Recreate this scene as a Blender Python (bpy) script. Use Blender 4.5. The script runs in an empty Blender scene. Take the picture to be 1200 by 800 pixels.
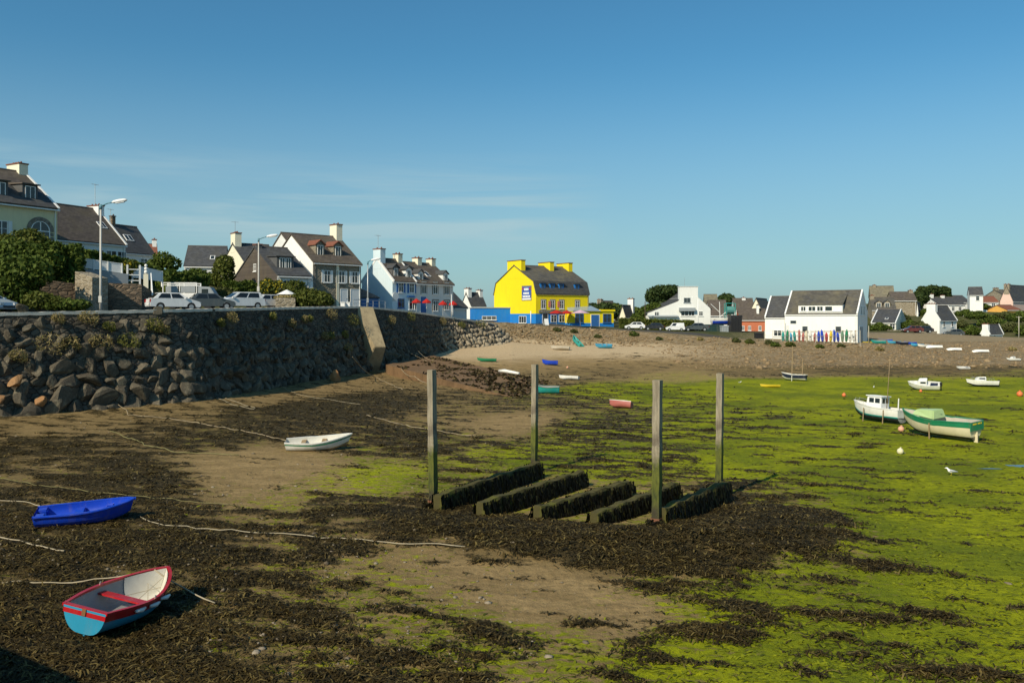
import bpy, bmesh, math, random
import numpy as np
from mathutils import Vector, Matrix
R = math.radians
rng = np.random.default_rng(11); random.seed(11)
sc = bpy.context.scene
COL = sc.collection
F, H, YH = 1000.0, 6.0, 372.0          # focal length in photo pixels, eye height, horizon row: used to survey the photo

def at(px, py, Y): return Vector(((px-600)/F*Y, Y, H-(py-YH)/F*Y))
def gr(px, py, z=0.0):
    Y = (H-z)*F/(py-YH); return Vector(((px-600)/F*Y, Y, z))
def zat(py, Y): return H-(py-YH)/F*Y

# ------------------------------------------------------------------ materials
def newmat(name):
    m = bpy.data.materials.new(name); m.use_nodes = True
    nt = m.node_tree; nt.nodes.clear()
    out = nt.nodes.new('ShaderNodeOutputMaterial'); b = nt.nodes.new('ShaderNodeBsdfPrincipled')
    nt.links.new(b.outputs[0], out.inputs[0])
    return m, nt, b, out
def N(nt, t, **kw):
    n = nt.nodes.new(t)
    for k, v in kw.items():
        if hasattr(n, k): setattr(n, k, v)
        else: n.inputs[k.replace('_', ' ')].default_value = v
    return n
def ramp(nt, src, stops, interp='LINEAR'):
    r = nt.nodes.new('ShaderNodeValToRGB'); r.color_ramp.interpolation = interp
    e = r.color_ramp.elements
    while len(e) < len(stops): e.new(0.5)
    for i, (p, c) in enumerate(stops):
        e[i].position = p
        if isinstance(c, (int, float)): c = (c, c, c)
        e[i].color = (c[0], c[1], c[2], 1)
    nt.links.new(src, r.inputs[0]); return r.outputs[0]
def mixc(nt, fac, a, b, mode='MIX'):
    m = nt.nodes.new('ShaderNodeMix'); m.data_type = 'RGBA'; m.blend_type = mode
    for k, v in ((0, fac), (6, a), (7, b)):
        s = m.inputs[k]
        if isinstance(v, bpy.types.NodeSocket): nt.links.new(v, s)
        elif isinstance(v, (int, float)): s.default_value = v if k == 0 else (v, v, v, 1)
        else: s.default_value = (v[0], v[1], v[2], 1)
    return m.outputs[2]
def mth(nt, op, a, b=None, c=None, clamp=False):
    m = nt.nodes.new('ShaderNodeMath'); m.operation = op; m.use_clamp = clamp
    for i, v in enumerate((a, b, c)):
        if v is None: continue
        if isinstance(v, bpy.types.NodeSocket): nt.links.new(v, m.inputs[i])
        else: m.inputs[i].default_value = v
    return m.outputs[0]
def coords(nt, scale=(1, 1, 1), rot=(0, 0, 0)):
    t = nt.nodes.new('ShaderNodeTexCoord'); mp = nt.nodes.new('ShaderNodeMapping')
    mp.inputs['Scale'].default_value = scale; mp.inputs['Rotation'].default_value = rot
    nt.links.new(t.outputs['Object'], mp.inputs[0]); return mp.outputs[0]
def noise(nt, vec, scale, detail=5, rough=.6, dist=0.0):
    n = nt.nodes.new('ShaderNodeTexNoise'); n.inputs['Scale'].default_value = scale
    n.inputs['Detail'].default_value = detail; n.inputs['Roughness'].default_value = rough; n.inputs['Distortion'].default_value = dist
    nt.links.new(vec, n.inputs['Vector']); return n.outputs['Fac']
def bump(nt, b, h, strength=.4, dist=.05):
    n = nt.nodes.new('ShaderNodeBump'); n.inputs['Strength'].default_value = strength; n.inputs['Distance'].default_value = dist
    nt.links.new(h, n.inputs['Height']); nt.links.new(n.outputs[0], b.inputs['Normal'])
def cl(c, k): return tuple(max(0, min(1, x*k)) for x in c)
def M(name, col, rough=.75, var=.12, scale=1.5, bmp=.15, bscale=25, dirt=None, metal=0, coat=0, spec=None):
    """weathered plain surface: two scales of noise in colour, fine bump, optional stains"""
    m, nt, b, out = newmat(name); v = coords(nt)
    n1 = noise(nt, v, scale, 6, .65); n2 = noise(nt, v, scale*9, 3)
    c = mixc(nt, ramp(nt, n1, [(.3, 0.), (.7, 1.)]), cl(col, 1-var), cl(col, 1+var*.6))
    c = mixc(nt, mth(nt, 'MULTIPLY', n2, var*.7), c, cl(col, .6))
    if dirt:
        st = noise(nt, coords(nt, (2.2, 2.2, .35)), 1.1, 6, .7)
        c = mixc(nt, mth(nt, 'MULTIPLY', ramp(nt, st, [(.5, 0.), (.75, 1.)]), dirt[3]), c, dirt[:3])
    nt.links.new(c, b.inputs['Base Color']); b.inputs['Roughness'].default_value = rough
    b.inputs['Metallic'].default_value = metal; b.inputs['Specular IOR Level'].default_value = spec if spec is not None else (.12 if rough > .7 else .4)
    b.inputs['Coat Weight'].default_value = coat; b.inputs['Coat Roughness'].default_value = .08
    if bmp: bump(nt, b, noise(nt, v, bscale, 4), bmp, .02)
    return m
MAT = {}
def dm(key, *a, **k): MAT[key] = M(key, *a, **k); return MAT[key]
WHITE = dm('white_render', (.80, .80, .77), .85, .05, .6, dirt=(.5, .48, .42, .25))
CREAM = dm('cream_render', (.72, .66, .42), .85, .06, .6, dirt=(.4, .36, .24, .3))
CREAM2 = dm('pale_cream_render', (.78, .74, .58), .85, .06, .6, dirt=(.45, .4, .3, .3))
GREYR = dm('grey_white_render', (.68, .68, .66), .85, .06, .6, dirt=(.4, .4, .38, .3))
PALEBLUE = dm('pale_blue_render', (.60, .72, .78), .85, .05, .6, dirt=(.4, .48, .5, .25))
YELLOW = dm('yellow_paint', (.85, .66, .004), .7, .03, .6, dirt=(.55, .40, .03, .35))
BLUEP = dm('blue_paint', (.01, .20, .60), .7, .1, .8, dirt=(.10, .25, .45, .35))
ORANGEP = dm('orange_red_render', (.52, .17, .09), .85, .1, .8)
PINKP = dm('pink_render', (.72, .52, .44), .85, .06, .8)
OCHREP = dm('orange_yellow_render', (.72, .40, .10), .85, .06, .8)
WPAINT = dm('white_paint', (.80, .80, .78), .5, .04, 2)
GREYP = dm('grey_paint', (.30, .33, .35), .6, .08, 2)
DARKB = dm('dark_slate_hung', (.10, .10, .10), .7, .2, 3)
BLACKP = dm('black_plastic', (.02, .02, .022), .5, .2, 4)
SHUT = dm('white_shutter', (.74, .75, .74), .6, .06, 3)
BLUESH = dm('blue_shutter', (.03, .13, .36), .6, .1, 3)
METAL = dm('galvanised_steel', (.45, .46, .46), .45, .1, 4, metal=.6)
LAMPW = dm('lamp_head_white', (.75, .76, .76), .4, .05, 3)
TIMBER = None
REDP = dm('red_fabric', (.42, .025, .02), .8, .1, 3)
TILE = dm('terracotta_tile', (.22, .09, .06), .85, .25, 5)
LEAD = dm('ridge_tile', (.13, .11, .10), .8, .2, 4)
def glassm(name, col=(.02, .03, .035), rough=.06):
    m, nt, b, out = newmat(name); v = coords(nt)
    nt.links.new(mixc(nt, noise(nt, v, 1.3, 2), cl(col, .5), cl(col, 1.6)), b.inputs['Base Color'])
    b.inputs['Roughness'].default_value = rough; b.inputs['Specular IOR Level'].default_value = .6; return m
GLASS = glassm('window_glass'); CARGLASS = glassm('car_glass', (.012, .015, .017), .03)
LIGHTGLASS = glassm('lamp_glass', (.5, .5, .5), .1)
def slate(name, col, lichen=(.16, .14, .09), lam=.35):
    m, nt, b, out = newmat(name); v = coords(nt)
    w = nt.nodes.new('ShaderNodeTexBrick'); w.inputs['Scale'].default_value = 1
    vv = coords(nt, (1, 0, 1)); sw = nt.nodes.new('ShaderNodeSeparateXYZ'); cb = nt.nodes.new('ShaderNodeCombineXYZ')
    nt.links.new(coords(nt), sw.inputs[0]); nt.links.new(sw.outputs[0], cb.inputs[0]); nt.links.new(sw.outputs[2], cb.inputs[1])
    nt.links.new(cb.outputs[0], w.inputs['Vector'])
    w.inputs['Brick Width'].default_value = .45; w.inputs['Row Height'].default_value = .2; w.inputs['Mortar Size'].default_value = .012
    w.inputs['Color1'].default_value = (*cl(col, .75), 1); w.inputs['Color2'].default_value = (*cl(col, 1.25), 1); w.inputs['Mortar'].default_value = (*cl(col, .45), 1)
    n1 = noise(nt, v, .5, 7, .7); n2 = noise(nt, coords(nt, (1.6, .4, .4)), 1.4, 5, .7)
    c = mixc(nt, mth(nt, 'MULTIPLY', ramp(nt, n1, [(.42, 0.), (.72, 1.)]), lam), w.outputs['Color'], lichen)
    c = mixc(nt, mth(nt, 'MULTIPLY', n2, .5), c, cl(col, .5))
    nt.links.new(c, b.inputs['Base Color']); b.inputs['Roughness'].default_value = .7; b.inputs['Specular IOR Level'].default_value = .2
    bump(nt, b, w.outputs['Fac'], -.3, .02); return m
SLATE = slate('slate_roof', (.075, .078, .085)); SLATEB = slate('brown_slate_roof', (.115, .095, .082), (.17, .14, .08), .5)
SLATEL = slate('lichened_slate_roof', (.10, .095, .088), (.22, .19, .11), .65)
TANROOF = slate('tan_lichened_roof', (.20, .18, .13), (.30, .26, .15), .7)
def stone(name, c1, c2, mortar, sx=.55, sz=.28, lich=None):
    """coursed rubble: stretched voronoi cells"""
    m, nt, b, out = newmat(name); v = coords(nt, (1/sx, 1/sx, 1/sz))
    nz = nt.nodes.new('ShaderNodeTexNoise'); nz.inputs['Scale'].default_value = 1.2; nt.links.new(v, nz.inputs['Vector'])
    va = nt.nodes.new('ShaderNodeVectorMath'); va.operation = 'MULTIPLY_ADD'; va.inputs[1].default_value = (.5,)*3
    nt.links.new(nz.outputs['Color'], va.inputs[0]); nt.links.new(v, va.inputs[2])
    vo = nt.nodes.new('ShaderNodeTexVoronoi'); vo.inputs['Scale'].default_value = 1; nt.links.new(va.outputs[0], vo.inputs['Vector'])
    ve = nt.nodes.new('ShaderNodeTexVoronoi'); ve.feature = 'DISTANCE_TO_EDGE'; ve.inputs['Scale'].default_value = 1; nt.links.new(va.outputs[0], ve.inputs['Vector'])
    sp = nt.nodes.new('ShaderNodeSeparateColor'); nt.links.new(vo.outputs['Color'], sp.inputs[0])
    c = mixc(nt, sp.outputs[0], c1, c2)
    v0 = coords(nt); c = mixc(nt, mth(nt, 'MULTIPLY', noise(nt, v0, 9, 5), .5), c, cl(c1, .5))
    if lich: c = mixc(nt, mth(nt, 'MULTIPLY', ramp(nt, noise(nt, v0, .9, 8, .7), [(.5, 0.), (.68, 1.)]), lich[3]), c, lich[:3])
    e = ramp(nt, ve.outputs['Distance'], [(.0, 0.), (.09, 1.)])
    c = mixc(nt, e, mortar, c)
    nt.links.new(c, b.inputs['Base Color']); b.inputs['Roughness'].default_value = .9; b.inputs['Specular IOR Level'].default_value = .12
    hgt = mth(nt, 'ADD', ramp(nt, ve.outputs['Distance'], [(0, 0.), (.2, 1.)]), mth(nt, 'MULTIPLY', noise(nt, v0, 14, 4), .35))
    bump(nt, b, hgt, .8, .06); return m
STONEH = stone('granite_house_wall', (.22, .19, .14), (.33, .29, .22), (.30, .27, .21))
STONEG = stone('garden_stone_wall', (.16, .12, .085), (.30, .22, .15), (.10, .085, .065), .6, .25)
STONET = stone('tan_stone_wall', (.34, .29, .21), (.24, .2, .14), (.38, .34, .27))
SEAW = stone('sea_wall_masonry', (.075, .067, .054), (.16, .14, .11), (.02, .018, .015), .5, .3, (.20, .18, .12, .4))
SURR = stone('window_surround_granite', (.18, .16, .13), (.32, .29, .24), (.3, .28, .24), .3, .3)
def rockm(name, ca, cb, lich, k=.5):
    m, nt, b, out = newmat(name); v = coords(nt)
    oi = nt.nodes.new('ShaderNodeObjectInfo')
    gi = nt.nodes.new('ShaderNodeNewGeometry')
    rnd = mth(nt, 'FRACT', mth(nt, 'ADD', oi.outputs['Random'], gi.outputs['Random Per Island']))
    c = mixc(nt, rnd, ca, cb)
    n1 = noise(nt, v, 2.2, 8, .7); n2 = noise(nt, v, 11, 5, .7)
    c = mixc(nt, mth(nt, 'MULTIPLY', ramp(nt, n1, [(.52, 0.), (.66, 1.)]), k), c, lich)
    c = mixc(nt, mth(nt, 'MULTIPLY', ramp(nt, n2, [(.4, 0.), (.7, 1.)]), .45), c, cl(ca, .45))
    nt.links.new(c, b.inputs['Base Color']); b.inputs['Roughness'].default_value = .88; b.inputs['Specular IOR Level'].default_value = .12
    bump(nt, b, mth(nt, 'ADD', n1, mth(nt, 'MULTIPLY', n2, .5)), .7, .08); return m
ROCK = rockm('granite_boulder', (.062, .054, .042), (.17, .145, .105), (.32, .28, .19), .5)
SHING = rockm('shingle_stone', (.19, .13, .07), (.36, .26, .15), (.36, .28, .18), .3)
ROCKT = rockm('sunlit_tone_boulder', (.20, .165, .115), (.38, .32, .23), (.42, .38, .28), .4)  # lighter boulder copy: sunlight on the wall end put into the colour
ROCKO = rockm('orange_boulder', (.34, .17, .07), (.40, .24, .12), (.2, .15, .1), .4)
PEB = rockm('pebble_stone', (.12, .095, .065), (.34, .29, .22), (.40, .36, .28), .3)
def leafm(name, ca, cb, cc=None):
    m, nt, b, out = newmat(name)
    g = nt.nodes.new('ShaderNodeNewGeometry'); v = coords(nt)
    r = g.outputs['Random Per Island']
    c = mixc(nt, r, ca, cb)
    if cc: c = mixc(nt, ramp(nt, r, [(.78, 0.), (.8, 1.)], 'CONSTANT'), c, cc)
    c = mixc(nt, mth(nt, 'MULTIPLY', ramp(nt, noise(nt, v, .8, 3), [(.35, 0.), (.65, 1.)]), .45), c, cl(ca, .7))
    nt.links.new(c, b.inputs['Base Color']); b.inputs['Roughness'].default_value = .65; b.inputs['Specular IOR Level'].default_value = .12
    t = nt.nodes.new('ShaderNodeBsdfTranslucent'); nt.links.new(c, t.inputs[0])
    mx = nt.nodes.new('ShaderNodeMixShader'); mx.inputs[0].default_value = .25
    nt.links.new(b.outputs[0], mx.inputs[1]); nt.links.new(t.outputs[0], mx.inputs[2]); nt.links.new(mx.outputs[0], out.inputs[0])
    return m
HEDGE = leafm('hedge_leaf', (.045, .075, .014), (.135, .175, .03))
BUSH = leafm('bush_leaf', (.055, .075, .014), (.15, .165, .035))
PINE = leafm('pine_needle', (.028, .052, .016), (.085, .118, .034))
OLIVE = leafm('olive_shrub_leaf', (.06, .075, .024), (.15, .155, .055))
YELL = leafm('yellow_flower_leaf', (.05, .08, .02), (.12, .13, .03), (.5, .4, .03))
DRYP = leafm('dry_plant', (.26, .20, .08), (.52, .43, .2), (.14, .15, .04))
GREENP = leafm('green_wall_plant', (.10, .12, .025), (.28, .27, .07), (.4, .34, .1))
WEED = leafm('dark_seaweed', (.018, .014, .006), (.075, .058, .024), (.16, .125, .05))
WEEDA = leafm('amber_seaweed', (.03, .022, .008), (.13, .09, .028), (.24, .18, .06))
WEEDB = leafm('black_seaweed', (.008, .007, .005), (.036, .030, .014), (.075, .068, .022))
ULVA = leafm('green_algae', (.17, .20, .008), (.36, .38, .016), (.075, .09, .01))
BARK = dm('bark', (.09, .07, .05), .9, .3, 3, .6, 12)
ASPH = dm('asphalt', (.06, .06, .06), .9, .2, .8, .3, 40)
GRASSY = None
def paint(name, col, rough=.35, coat=.3): 
    if name not in MAT: dm(name, col, rough, .10, 1.5, .06, 8, coat=coat*.6, dirt=(.26, .22, .15, .30))
    return MAT[name]

# ------------------------------------------------------------------ mesh builder
class MB:
    def __init__(s, mtx=None): s.v = []; s.f = []; s.m = mtx or Matrix()
    def add(s, vs, fs):
        o = len(s.v); s.v += [tuple(s.m @ Vector(p)) for p in vs]; s.f += [tuple(i+o for i in f) for f in fs]; return s
    def box(s, x0, x1, y0, y1, z0, z1):
        return s.add([(x0,y0,z0),(x1,y0,z0),(x1,y1,z0),(x0,y1,z0),(x0,y0,z1),(x1,y0,z1),(x1,y1,z1),(x0,y1,z1)],
                     [(0,3,2,1),(4,5,6,7),(0,1,5,4),(1,2,6,5),(2,3,7,6),(3,0,4,7)])
    def prism_x(s, poly, x0, x1):        # poly in (y,z)
        n = len(poly); vs = [(x0, y, z) for y, z in poly]+[(x1, y, z) for y, z in poly]
        return s.add(vs, [tuple(range(n)), tuple(range(2*n-1, n-1, -1))]+[(i, i+n, (i+1) % n+n, (i+1) % n) for i in range(n)])
    def prism_y(s, poly, y0, y1):        # poly in (x,z)
        n = len(poly); vs = [(x, y0, z) for x, z in poly]+[(x, y1, z) for x, z in poly]
        return s.add(vs, [tuple(range(n)), tuple(range(2*n-1, n-1, -1))]+[(i, i+n, (i+1) % n+n, (i+1) % n) for i in range(n)])
    def prism_z(s, poly, z0, z1):
        n = len(poly); vs = [(x, y, z0) for x, y in poly]+[(x, y, z1) for x, y in poly]
        return s.add(vs, [tuple(range(n-1, -1, -1)), tuple(range(n, 2*n))]+[(i, (i+1) % n, (i+1) % n+n, i+n) for i in range(n)])
    def slab(s, lo, hi, x0, x1):         # strip between two polylines in (y,z), extruded along x
        return s.prism_x(list(lo)+list(hi)[::-1], x0, x1)
    def tube(s, pts, r, n=8, cap=True):
        pts = [Vector(p) for p in pts]; rs = r if isinstance(r, (list, tuple)) else [r]*len(pts)
        vs = []; fs = []; up = Vector((0, 0, 1))
        for i, p in enumerate(pts):
            d = (pts[min(i+1, len(pts)-1)]-pts[max(i-1, 0)]).normalized()
            a = d.cross(up if abs(d.z) < .95 else Vector((1, 0, 0))).normalized(); b = d.cross(a)
            for k in range(n):
                t = 2*math.pi*k/n; vs.append(p+(a*math.cos(t)+b*math.sin(t))*rs[i])
        for i in range(len(pts)-1):
            for k in range(n): fs.append((i*n+k, i*n+(k+1) % n, (i+1)*n+(k+1) % n, (i+1)*n+k))
        if cap: fs += [tuple(range(n-1, -1, -1)), tuple(range((len(pts)-1)*n, len(pts)*n))]
        return s.add(vs, fs)
    def ball(s, c, r, seg=12, rings=8, rz=None):
        rz = rz or r; vs = [(c[0], c[1], c[2]-rz)]; fs = []
        for i in range(1, rings):
            t = math.pi*i/rings-math.pi/2
            for k in range(seg):
                a = 2*math.pi*k/seg; vs.append((c[0]+r*math.cos(t)*math.cos(a), c[1]+r*math.cos(t)*math.sin(a), c[2]+rz*math.sin(t)))
        vs.append((c[0], c[1], c[2]+rz)); L = len(vs)-1
        for k in range(seg):
            fs.append((0, 1+(k+1) % seg, 1+k)); fs.append((L, L-seg+k, L-seg+(k+1) % seg))
        for i in range(rings-2):
            for k in range(seg): fs.append((1+i*seg+k, 1+i*seg+(k+1) % seg, 1+(i+1)*seg+(k+1) % seg, 1+(i+1)*seg+k))
        return s.add(vs, fs)
    def build(s, name, mat, parent=None, smooth=False, bev=0):
        me = bpy.data.meshes.new(name); me.from_pydata(s.v, [], s.f); me.update()
        bm = bmesh.new(); bm.from_mesh(me)
        if bev: bmesh.ops.bevel(bm, geom=bm.edges[:], offset=bev, segments=2, affect='EDGES', clamp_overlap=True)
        bmesh.ops.recalc_face_normals(bm, faces=bm.faces[:]); bm.to_mesh(me); bm.free()
        return link(me, name, mat, parent, smooth)
def link(me, name, mat, parent=None, smooth=False):
    if mat: me.materials.append(mat)
    if smooth: me.polygons.foreach_set('use_smooth', [True]*len(me.polygons))
    o = bpy.data.objects.new(name, me); COL.objects.link(o)
    if parent: o.parent = parent
    return o
def npmesh(name, V, Q, mat, parent=None, smooth=True, attrs=None):
    """fast mesh from numpy: V (n,3), Q (m,k) faces all of k corners"""
    me = bpy.data.meshes.new(name); k = Q.shape[1]
    me.vertices.add(len(V)); me.vertices.foreach_set('co', V.astype(np.float32).ravel())
    me.loops.add(Q.size); me.loops.foreach_set('vertex_index', Q.astype(np.int32).ravel())
    me.polygons.add(len(Q)); me.polygons.foreach_set('loop_start', np.arange(0, Q.size, k, dtype=np.int32))
    me.update(calc_edges=True)
    for an, av in (attrs or {}).items():
        a = me.attributes.new(an, 'FLOAT', 'POINT'); a.data.foreach_set('value', av.astype(np.float32).ravel())
    me.validate(); return link(me, name, mat, parent, smooth)
def empty(name, loc=(0, 0, 0), rz=0):
    o = bpy.data.objects.new(name, None); COL.objects.link(o); o.location = loc; o.rotation_euler = (0, 0, rz); return o
def tag(o, label=None, cat=None, group=None, kind=None):
    for k, v in (('label', label), ('category', cat), ('group', group), ('kind', kind)):
        if v: o[k] = v
    return o
def thing(name, label, cat, loc=(0, 0, 0), rz=0, group=None): return tag(empty(name, loc, rz), label, cat, group)
KIDS = {}
def copy_tree(o, parent=None):
    c = o.copy(); COL.objects.link(c)
    if parent: c.parent = parent
    for ch in list(o.children): copy_tree(ch, c)
    return c

# ------------------------------------------------------------------ numpy noise
_perm = rng.permutation(256); _perm = np.concatenate([_perm, _perm]); _g = rng.uniform(0, 2*np.pi, 256)
def perlin(x, y):
    xi = np.floor(x).astype(int); yi = np.floor(y).astype(int); xf = x-xi; yf = y-yi
    u = xf**3*(xf*(xf*6-15)+10); v = yf**3*(yf*(yf*6-15)+10)
    def gd(ix, iy, fx, fy):
        a = _g[_perm[(_perm[ix & 255]+(iy & 255)) & 255]]; return np.cos(a)*fx+np.sin(a)*fy
    a = gd(xi, yi, xf, yf); b = gd(xi+1, yi, xf-1, yf); c = gd(xi, yi+1, xf, yf-1); d = gd(xi+1, yi+1, xf-1, yf-1)
    return (a+u*(b-a))+v*((c+u*(d-c))-(a+u*(b-a)))
def fbm(x, y, o=5, g=.55):
    x = np.asarray(x, float); y = np.asarray(y, float); s = 0*x; a = 1.; t = 0
    for i in range(o):
        s = s+a*perlin(x*2**i+i*17.3, y*2**i-i*9.1); t += a; a *= g
    return s/t*1.5
def sstep(a, b, x): t = np.clip((x-a)/(b-a), 0, 1); return t*t*(3-2*t)

# ------------------------------------------------------------------ leaves
def leafcloud(P, Nrm, size, mat, name, parent, jit=.9, aspect=.6, up=0.0):
    """one quad leaf per point, roughly facing Nrm"""
    n = len(P); d = Nrm+rng.normal(0, jit, (n, 3)); d[:, 2] += up; d /= np.linalg.norm(d, axis=1)[:, None]+1e-9
    t = rng.normal(0, 1, (n, 3)); t -= d*np.sum(t*d, 1)[:, None]; t /= np.linalg.norm(t, axis=1)[:, None]+1e-9
    b = np.cross(d, t); s = size*rng.uniform(.6, 1.5, (n, 1))
    V = np.stack([P-t*s, P-b*s*aspect, P+t*s, P+b*s*aspect], 1).reshape(-1, 3)
    return npmesh(name, V, np.arange(4*n).reshape(-1, 4), mat, parent, False)
def blobpts(blobs, n):
    w = np.array([(b[3]*b[4]+b[4]*b[5]+b[3]*b[5]) for b in blobs]); cnt = rng.multinomial(n, w/w.sum())
    Ps = []; Ns = []
    for b, c in zip(blobs, cnt):
        d = rng.normal(0, 1, (c, 3)); d /= np.linalg.norm(d, axis=1)[:, None]
        r = rng.uniform(.55, 1.08, (c, 1))**.6*(1+.22*fbm(d[:, 0]*2.3+b[0], d[:, 2]*2.3+d[:, 1]*1.7+b[1], 3)[:, None])
        rad = np.array(b[3:6]); Ps.append(np.array(b[:3])+d*r*rad); nn = d/rad; Ns.append(nn/np.linalg.norm(nn, axis=1)[:, None])
    return np.concatenate(Ps), np.concatenate(Ns)
def tree(name, label, cat, base, blobs, n, leaf, mat, trunk_r=.2, group=None, limbs=True):
    """blobs relative to base; trunk with limbs running to the leaf clumps"""
    r = thing(name, label, cat, base, 0, group)
    P, Nn = blobpts(blobs, n); leafcloud(P, Nn, leaf, mat, 'crown', r)
    top = max(b[2] for b in blobs); tb = MB()
    tb.tube([(0, 0, -.4), (.05, 0, top*.35), (-.04, .03, top*.7), (.02, 0, top)], [trunk_r*1.25, trunk_r, trunk_r*.7, trunk_r*.2], 8)
    if limbs:
        for b in blobs: tb.tube([(0, 0, max(.2, b[2]*.45)), (b[0]*.5, b[1]*.5, b[2]*.7), (b[0], b[1], b[2])], [trunk_r*.55, trunk_r*.35, trunk_r*.12], 6)
    tb.build('trunk', BARK, r, True); return r
def hedge(name, label, p0, p1, w, h, mat, n, leaf=.16, cat='hedge', group=None, core=True, lump=.12):
    """clipped or loose hedge between two ground points; z of the points is the ground"""
    p0 = Vector(p0); p1 = Vector(p1); d = p1-p0; L = d.xy.length; r = thing(name, label, cat, p0, math.atan2(d.y, d.x), group); sl = d.z/max(L, .01)
    u = rng.uniform(0, L, n); f = rng.uniform(0, 2*h+w, n); y = np.where(f < h, -w/2, np.where(f < h+w, f-h-w/2, w/2)); z = np.where(f < h, f, np.where(f < h+w, h, f-h-w))
    nn = np.stack([0*u, np.where(f < h, -1, np.where(f < h+w, 0, 1)), np.where((f >= h) & (f < h+w), 1., 0)], 1)
    k = int(n*.12); u[:k] = rng.choice([0, L], k); y[:k] = rng.uniform(-w/2, w/2, k); z[:k] = rng.uniform(0, h, k)
    nn[:k] = np.stack([np.sign(u[:k]-L/2), 0*u[:k], 0*u[:k]], 1)
    P = np.stack([u, y, z+sl*u], 1)+nn*(lump*2.5*fbm(u*.7, z*.8+y*.5, 3)+rng.uniform(-lump, lump*.6, n))[:, None]
    leafcloud(P, nn, leaf, mat, 'foliage', r)
    if core:
        c = MB(); q = w*.4; c.add([(0.1, -q, -.5), (L-.1, -q, -.5+sl*L), (L-.1, q, -.5+sl*L), (.1, q, -.5), (.1, -q, h*.88), (L-.1, -q, h*.88+sl*L), (L-.1, q, h*.88+sl*L), (.1, q, h*.88)],
                    [(0,3,2,1),(4,5,6,7),(0,1,5,4),(1,2,6,5),(2,3,7,6),(3,0,4,7)]); c.build('branches', mat, r)
    return r
def shrub(name, label, base, blobs, n, leaf, mat, cat='shrub', group=None):
    r = thing(name, label, cat, base, 0, group); P, Nn = blobpts(blobs, n); leafcloud(P, Nn, leaf, mat, 'foliage', r)
    s = MB()
    for b in blobs: s.tube([(0, 0, -.3), (b[0]*.6, b[1]*.6, b[2]*.5), (b[0], b[1], b[2])], [.06, .04, .015], 5)
    s.build('stem', BARK, r); return r
# ------------------------------------------------------------------ camera, sun, sky
cam = bpy.data.objects.new('camera', bpy.data.cameras.new('camera')); COL.objects.link(cam)
cam.location = (0, 0, H); cam.rotation_euler = (R(90), 0, 0)
cam.data.sensor_width = 36; cam.data.lens = 36*F/1200; cam.data.shift_y = -(400-YH)/1200; cam.data.clip_end = 6000; cam.data.clip_start = .1
sc.camera = cam
AZ, EL = R(36), R(37)
sl = bpy.data.lights.new('sun', 'SUN'); so = bpy.data.objects.new('sun', sl); COL.objects.link(so)
sd = Vector((math.sin(AZ)*math.cos(EL), math.cos(AZ)*math.cos(EL), -math.sin(EL)))
so.rotation_euler = sd.to_track_quat('-Z', 'Y').to_euler(); so.location = (-60, -80, 90)
sl.energy = 5.0; sl.angle = R(.53); sl.color = (1, .87, .66)
w = bpy.data.worlds.new('World'); sc.world = w; w.use_nodes = True; nt = w.node_tree
bg = nt.nodes['Background']; sky = nt.nodes.new('ShaderNodeTexSky'); sky.sky_type = 'NISHITA'; sky.sun_disc = False
sky.sun_elevation = EL; sky.sun_rotation = math.pi+AZ; sky.air_density = 1.0; sky.dust_density = 1.0; sky.ozone_density = 1.6; sky.altitude = 0
tc = nt.nodes.new('ShaderNodeTexCoord')
def wband(scale, rot, ns, lo, hi, det=6):
    mp = nt.nodes.new('ShaderNodeMapping'); mp.inputs['Scale'].default_value = scale; mp.inputs['Rotation'].default_value = rot
    nt.links.new(tc.outputs['Generated'], mp.inputs[0])
    return ramp(nt, noise(nt, mp.outputs[0], ns, det, .6, .4), [(lo, 0.), (hi, 1.)])
sep = nt.nodes.new('ShaderNodeSeparateXYZ'); nt.links.new(tc.outputs['Generated'], sep.inputs[0])
# thin cirrus streaks low in the sky, thicker to the west
streak = mth(nt, 'MULTIPLY', wband((2.0, 1, 34), (0, R(-2.5), 0), 1.5, .41, .62), wband((1.6, 1, 4), (0, 0, 0), 1.3, .36, .56, 3))
ele = mth(nt, 'MULTIPLY', ramp(nt, sep.outputs[2], [(.07, 0.), (.10, 1.), (.14, 1.), (.19, .0)]), ramp(nt, sep.outputs[0], [(0., 1.), (.12, 0.)]))
cf = mth(nt, 'MULTIPLY', mth(nt, 'MULTIPLY', streak, ele), .55)
skyc = mixc(nt, 1., sky.outputs[0], (.54, .94, 1.03), 'MULTIPLY')
hs = nt.nodes.new('ShaderNodeHueSaturation'); hs.inputs['Saturation'].default_value = 1.06; nt.links.new(skyc, hs.inputs['Color']); skyc = hs.outputs[0]
skyc = mixc(nt, ramp(nt, sep.outputs[2], [(0., .68), (.06, .5), (.30, .0)], 'EASE'), skyc, (3.5, 4.6, 5.1))
skyc = mixc(nt, cf, skyc, (4.2, 5.6, 5.9))
nt.links.new(skyc, bg.inputs[0]); bg.inputs[1].default_value = .107
vs = sc.view_settings; vs.view_transform = 'Standard'; vs.look = 'None'; vs.exposure = 0; vs.gamma = 1; vs.use_curve_mapping = False
sc.cycles.max_bounces = 6; sc.cycles.transparent_max_bounces = 6

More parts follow.
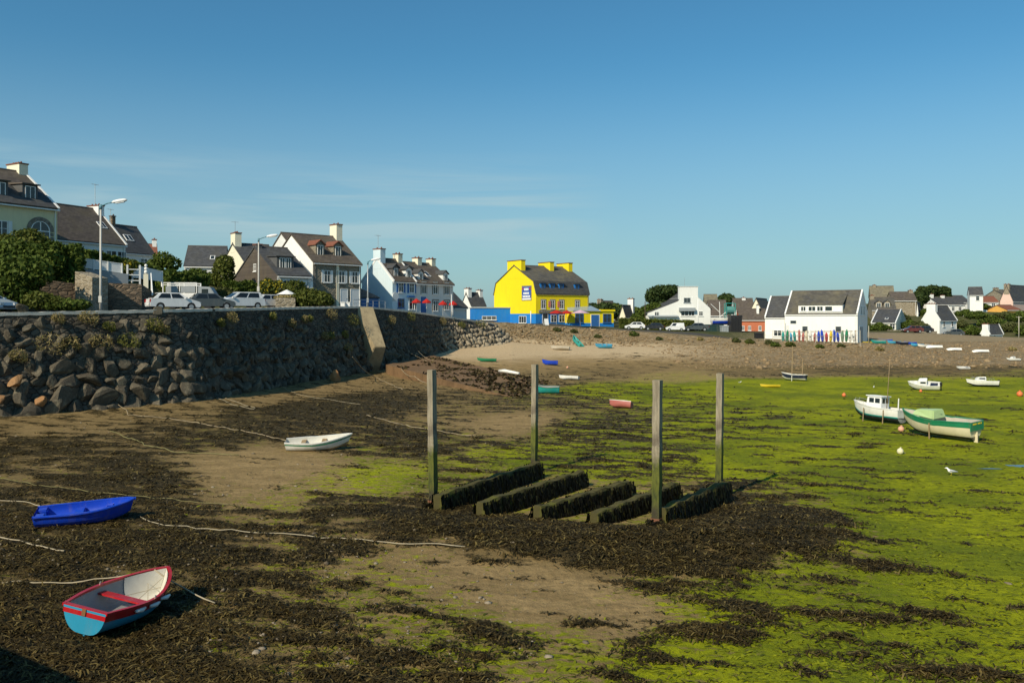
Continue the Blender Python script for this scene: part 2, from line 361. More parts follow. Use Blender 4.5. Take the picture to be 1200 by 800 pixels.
# ------------------------------------------------------------------ the sea wall line (base and top stations)
WALL = [  # base x, y, z   top x, y, z
    ((-43.0, 33.6, -.1), (-44.2, 34.8, 6.0)), ((-29.3, 48.8, 0), (-30.5, 50.0, 6.22)), ((-21.35, 57.7, 0), (-22.6, 58.9, 6.52)),
    ((-17.2, 80., .1), (-19.0, 80.5, 6.95)), ((-14.2, 91, .5), (-15.9, 91.6, 7.15)), ((-11., 102, .9), (-12.6, 102.6, 6.78)), ((-8.2, 114.5, 1.25), (-9.7, 115.6, 6.2)),
    ((-1.0, 122, 1.9), (-3.2, 124.8, 5.2)), ((.3, 129, 2.4), (-2.2, 131, 4.75)), ((-1, 134, 2.6), (-4, 136, 4.9))]
def wall_dense(step=.3):
    b = np.array([s[0] for s in WALL], float); t = np.array([s[1] for s in WALL], float)
    L = np.concatenate([[0], np.cumsum(np.linalg.norm(np.diff(b[:, :2], axis=0), axis=1))]); s = np.arange(0, L[-1], step)
    ib = np.stack([np.interp(s, L, b[:, k]) for k in range(3)], 1); it = np.stack([np.interp(s, L, t[:, k]) for k in range(3)], 1)
    k = np.hanning(15); k /= k.sum()
    def sm(a): p = np.pad(a, ((7, 7), (0, 0)), 'edge'); return np.stack([np.convolve(p[:, j], k, 'valid') for j in range(3)], 1)
    return s, sm(ib), sm(it)
WS, WB, WT = wall_dense()

# ------------------------------------------------------------------ tidal flat, beach and bank: one sheet
BX = [ # x at bank base, foot Y, base (Y,z), top (Y,z)
    (-60, 90, 150, 1.6, 156, 4.9), (-5, 84, 124, 1.7, 132, 4.95), (0, 86, 128, 2.1, 136.5, 4.9), (6.4, 97, 128, 2.03, 138, 4.6), (19, 98, 126, 1.84, 138, 3.85), (30.5, 95, 122, 1.55, 133, 3.0),
    (40, 99, 116, 1.05, 128, 2.35), (52, 100, 114, .75, 126, 2.1), (66, 98, 115, .75, 140, 1.85), (85, 97, 116, .7, 150, 1.8), (140, 95, 118, .7, 160, 1.8), (320, 95, 125, .7, 170, 1.8)]
BXa = np.array(BX)
def shore(x): return [np.interp(x, BXa[:, 0], BXa[:, k]) for k in range(1, 6)]
def wall_x(y): return np.interp(y, WB[:, 1], WB[:, 0])
ANC = np.array([(110,499,.15,.36),(40,506,.15,.3),(200,486,.15,.4),(300,468,.1,.3),(370,455,.1,.3), # photo px, py, green, weed
 (0,505,.1,.45),(50,520,.1,.75),(50,548,.3,.5),(150,560,.38,.74),(60,660,.3,.7),(60,760,.28,.66),(200,640,.32,.7),(250,760,.36,.64),(300,700,.42,.52),(330,552,.12,.02),(290,545,.1,.1),
 (440,562,.72,.15),(380,568,.5,.2),(420,592,.5,.5),(250,510,.4,.68),(350,480,.15,.85),(480,520,.5,.62),(430,470,.08,.75),(560,480,.35,.45),(600,492,.1,.1),(540,560,.65,.42),(470,605,.3,.6),
 (520,612,.1,.88),(600,628,.05,1),(700,645,.1,.9),(790,655,.2,.85),(860,640,.35,.62),(830,600,.2,.85),(905,598,.6,.55),(950,640,.75,.42),(560,660,.15,.12),(650,692,.08,.03),(740,715,.15,.08),(500,645,.35,.3),
 (450,700,.5,.35),(400,760,.45,.42),(550,752,.6,.4),(650,765,.55,.35),(780,765,.8,.42),(850,700,.85,.5),(780,690,.6,.3),(950,750,.96,.33),(1100,760,.98,.3),(1150,650,.98,.14),(1050,600,.96,.28),(1000,560,.92,.33),
 (1150,560,.95,.2),(1100,520,.92,.27),(950,510,.92,.33),(860,500,.85,.42),(880,540,.9,.3),(700,500,.7,.6),(650,470,.5,.55),(700,458,.85,.42),(780,460,.95,.38),(880,450,1,.0),(1000,452,.95,.0),(1100,470,.95,.22),
 (1190,450,.95,.05),(700,438,.25,.38),(800,441,.45,.05),(600,450,.05,.4),(520,445,0,.3),(300,490,.35,.65),(180,500,.15,.55),(640,540,.8,.45),(720,540,.8,.5),(620,600,.55,.2),(680,590,.5,.2),(740,600,.5,.25),
 (700,415,0,0),(850,420,.0,.25),(950,424,.05,.4),(1050,427,.1,.42),(1150,430,.1,.46),(1000,408,0,.0),(1200,408,0,.1),(620,428,0,.08),(760,428,0,.28),(600,412,0,0),(880,437,.2,.4),(1010,432,.3,.5),(1190,436,.5,.45),
 (-100,600,.2,.6),(-100,800,.15,.6),(600,830,.5,.35),(1300,600,.95,.1),(1300,800,.98,.15),(1400,450,.9,.1),(0,460,.1,.6)])
def zones(x, y, z):
    px = 600+F*x/y; py = YH+F*(H-z)/y
    # work in log-depth so that the interpolation is even over the ground
    a = np.stack([px/100, 6*np.log(np.maximum(y, 1))], 1).astype(np.float32)
    ap = np.stack([ANC[:, 0]/100, 6*np.log(6000/(ANC[:, 1]-YH))], 1).astype(np.float32)
    g = np.zeros(len(x)); w_ = np.zeros(len(x))
    for i in range(0, len(x), 20000):
        d = ((a[i:i+20000, None]-ap[None])**2).sum(2)+.05; k = d**-2.2; k /= k.sum(1)[:, None]
        g[i:i+20000] = k@ANC[:, 2]; w_[i:i+20000] = k@ANC[:, 3]
    return g, w_
PILE = [(-1.6, 24.0, 3.4, 1.6, .2), (2.5, 22.3, 4.2, 1.5, .24), (6.4, 23.0, 3.0, 1.9, .26), (8.0, 25.2, 2.0, 2.0, .14), (-4.4, 26.0, 1.8, 1.2, .10)]
def weedmask(x, y, w_):
    u = x*.93-y*.37; v = x*.37+y*.93
    n = 1.5*fbm(u*.36, v*1.0, 7, .74)+.35*perlin(u*.9+7, v*2.2)
    return np.clip(w_*1.0+n*(.95-.35*w_)+.01, 0, 1)
def flat_h(x, y):
    f, yb, zb, yt, zt = shore(x)
    z = np.where(y < f, 0, np.where(y < yb, zb*sstep(0, 1, (y-f)/(yb-f)*.92+.04)**1.0, zb+(zt-.03-zb)*np.clip((y-yb)/(yt-yb), 0, 1)))
    ds = np.clip((wall_x(y)+7-x)/7, 0, 1)      # rises a little to the wall foot
    z = z+.35*ds**2+.05*fbm(x*.18, y*.18, 4)
    return z
def axis(a, b, segs):
    out = [a]
    while out[-1] < b:
        d = next(s for lim, s in segs if out[-1] < lim); out.append(out[-1]+d)
    return np.array(out)
xs = axis(-52, 150, [(-28, .5), (-15, .16), (14, .085), (34, .16), (75, .3), (999, 1.)])
ys = [3.0]
while ys[-1] < 172: ys.append(ys[-1]+(.5 if ys[-1] < 12 else max(.07, .0042*ys[-1]) if ys[-1] < 60 else min(.5, .0042*ys[-1])))
ys = np.array(ys)
GX, GY = np.meshgrid(xs, ys); gx = GX.ravel(); gy = GY.ravel()
gz = flat_h(gx, gy); G0, W0 = zones(gx, gy, gz)
for (cx, cy, rx, ry, hh) in PILE:
    e = np.exp(-((gx-cx)/rx)**2-((gy-cy)/ry)**2); W0 = np.maximum(W0, np.clip(e*1.5, 0, 1)*.86); gz = gz+hh*e*(1+.5*fbm(gx*1.6, gy*1.6, 3))
gu = (gx-2.2)*math.sin(R(33))+(gy-28.3)*math.cos(R(33)); gw = (gx-2.2)*math.cos(R(33))-(gy-28.3)*math.sin(R(33))
ins = (1-sstep(2.6, 3.6, np.abs(gu)))*(1-sstep(3.6, 4.6, np.abs(gw))); W0 = W0*(1-ins)+.22*ins; G0 = G0*(1-ins)+.5*ins
WM = weedmask(gx, gy, W0)
near = np.clip(1.25-gy/90, .25, 1)
WD = sstep(.42, .72, WM)
gz = gz+near*WD*(.04+.06*np.abs(fbm(gx*1.9, gy*1.9, 4))+.03*rng.uniform(-1, 1, len(gx)))+near*.022*fbm(gx*2.7, gy*3.3, 4)+near*G0*.014*perlin(gx*5, gy*7)
bankm = sstep(.35, 1.0, gz)
nx = len(xs); I = np.arange(len(gx)).reshape(len(ys), nx)
Q = np.stack([I[:-1, :-1], I[:-1, 1:], I[1:, 1:], I[1:, :-1]], -1).reshape(-1, 4)
_, ybq, _, ytq, _ = shore(gx)
cy_ = gy[Q].mean(1); keep = (cy_ < ytq[Q].mean(1)+1.5) & ~((gx[Q].mean(1) < wall_x(cy_)-3) & (cy_ < 128))
Q = Q[keep]
Qf = Q
gm, nt, b, out = newmat('tidal_flat'); v = coords(nt)
def attr(nm): a = nt.nodes.new('ShaderNodeAttribute'); a.attribute_name = nm; return a.outputs['Fac']
vs_ = coords(nt, (.75, 1.5, 1), (0, 0, R(22)))
nA = noise(nt, vs_, .9, 9, .66, .3); nB = noise(nt, v, 5.5, 7, .7); nC = noise(nt, v, 26, 5, .7); nD = noise(nt, vs_, 2.6, 8, .68, .5); nE = noise(nt, v, .22, 4, .5)
sand = mixc(nt, ramp(nt, nA, [(.3, 0.), (.7, 1.)]), (.21, .145, .065), (.39, .275, .13))
sand = mixc(nt, mth(nt, 'MULTIPLY', ramp(nt, nB, [(.42, 0.), (.65, 1.)]), .5), sand, (.105, .075, .040))
sand = mixc(nt, mth(nt, 'MULTIPLY', attr('muddy'), .85), sand, mixc(nt, ramp(nt, nC, [(.4, 0.), (.68, 1.)]), (.068, .050, .020), (.20, .145, .062)))
sand = mixc(nt, attr('dry'), sand, mixc(nt, ramp(nt, nB, [(.35, 0.), (.62, 1.)]), (.38, .285, .17), (.56, .43, .27)))
vo = nt.nodes.new('ShaderNodeTexVoronoi'); vo.inputs['Scale'].default_value = 9; nt.links.new(v, vo.inputs['Vector'])
spk = mth(nt, 'MULTIPLY', ramp(nt, vo.outputs['Distance'], [(.12, 1.), (.2, 0.)]), ramp(nt, nB, [(.5, 0.), (.6, 1.)]))
sand = mixc(nt, mth(nt, 'MULTIPLY', spk, .6), sand, (.40, .36, .29))
grn = mixc(nt, ramp(nt, nD, [(.30, 0.), (.55, .6), (.72, 1.)]), (.085, .115, .004), (.40, .43, .006))
grn = mixc(nt, mth(nt, 'MULTIPLY', ramp(nt, nE, [(.44, 0.), (.60, 1.)]), .7), grn, (.085, .125, .008))
grn = mixc(nt, mth(nt, 'MULTIPLY', ramp(nt, nC, [(.45, 0.), (.7, 1.)]), .35), grn, (.035, .040, .008))
grn = mixc(nt, mth(nt, 'MULTIPLY', ramp(nt, nB, [(.54, 0.), (.68, 1.)]), .3), grn, (.06, .055, .015))
gmask = mth(nt, 'MULTIPLY', ramp(nt, mth(nt, 'ADD', attr('green'), mth(nt, 'MULTIPLY', mth(nt, 'SUBTRACT', mth(nt, 'ADD', mth(nt, 'MULTIPLY', nD, .65), mth(nt, 'MULTIPLY', nB, .35)), .5), 3.1)), [(.40, 0.), (.70, 1.)]), .94)
c = mixc(nt, gmask, sand, grn)
wd = mixc(nt, ramp(nt, nB, [(.35, 0.), (.7, 1.)]), (.022, .017, .008), (.085, .065, .030))
wd = mixc(nt, mth(nt, 'MULTIPLY', ramp(nt, nC, [(.55, 0.), (.68, 1.)]), .6), wd, (.20, .16, .08))
wmask = ramp(nt, mth(nt, 'ADD', attr('weed'), mth(nt, 'MULTIPLY', mth(nt, 'SUBTRACT', mth(nt, 'ADD', mth(nt, 'ADD', mth(nt, 'MULTIPLY', nB, .35), mth(nt, 'MULTIPLY', nD, .4)), mth(nt, 'MULTIPLY', nC, .25)), .5), 2.2)), [(.44, 0.), (.60, 1.)])
c = mixc(nt, wmask, c, wd)
# scrubby shingle on the bank
bk = mixc(nt, ramp(nt, nB, [(.38, 0.), (.62, 1.)]), (.19, .13, .066), (.38, .275, .15))
bk = mixc(nt, mth(nt, 'MULTIPLY', ramp(nt, nA, [(.46, 0.), (.62, 1.)]), .75), bk, (.12, .10, .05))
vo2 = nt.nodes.new('ShaderNodeTexVoronoi'); vo2.inputs['Scale'].default_value = 2.6; nt.links.new(v, vo2.inputs['Vector'])
sp2 = nt.nodes.new('ShaderNodeSeparateColor'); nt.links.new(vo2.outputs['Color'], sp2.inputs[0])
bk = mixc(nt, mth(nt, 'MULTIPLY', ramp(nt, sp2.outputs[0], [(.6, 0.), (.62, 1.)]), .35), bk, (.36, .30, .22))
bk = mixc(nt, mth(nt, 'MULTIPLY', ramp(nt, sp2.outputs[1], [(.72, 0.), (.74, 1.)]), .4), bk, (.085, .065, .045))
c = mixc(nt, attr('bank'), c, bk)
nt.links.new(c, b.inputs['Base Color'])
nt.links.new(mth(nt, 'SUBTRACT', .92, mth(nt, 'MULTIPLY', wmask, .25)), b.inputs['Roughness']); b.inputs['Specular IOR Level'].default_value = .05
hb = mth(nt, 'ADD', mth(nt, 'MULTIPLY', nB, 1.), mth(nt, 'MULTIPLY', nC, mth(nt, 'ADD', .35, mth(nt, 'MULTIPLY', wmask, .5))))
bump(nt, b, hb, .9, .07)
bankattr = sstep(.0, .3, (gy-ybq+1.5*fbm(gx*.3, gy*.3, 3))/(ytq-ybq)*1.0)
# the brown shingle also comes low on the right-hand beach
bankattr = np.maximum(bankattr, sstep(18, 34, gx+4*fbm(gx*.1, gy*.2, 3))*sstep(.08, .3, gz+.12*fbm(gx*.3, gy*.5, 4))*.95)
flat = npmesh('tidal_flat', np.stack([gx, gy, gz], 1), Qf, gm, None, True, dict(muddy=np.clip((W0-.1)*1.7, 0, 1)*(1-.7*sstep(.15, .5, gz)), green=G0*(1-bankm), weed=WM*(1-sstep(1.1, 1.8, gz)), dry=sstep(.35, 1.3, gz+.25*fbm(gx*.4, gy*.4, 3)), bank=bankattr))
flat['kind'] = 'structure'
def gh(x, y):           # ground height by nearest grid sample
    i = np.clip(np.searchsorted(ys, y), 0, len(ys)-1); j = np.clip(np.searchsorted(xs, x), 0, nx-1); return gz[i*nx+j]
gm2 = M('sea_bed_beyond', (.09, .09, .03), .95, .3, .2, .3, 4)
base = MB().add([(-1500, -300, -.7), (2500, -300, -.7), (2500, 3500, -.7), (-1500, 3500, -.7)], [(0, 1, 2, 3)]).build('ground', gm2); base['kind'] = 'structure'

# ------------------------------------------------------------------ seaweed, algae and pebbles lying on the flat
def scatter(x0, x1, y0, y1, n, power=2.2):
    u = rng.uniform(0, 1, n); k = 1-power; y = (y0**k+u*(y1**k-y0**k))**(1/k); x = rng.uniform(-.72, .72, n)*y; return x, y
def sample(attrv, x, y):
    i = np.clip(np.searchsorted(ys, y), 0, len(ys)-1); j = np.clip(np.searchsorted(xs, x), 0, nx-1); return attrv[i*nx+j]
def fronds(x, y, L, wdt, mat, name, lift=.25, zoff=.01, curl=.5):
    n = len(x); a = rng.uniform(0, 2*np.pi, n); z = gh(x, y)+zoff; l = L*rng.uniform(.5, 1.5, n); wd_ = wdt*rng.uniform(.6, 1.5, n)
    dx, dy = np.cos(a), np.sin(a); e = lift*l*rng.uniform(-.1, 1, n); tw = rng.normal(0, .5, n)
    def pt(t, s, h): return np.stack([x+dx*l*t-dy*wd_*s, y+dy*l*t+dx*wd_*s, z+h], 1)
    V = np.stack([pt(-.5, -.5, -.01), pt(-.5, .5, -.01+tw*wd_*.3), pt(0, .5, e), pt(0, -.5, e+tw*wd_*.4), pt(.5, .35, e*curl), pt(.5, -.35, e*curl)], 1).reshape(-1, 3)
    b_ = np.arange(n)[:, None]*6
    Qq = np.concatenate([b_+np.array([[0, 3, 2, 1]]), b_+np.array([[3, 5, 4, 2]])], 0)
    o = npmesh(name, V, Qq, mat, None, False); o['kind'] = 'stuff'; return o
sx, sy = scatter(0, 0, 13.2, 48, 520000, 2.6); wv = sample(WM, sx, sy); k = rng.uniform(0, 1, len(sx)) < (wv-.40)*1.0
sx, sy = sx[k], sy[k]; fronds(sx, sy, .085+.0018*sy, .015+.0005*sy, WEED, 'seaweed', .35)
sx = rng.uniform(-30, 55, 90000); sy = rng.uniform(42, 90, 90000); wv = sample(WM, sx, sy); k = (rng.uniform(0, 1, len(sx)) < (wv-.42)*1.1) & (sx > wall_x(sy)+.3); sx, sy = sx[k], sy[k]; fronds(sx, sy, .30, .075, WEED, 'seaweed', .3)
sx, sy = scatter(0, 0, 13.2, 40, 90000, 2.6); gv = sample(G0, sx, sy); wv = sample(WM, sx, sy); nz_ = fbm(sx*.8, sy*1.2, 4)
k = (rng.uniform(0, 1, len(sx)) < (gv+nz_*.9-.4)*.4) & (wv < .6); sx, sy = sx[k], sy[k]; fronds(sx, sy, .09+.0015*sy, .028+.0008*sy, ULVA, 'green_algae', .06)
cx_, cy2 = scatter(0, 0, 13.2, 46, 4200, 2.3); kk = sample(WM, cx_, cy2) > .55; cx_, cy2 = cx_[kk], cy2[kk]; m2 = 34
cs = rng.uniform(.08, .26, len(cx_)); fx = (cx_[:, None]+rng.normal(0, 1, (len(cx_), m2))*cs[:, None]*1.3).ravel(); fy = (cy2[:, None]+rng.normal(0, 1, (len(cx_), m2))*cs[:, None]).ravel()
fronds(fx, fy, .15+.002*fy, .016+.0004*fy, WEEDA, 'wrack', .22, .03, .3)
watm, wnt, wb, wo = newmat('puddle_water'); wb.inputs['Base Color'].default_value = (.03, .035, .02, 1); wb.inputs['Roughness'].default_value = .07; wb.inputs['IOR'].default_value = 1.33
bump(wnt, wb, noise(wnt, coords(wnt), 9, 3), .06, .02)
for (px_, py_, rx_, ry_) in ((1197, 545, .8, .3), (1160, 549, .5, .1)):
    p_ = gr(px_, py_, .03); n_p = 26; an = [2*math.pi*i/n_p for i in range(n_p)]; zz = float(gh(p_.x, p_.y))+.012
    ring = [(p_.x+rx_*math.cos(a)*(1+.3*math.sin(2*a+px_)+.15*math.sin(5*a)), p_.y+ry_*math.sin(a)*(1+.25*math.cos(3*a+py_)), zz) for a in an]
    pu = MB().add([(p_.x, p_.y, zz)]+ring, [(0, 1+i, 1+(i+1) % n_p) for i in range(n_p)]).build('puddle', watm); pu['kind'] = 'structure'
def pebbles(x, y, s, mat, name):
    n = len(x); ico = bmesh.new(); bmesh.ops.create_icosphere(ico, subdivisions=1, radius=1); bv = np.array([v_.co for v_ in ico.verts]); bf = np.array([[q.index for q in f_.verts] for f_ in ico.faces]); ico.free()
    sc3 = s[:, None]*rng.uniform(.6, 1.4, (n, 3))*np.array([1, 1, .55]); a = rng.uniform(0, 6.28, n); V = bv[None]*sc3[:, None]*(1+.18*rng.normal(0, 1, (n, len(bv), 1)))
    X = V[..., 0]*np.cos(a)[:, None]-V[..., 1]*np.sin(a)[:, None]; Y = V[..., 0]*np.sin(a)[:, None]+V[..., 1]*np.cos(a)[:, None]
    P = np.stack([X+x[:, None], Y+y[:, None], V[..., 2]+(gh(x, y)+s*.12)[:, None]], -1).reshape(-1, 3)
    Ff = (bf[None]+np.arange(n)[:, None, None]*len(bv)).reshape(-1, 3); o = npmesh(name, P, Ff, mat, None, False); o['kind'] = 'stuff'; return o
sx, sy = scatter(0, 0, 13.2, 60, 15000, 2.4); lf = 1-sstep(-.25, .1, sx/sy); k = (rng.uniform(0, 1, len(sx)) < lf*.8+.008) & (fbm(sx*.6, sy*.6, 3)+rng.uniform(-.2, .2, len(sx)) > -.05)
sx, sy = sx[k], sy[k]; pebbles(sx, sy, rng.gamma(1.4, .011, len(sx))+.008, PEB, 'pebbles')
# shingle and stones on the bank
bx = rng.uniform(-1, 110, 8000); f_, yb_, zb_, yt_, zt_ = shore(bx); lo_ = np.where(bx > 20, f_+2, yb_-2.); by = lo_+(yt_-lo_)*rng.uniform(0, 1, len(bx))
pebbles(bx, by, rng.gamma(1.6, .042, len(bx))+.03, SHING, 'shingle')
# ------------------------------------------------------------------ the land behind: height field through surveyed points
LP = np.array([(-45,84,11.4),(-58,74,12),(-45,100,11.3),(-47,112,11.3),(-70,70,12.5),(-80,100,14),(-60,140,12),(-40,150,9.5),(-27,98,8.3),(-24.5,105,7.9),(-40,125,10),(-16,115,7.0),(-8.6,123,6.6),(-7.4,165,5.6),
 (4,147,5.0),(14,155,4.6),(33,165,4.3),(24,150,3.85),(29,150,3.6),(18,146,4.1),(47,175,2.7),(38,160,3.2),(41,136,2.5),(53,130,2.45),(84,190,3.3),(95,190,1.9),(104,185,1.5),(108,180,1.6),(124,240,6.2),(125,230,7.6),(140,240,7.7),(106,240,7.2),
 (97,225,6.4),(122,250,7.8),(50,250,6),(25,250,6),(75,250,6.5),(120,300,9),(176,320,11),(0,400,8),(200,420,13),(-100,300,14),(250,250,10),(150,200,3.5),(120,205,3.2),(200,190,3),(-60,95,12),(-36,92,9.5),(-40,80,10.2)])
def land_idw(x, y):
    d = (x[:, None]-LP[None, :, 0])**2+(y[:, None]-LP[None, :, 1])**2+4; k = d**-1.7; return (k@LP[:, 2])/k.sum(1)
landm, nt, b, out = newmat('rough_grass'); v = coords(nt)
n1 = noise(nt, v, .25, 8, .7); n2 = noise(nt, v, 2.2, 6, .7)
c = mixc(nt, ramp(nt, n1, [(.35, 0.), (.65, 1.)]), (.045, .065, .02), (.13, .12, .055)); c = mixc(nt, mth(nt, 'MULTIPLY', n2, .6), c, (.05, .045, .022))
nt.links.new(mixc(nt, attr_ := nt.nodes.new('ShaderNodeAttribute').outputs['Fac'], c, (.075, .072, .068)), b.inputs['Base Color']); b.inputs['Roughness'].default_value = .95; b.inputs['Specular IOR Level'].default_value = .08
[setattr(n_, 'attribute_name', 'road') for n_ in nt.nodes if n_.bl_idname == 'ShaderNodeAttribute']; bump(nt, b, n2, .6, .2)
at2 = nt.nodes.new('ShaderNodeAttribute'); at2.attribute_name = 'scrub'; c2 = mixc(nt, ramp(nt, mth(nt, 'ADD', at2.outputs['Fac'], mth(nt, 'MULTIPLY', mth(nt, 'SUBTRACT', n2, .5), 1.2)), [(.3, 0.), (.6, 1.)]), b.inputs['Base Color'].links[0].from_socket, mixc(nt, n2, (.16, .12, .065), (.34, .27, .17))); nt.links.new(c2, b.inputs['Base Color'])
def sheet(name, P, attrs, mat):
    r_, c_ = P.shape[:2]; I = np.arange(r_*c_).reshape(r_, c_); Q = np.stack([I[:-1, :-1], I[:-1, 1:], I[1:, 1:], I[1:, :-1]], -1).reshape(-1, 4)
    o = npmesh(name, P.reshape(-1, 3), Q, mat, None, True, attrs); o['kind'] = 'structure'; return o
sel = WS < WS[-1]; tops = WT[WT[:, 1] < 131.2]; tops = tops[::2]
dd = np.concatenate([np.arange(.45, 20, .9), np.arange(20, 90, 3.)])
def road_slope(y): return 0*y
ex = tops[:, None, 0]-dd[None]*.99; ey = tops[:, None, 1]+dd[None]*.15
hz = land_idw(ex.ravel(), ey.ravel()).reshape(ex.shape); tz = tops[:, None, 2]-.16+road_slope(tops[:, None, 1])*dd[None]
d0_ = np.interp(tops[:, 1], [40, 66, 85, 96], [17.5, 17.5, 15, 9])[:, None]; bl = sstep(0, 1, (dd[None]-d0_)/6.5); ez = tz*(1-bl)+hz*bl+.12*fbm(ex*.3, ey*.3, 3)*bl
def land_left(x, y):
    i = int(np.argmin(np.abs(tops[:, 1]+(tops[:, 0]-x)*.15-y))); d = (tops[i, 0]-x)/.99; return float(np.interp(d, dd, ez[i]))
sheet('hillside', np.stack([ex, ey, ez], -1), dict(road=((dd[None] < d0_)*1.).ravel()), landm)
xc = np.concatenate([np.arange(-150, -3, 4.), np.arange(-3, 120, 1.5), np.arange(120, 330, 6.)])
yt0 = np.where(xc < -2.2, 131+.15*(-2.2-xc), shore(np.maximum(xc, -2.2))[3]+.4); zt0 = np.where(xc < -2.2, np.interp(-2.2-xc, dd, ez[-1]), shore(np.maximum(xc, -2.2))[4])
rr = np.concatenate([np.arange(0, 30, 1.5), 30*1.07**np.arange(0, 46)])
ly = yt0[:, None]+rr[None]; lx = xc[:, None]+0*rr[None]; lz = land_idw(lx.ravel(), ly.ravel()).reshape(lx.shape); q = sstep(0, 12, rr)[None]; q = np.where((xc < -2.2)[:, None], sstep(0, 8, rr)[None], q); lz = zt0[:, None]*(1-q)+lz*q
scr = np.maximum(np.exp(-rr[None]/22)*sstep(28, 45, xc)[:, None]*.999, np.exp(-(rr[None]/3.2)**2)*(xc > -3)[:, None])
rd = ((rr[None] > 3) & (rr[None] < 9) & (xc[:, None] < 45) & (xc[:, None] > -20)) | ((rr[None] > 10) & (rr[None] < 18) & (xc[:, None] > 60))
sheet('headland', np.stack([lx, ly, lz], -1), dict(road=(rd*1.).ravel(), scrub=(scr*np.ones_like(lx)).ravel()), landm)
def land_right(x, y):
    i = int(np.argmin(np.abs(xc-x))); return float(np.interp(y-yt0[i], rr, lz[i]))

# ------------------------------------------------------------------ sea wall
wall = thing('sea_wall', 'long dark rubble stone sea wall with a thin pale coping holding up the quay road', 'sea wall', (0, 0, 0))
tt = np.linspace(0, 1, 26); n_ = len(WS); P = np.zeros((n_, len(tt), 3))
for j, t in enumerate(tt): P[:, j] = WB*(1-t)+WT*t
P[:, 0, 2] -= .6
out2 = np.stack([np.gradient(WB[:, 1]), -np.gradient(WB[:, 0])], 1); out2 /= np.linalg.norm(out2, axis=1)[:, None]
S2 = WS[:, None]+0*tt[None]; T2 = tt[None]*6+0*WS[:, None]
dsp = (.20*fbm(S2*.9, T2*1.3, 4)+.12*perlin(S2*2.1, T2*2.6))*np.clip((1-tt)*8, 0, 1)[None]
P[..., 0] += dsp*out2[:, None, 0]; P[..., 1] += dsp*out2[:, None, 1]
I = np.arange(n_*len(tt)).reshape(n_, -1); Q = np.stack([I[:-1, :-1], I[1:, :-1], I[1:, 1:], I[:-1, 1:]], -1).reshape(-1, 4)
npmesh('masonry', P.reshape(-1, 3), Q, SEAW, wall, True)
cop = dm('coping_stone', (.66, .62, .54), .9, .2, 1.2, .4, 10); CV = []; CF = []
m_ = WT[:, 1] < 131; cw = WT[m_]; on = out2[m_]
for i, (p, o_) in enumerate(zip(cw, on)):
    j_ = .015*math.sin(i*1.7); a = (p[0]+o_[0]*.10, p[1]+o_[1]*.10); c_ = (p[0]-o_[0]*.5, p[1]-o_[1]*.5)
    CV += [(*a, p[2]-.14+j_), (*a, p[2]+.06+j_), (*c_, p[2]+.06+j_), (*c_, p[2]-.3)]
for i in range(len(cw)-1): o_ = i*4; CF += [(o_+k, o_+k+4, o_+(k+1) % 4+4, o_+(k+1) % 4) for k in range(4)]
cm = MB(); cm.add(CV, CF); cm.build('coping', cop, wall)

# boulders stacked against the wall face
def rockmesh(seed, sub=3):
    bm = bmesh.new(); bmesh.ops.create_icosphere(bm, subdivisions=sub, radius=1); r = np.random.default_rng(seed)
    V = np.array([v_.co for v_ in bm.verts])
    for k in range(16):             # chip flat facets off the stone
        d = r.normal(0, 1, 3); d /= np.linalg.norm(d); lim = r.uniform(.42, .74); h = V@d; V = V-np.outer(np.maximum(h-lim, 0)*.985, d)
    V += V*(.045*fbm(V[:, 0]*2.4+seed, V[:, 1]*2.4+V[:, 2]*1.7, 4))[:, None]
    for v_, c_ in zip(bm.verts, V): v_.co = c_
    me = bpy.data.meshes.new('boulder'); bm.to_mesh(me); bm.free(); me.materials.append(ROCK); return me
RM = [rockmesh(i) for i in range(14)]
spots = []
s = 14.0
rowz = lambda s_: np.interp(s_, [0, 30, 60, 85, 110, 200], [1.25, 1.2, 1.0, .85, .78, .7])
smax = WS[-1]-3
for row in range(9):
    s = 8+rng.uniform(0, 1)
    while s < smax:
        i = min(int(s/.3), n_-1); sz = float(rowz(s))*rng.uniform(.72, 1.3)*(1.12-.085*row); hgt = WT[i, 2]-WB[i, 2]
        frac = (row+.35)*float(rowz(s))*.72/hgt
        cov = np.interp(WB[i, 1], [40, 60, 80, 100, 112, 122], [.86, .82, .72, .7, .76, .9])+.12*math.sin(s*.9)+.08*math.sin(s*2.3)
        if frac < cov: spots.append((s, frac+rng.uniform(-.03, .03), sz))
        s += sz*rng.uniform(.72, .98)
def bpos(s, fr, out_=-.06):
    i = min(int(s/.3), n_-1); p = WB[i]*(1-fr)+WT[i]*fr; return (p[0]+out2[i, 0]*out_, p[1]+out2[i, 1]*out_, max(p[2], WB[i, 2]-.1)), math.atan2(out2[i, 1], out2[i, 0])
spots.sort(key=lambda q: -q[2]/(WB[min(int(q[0]/.3), n_-1), 1])); vis = [q for q in spots if bpos(q[0], q[1])[0][0]/bpos(q[0], q[1])[0][1] > -.66]
rest = []; rest2 = []
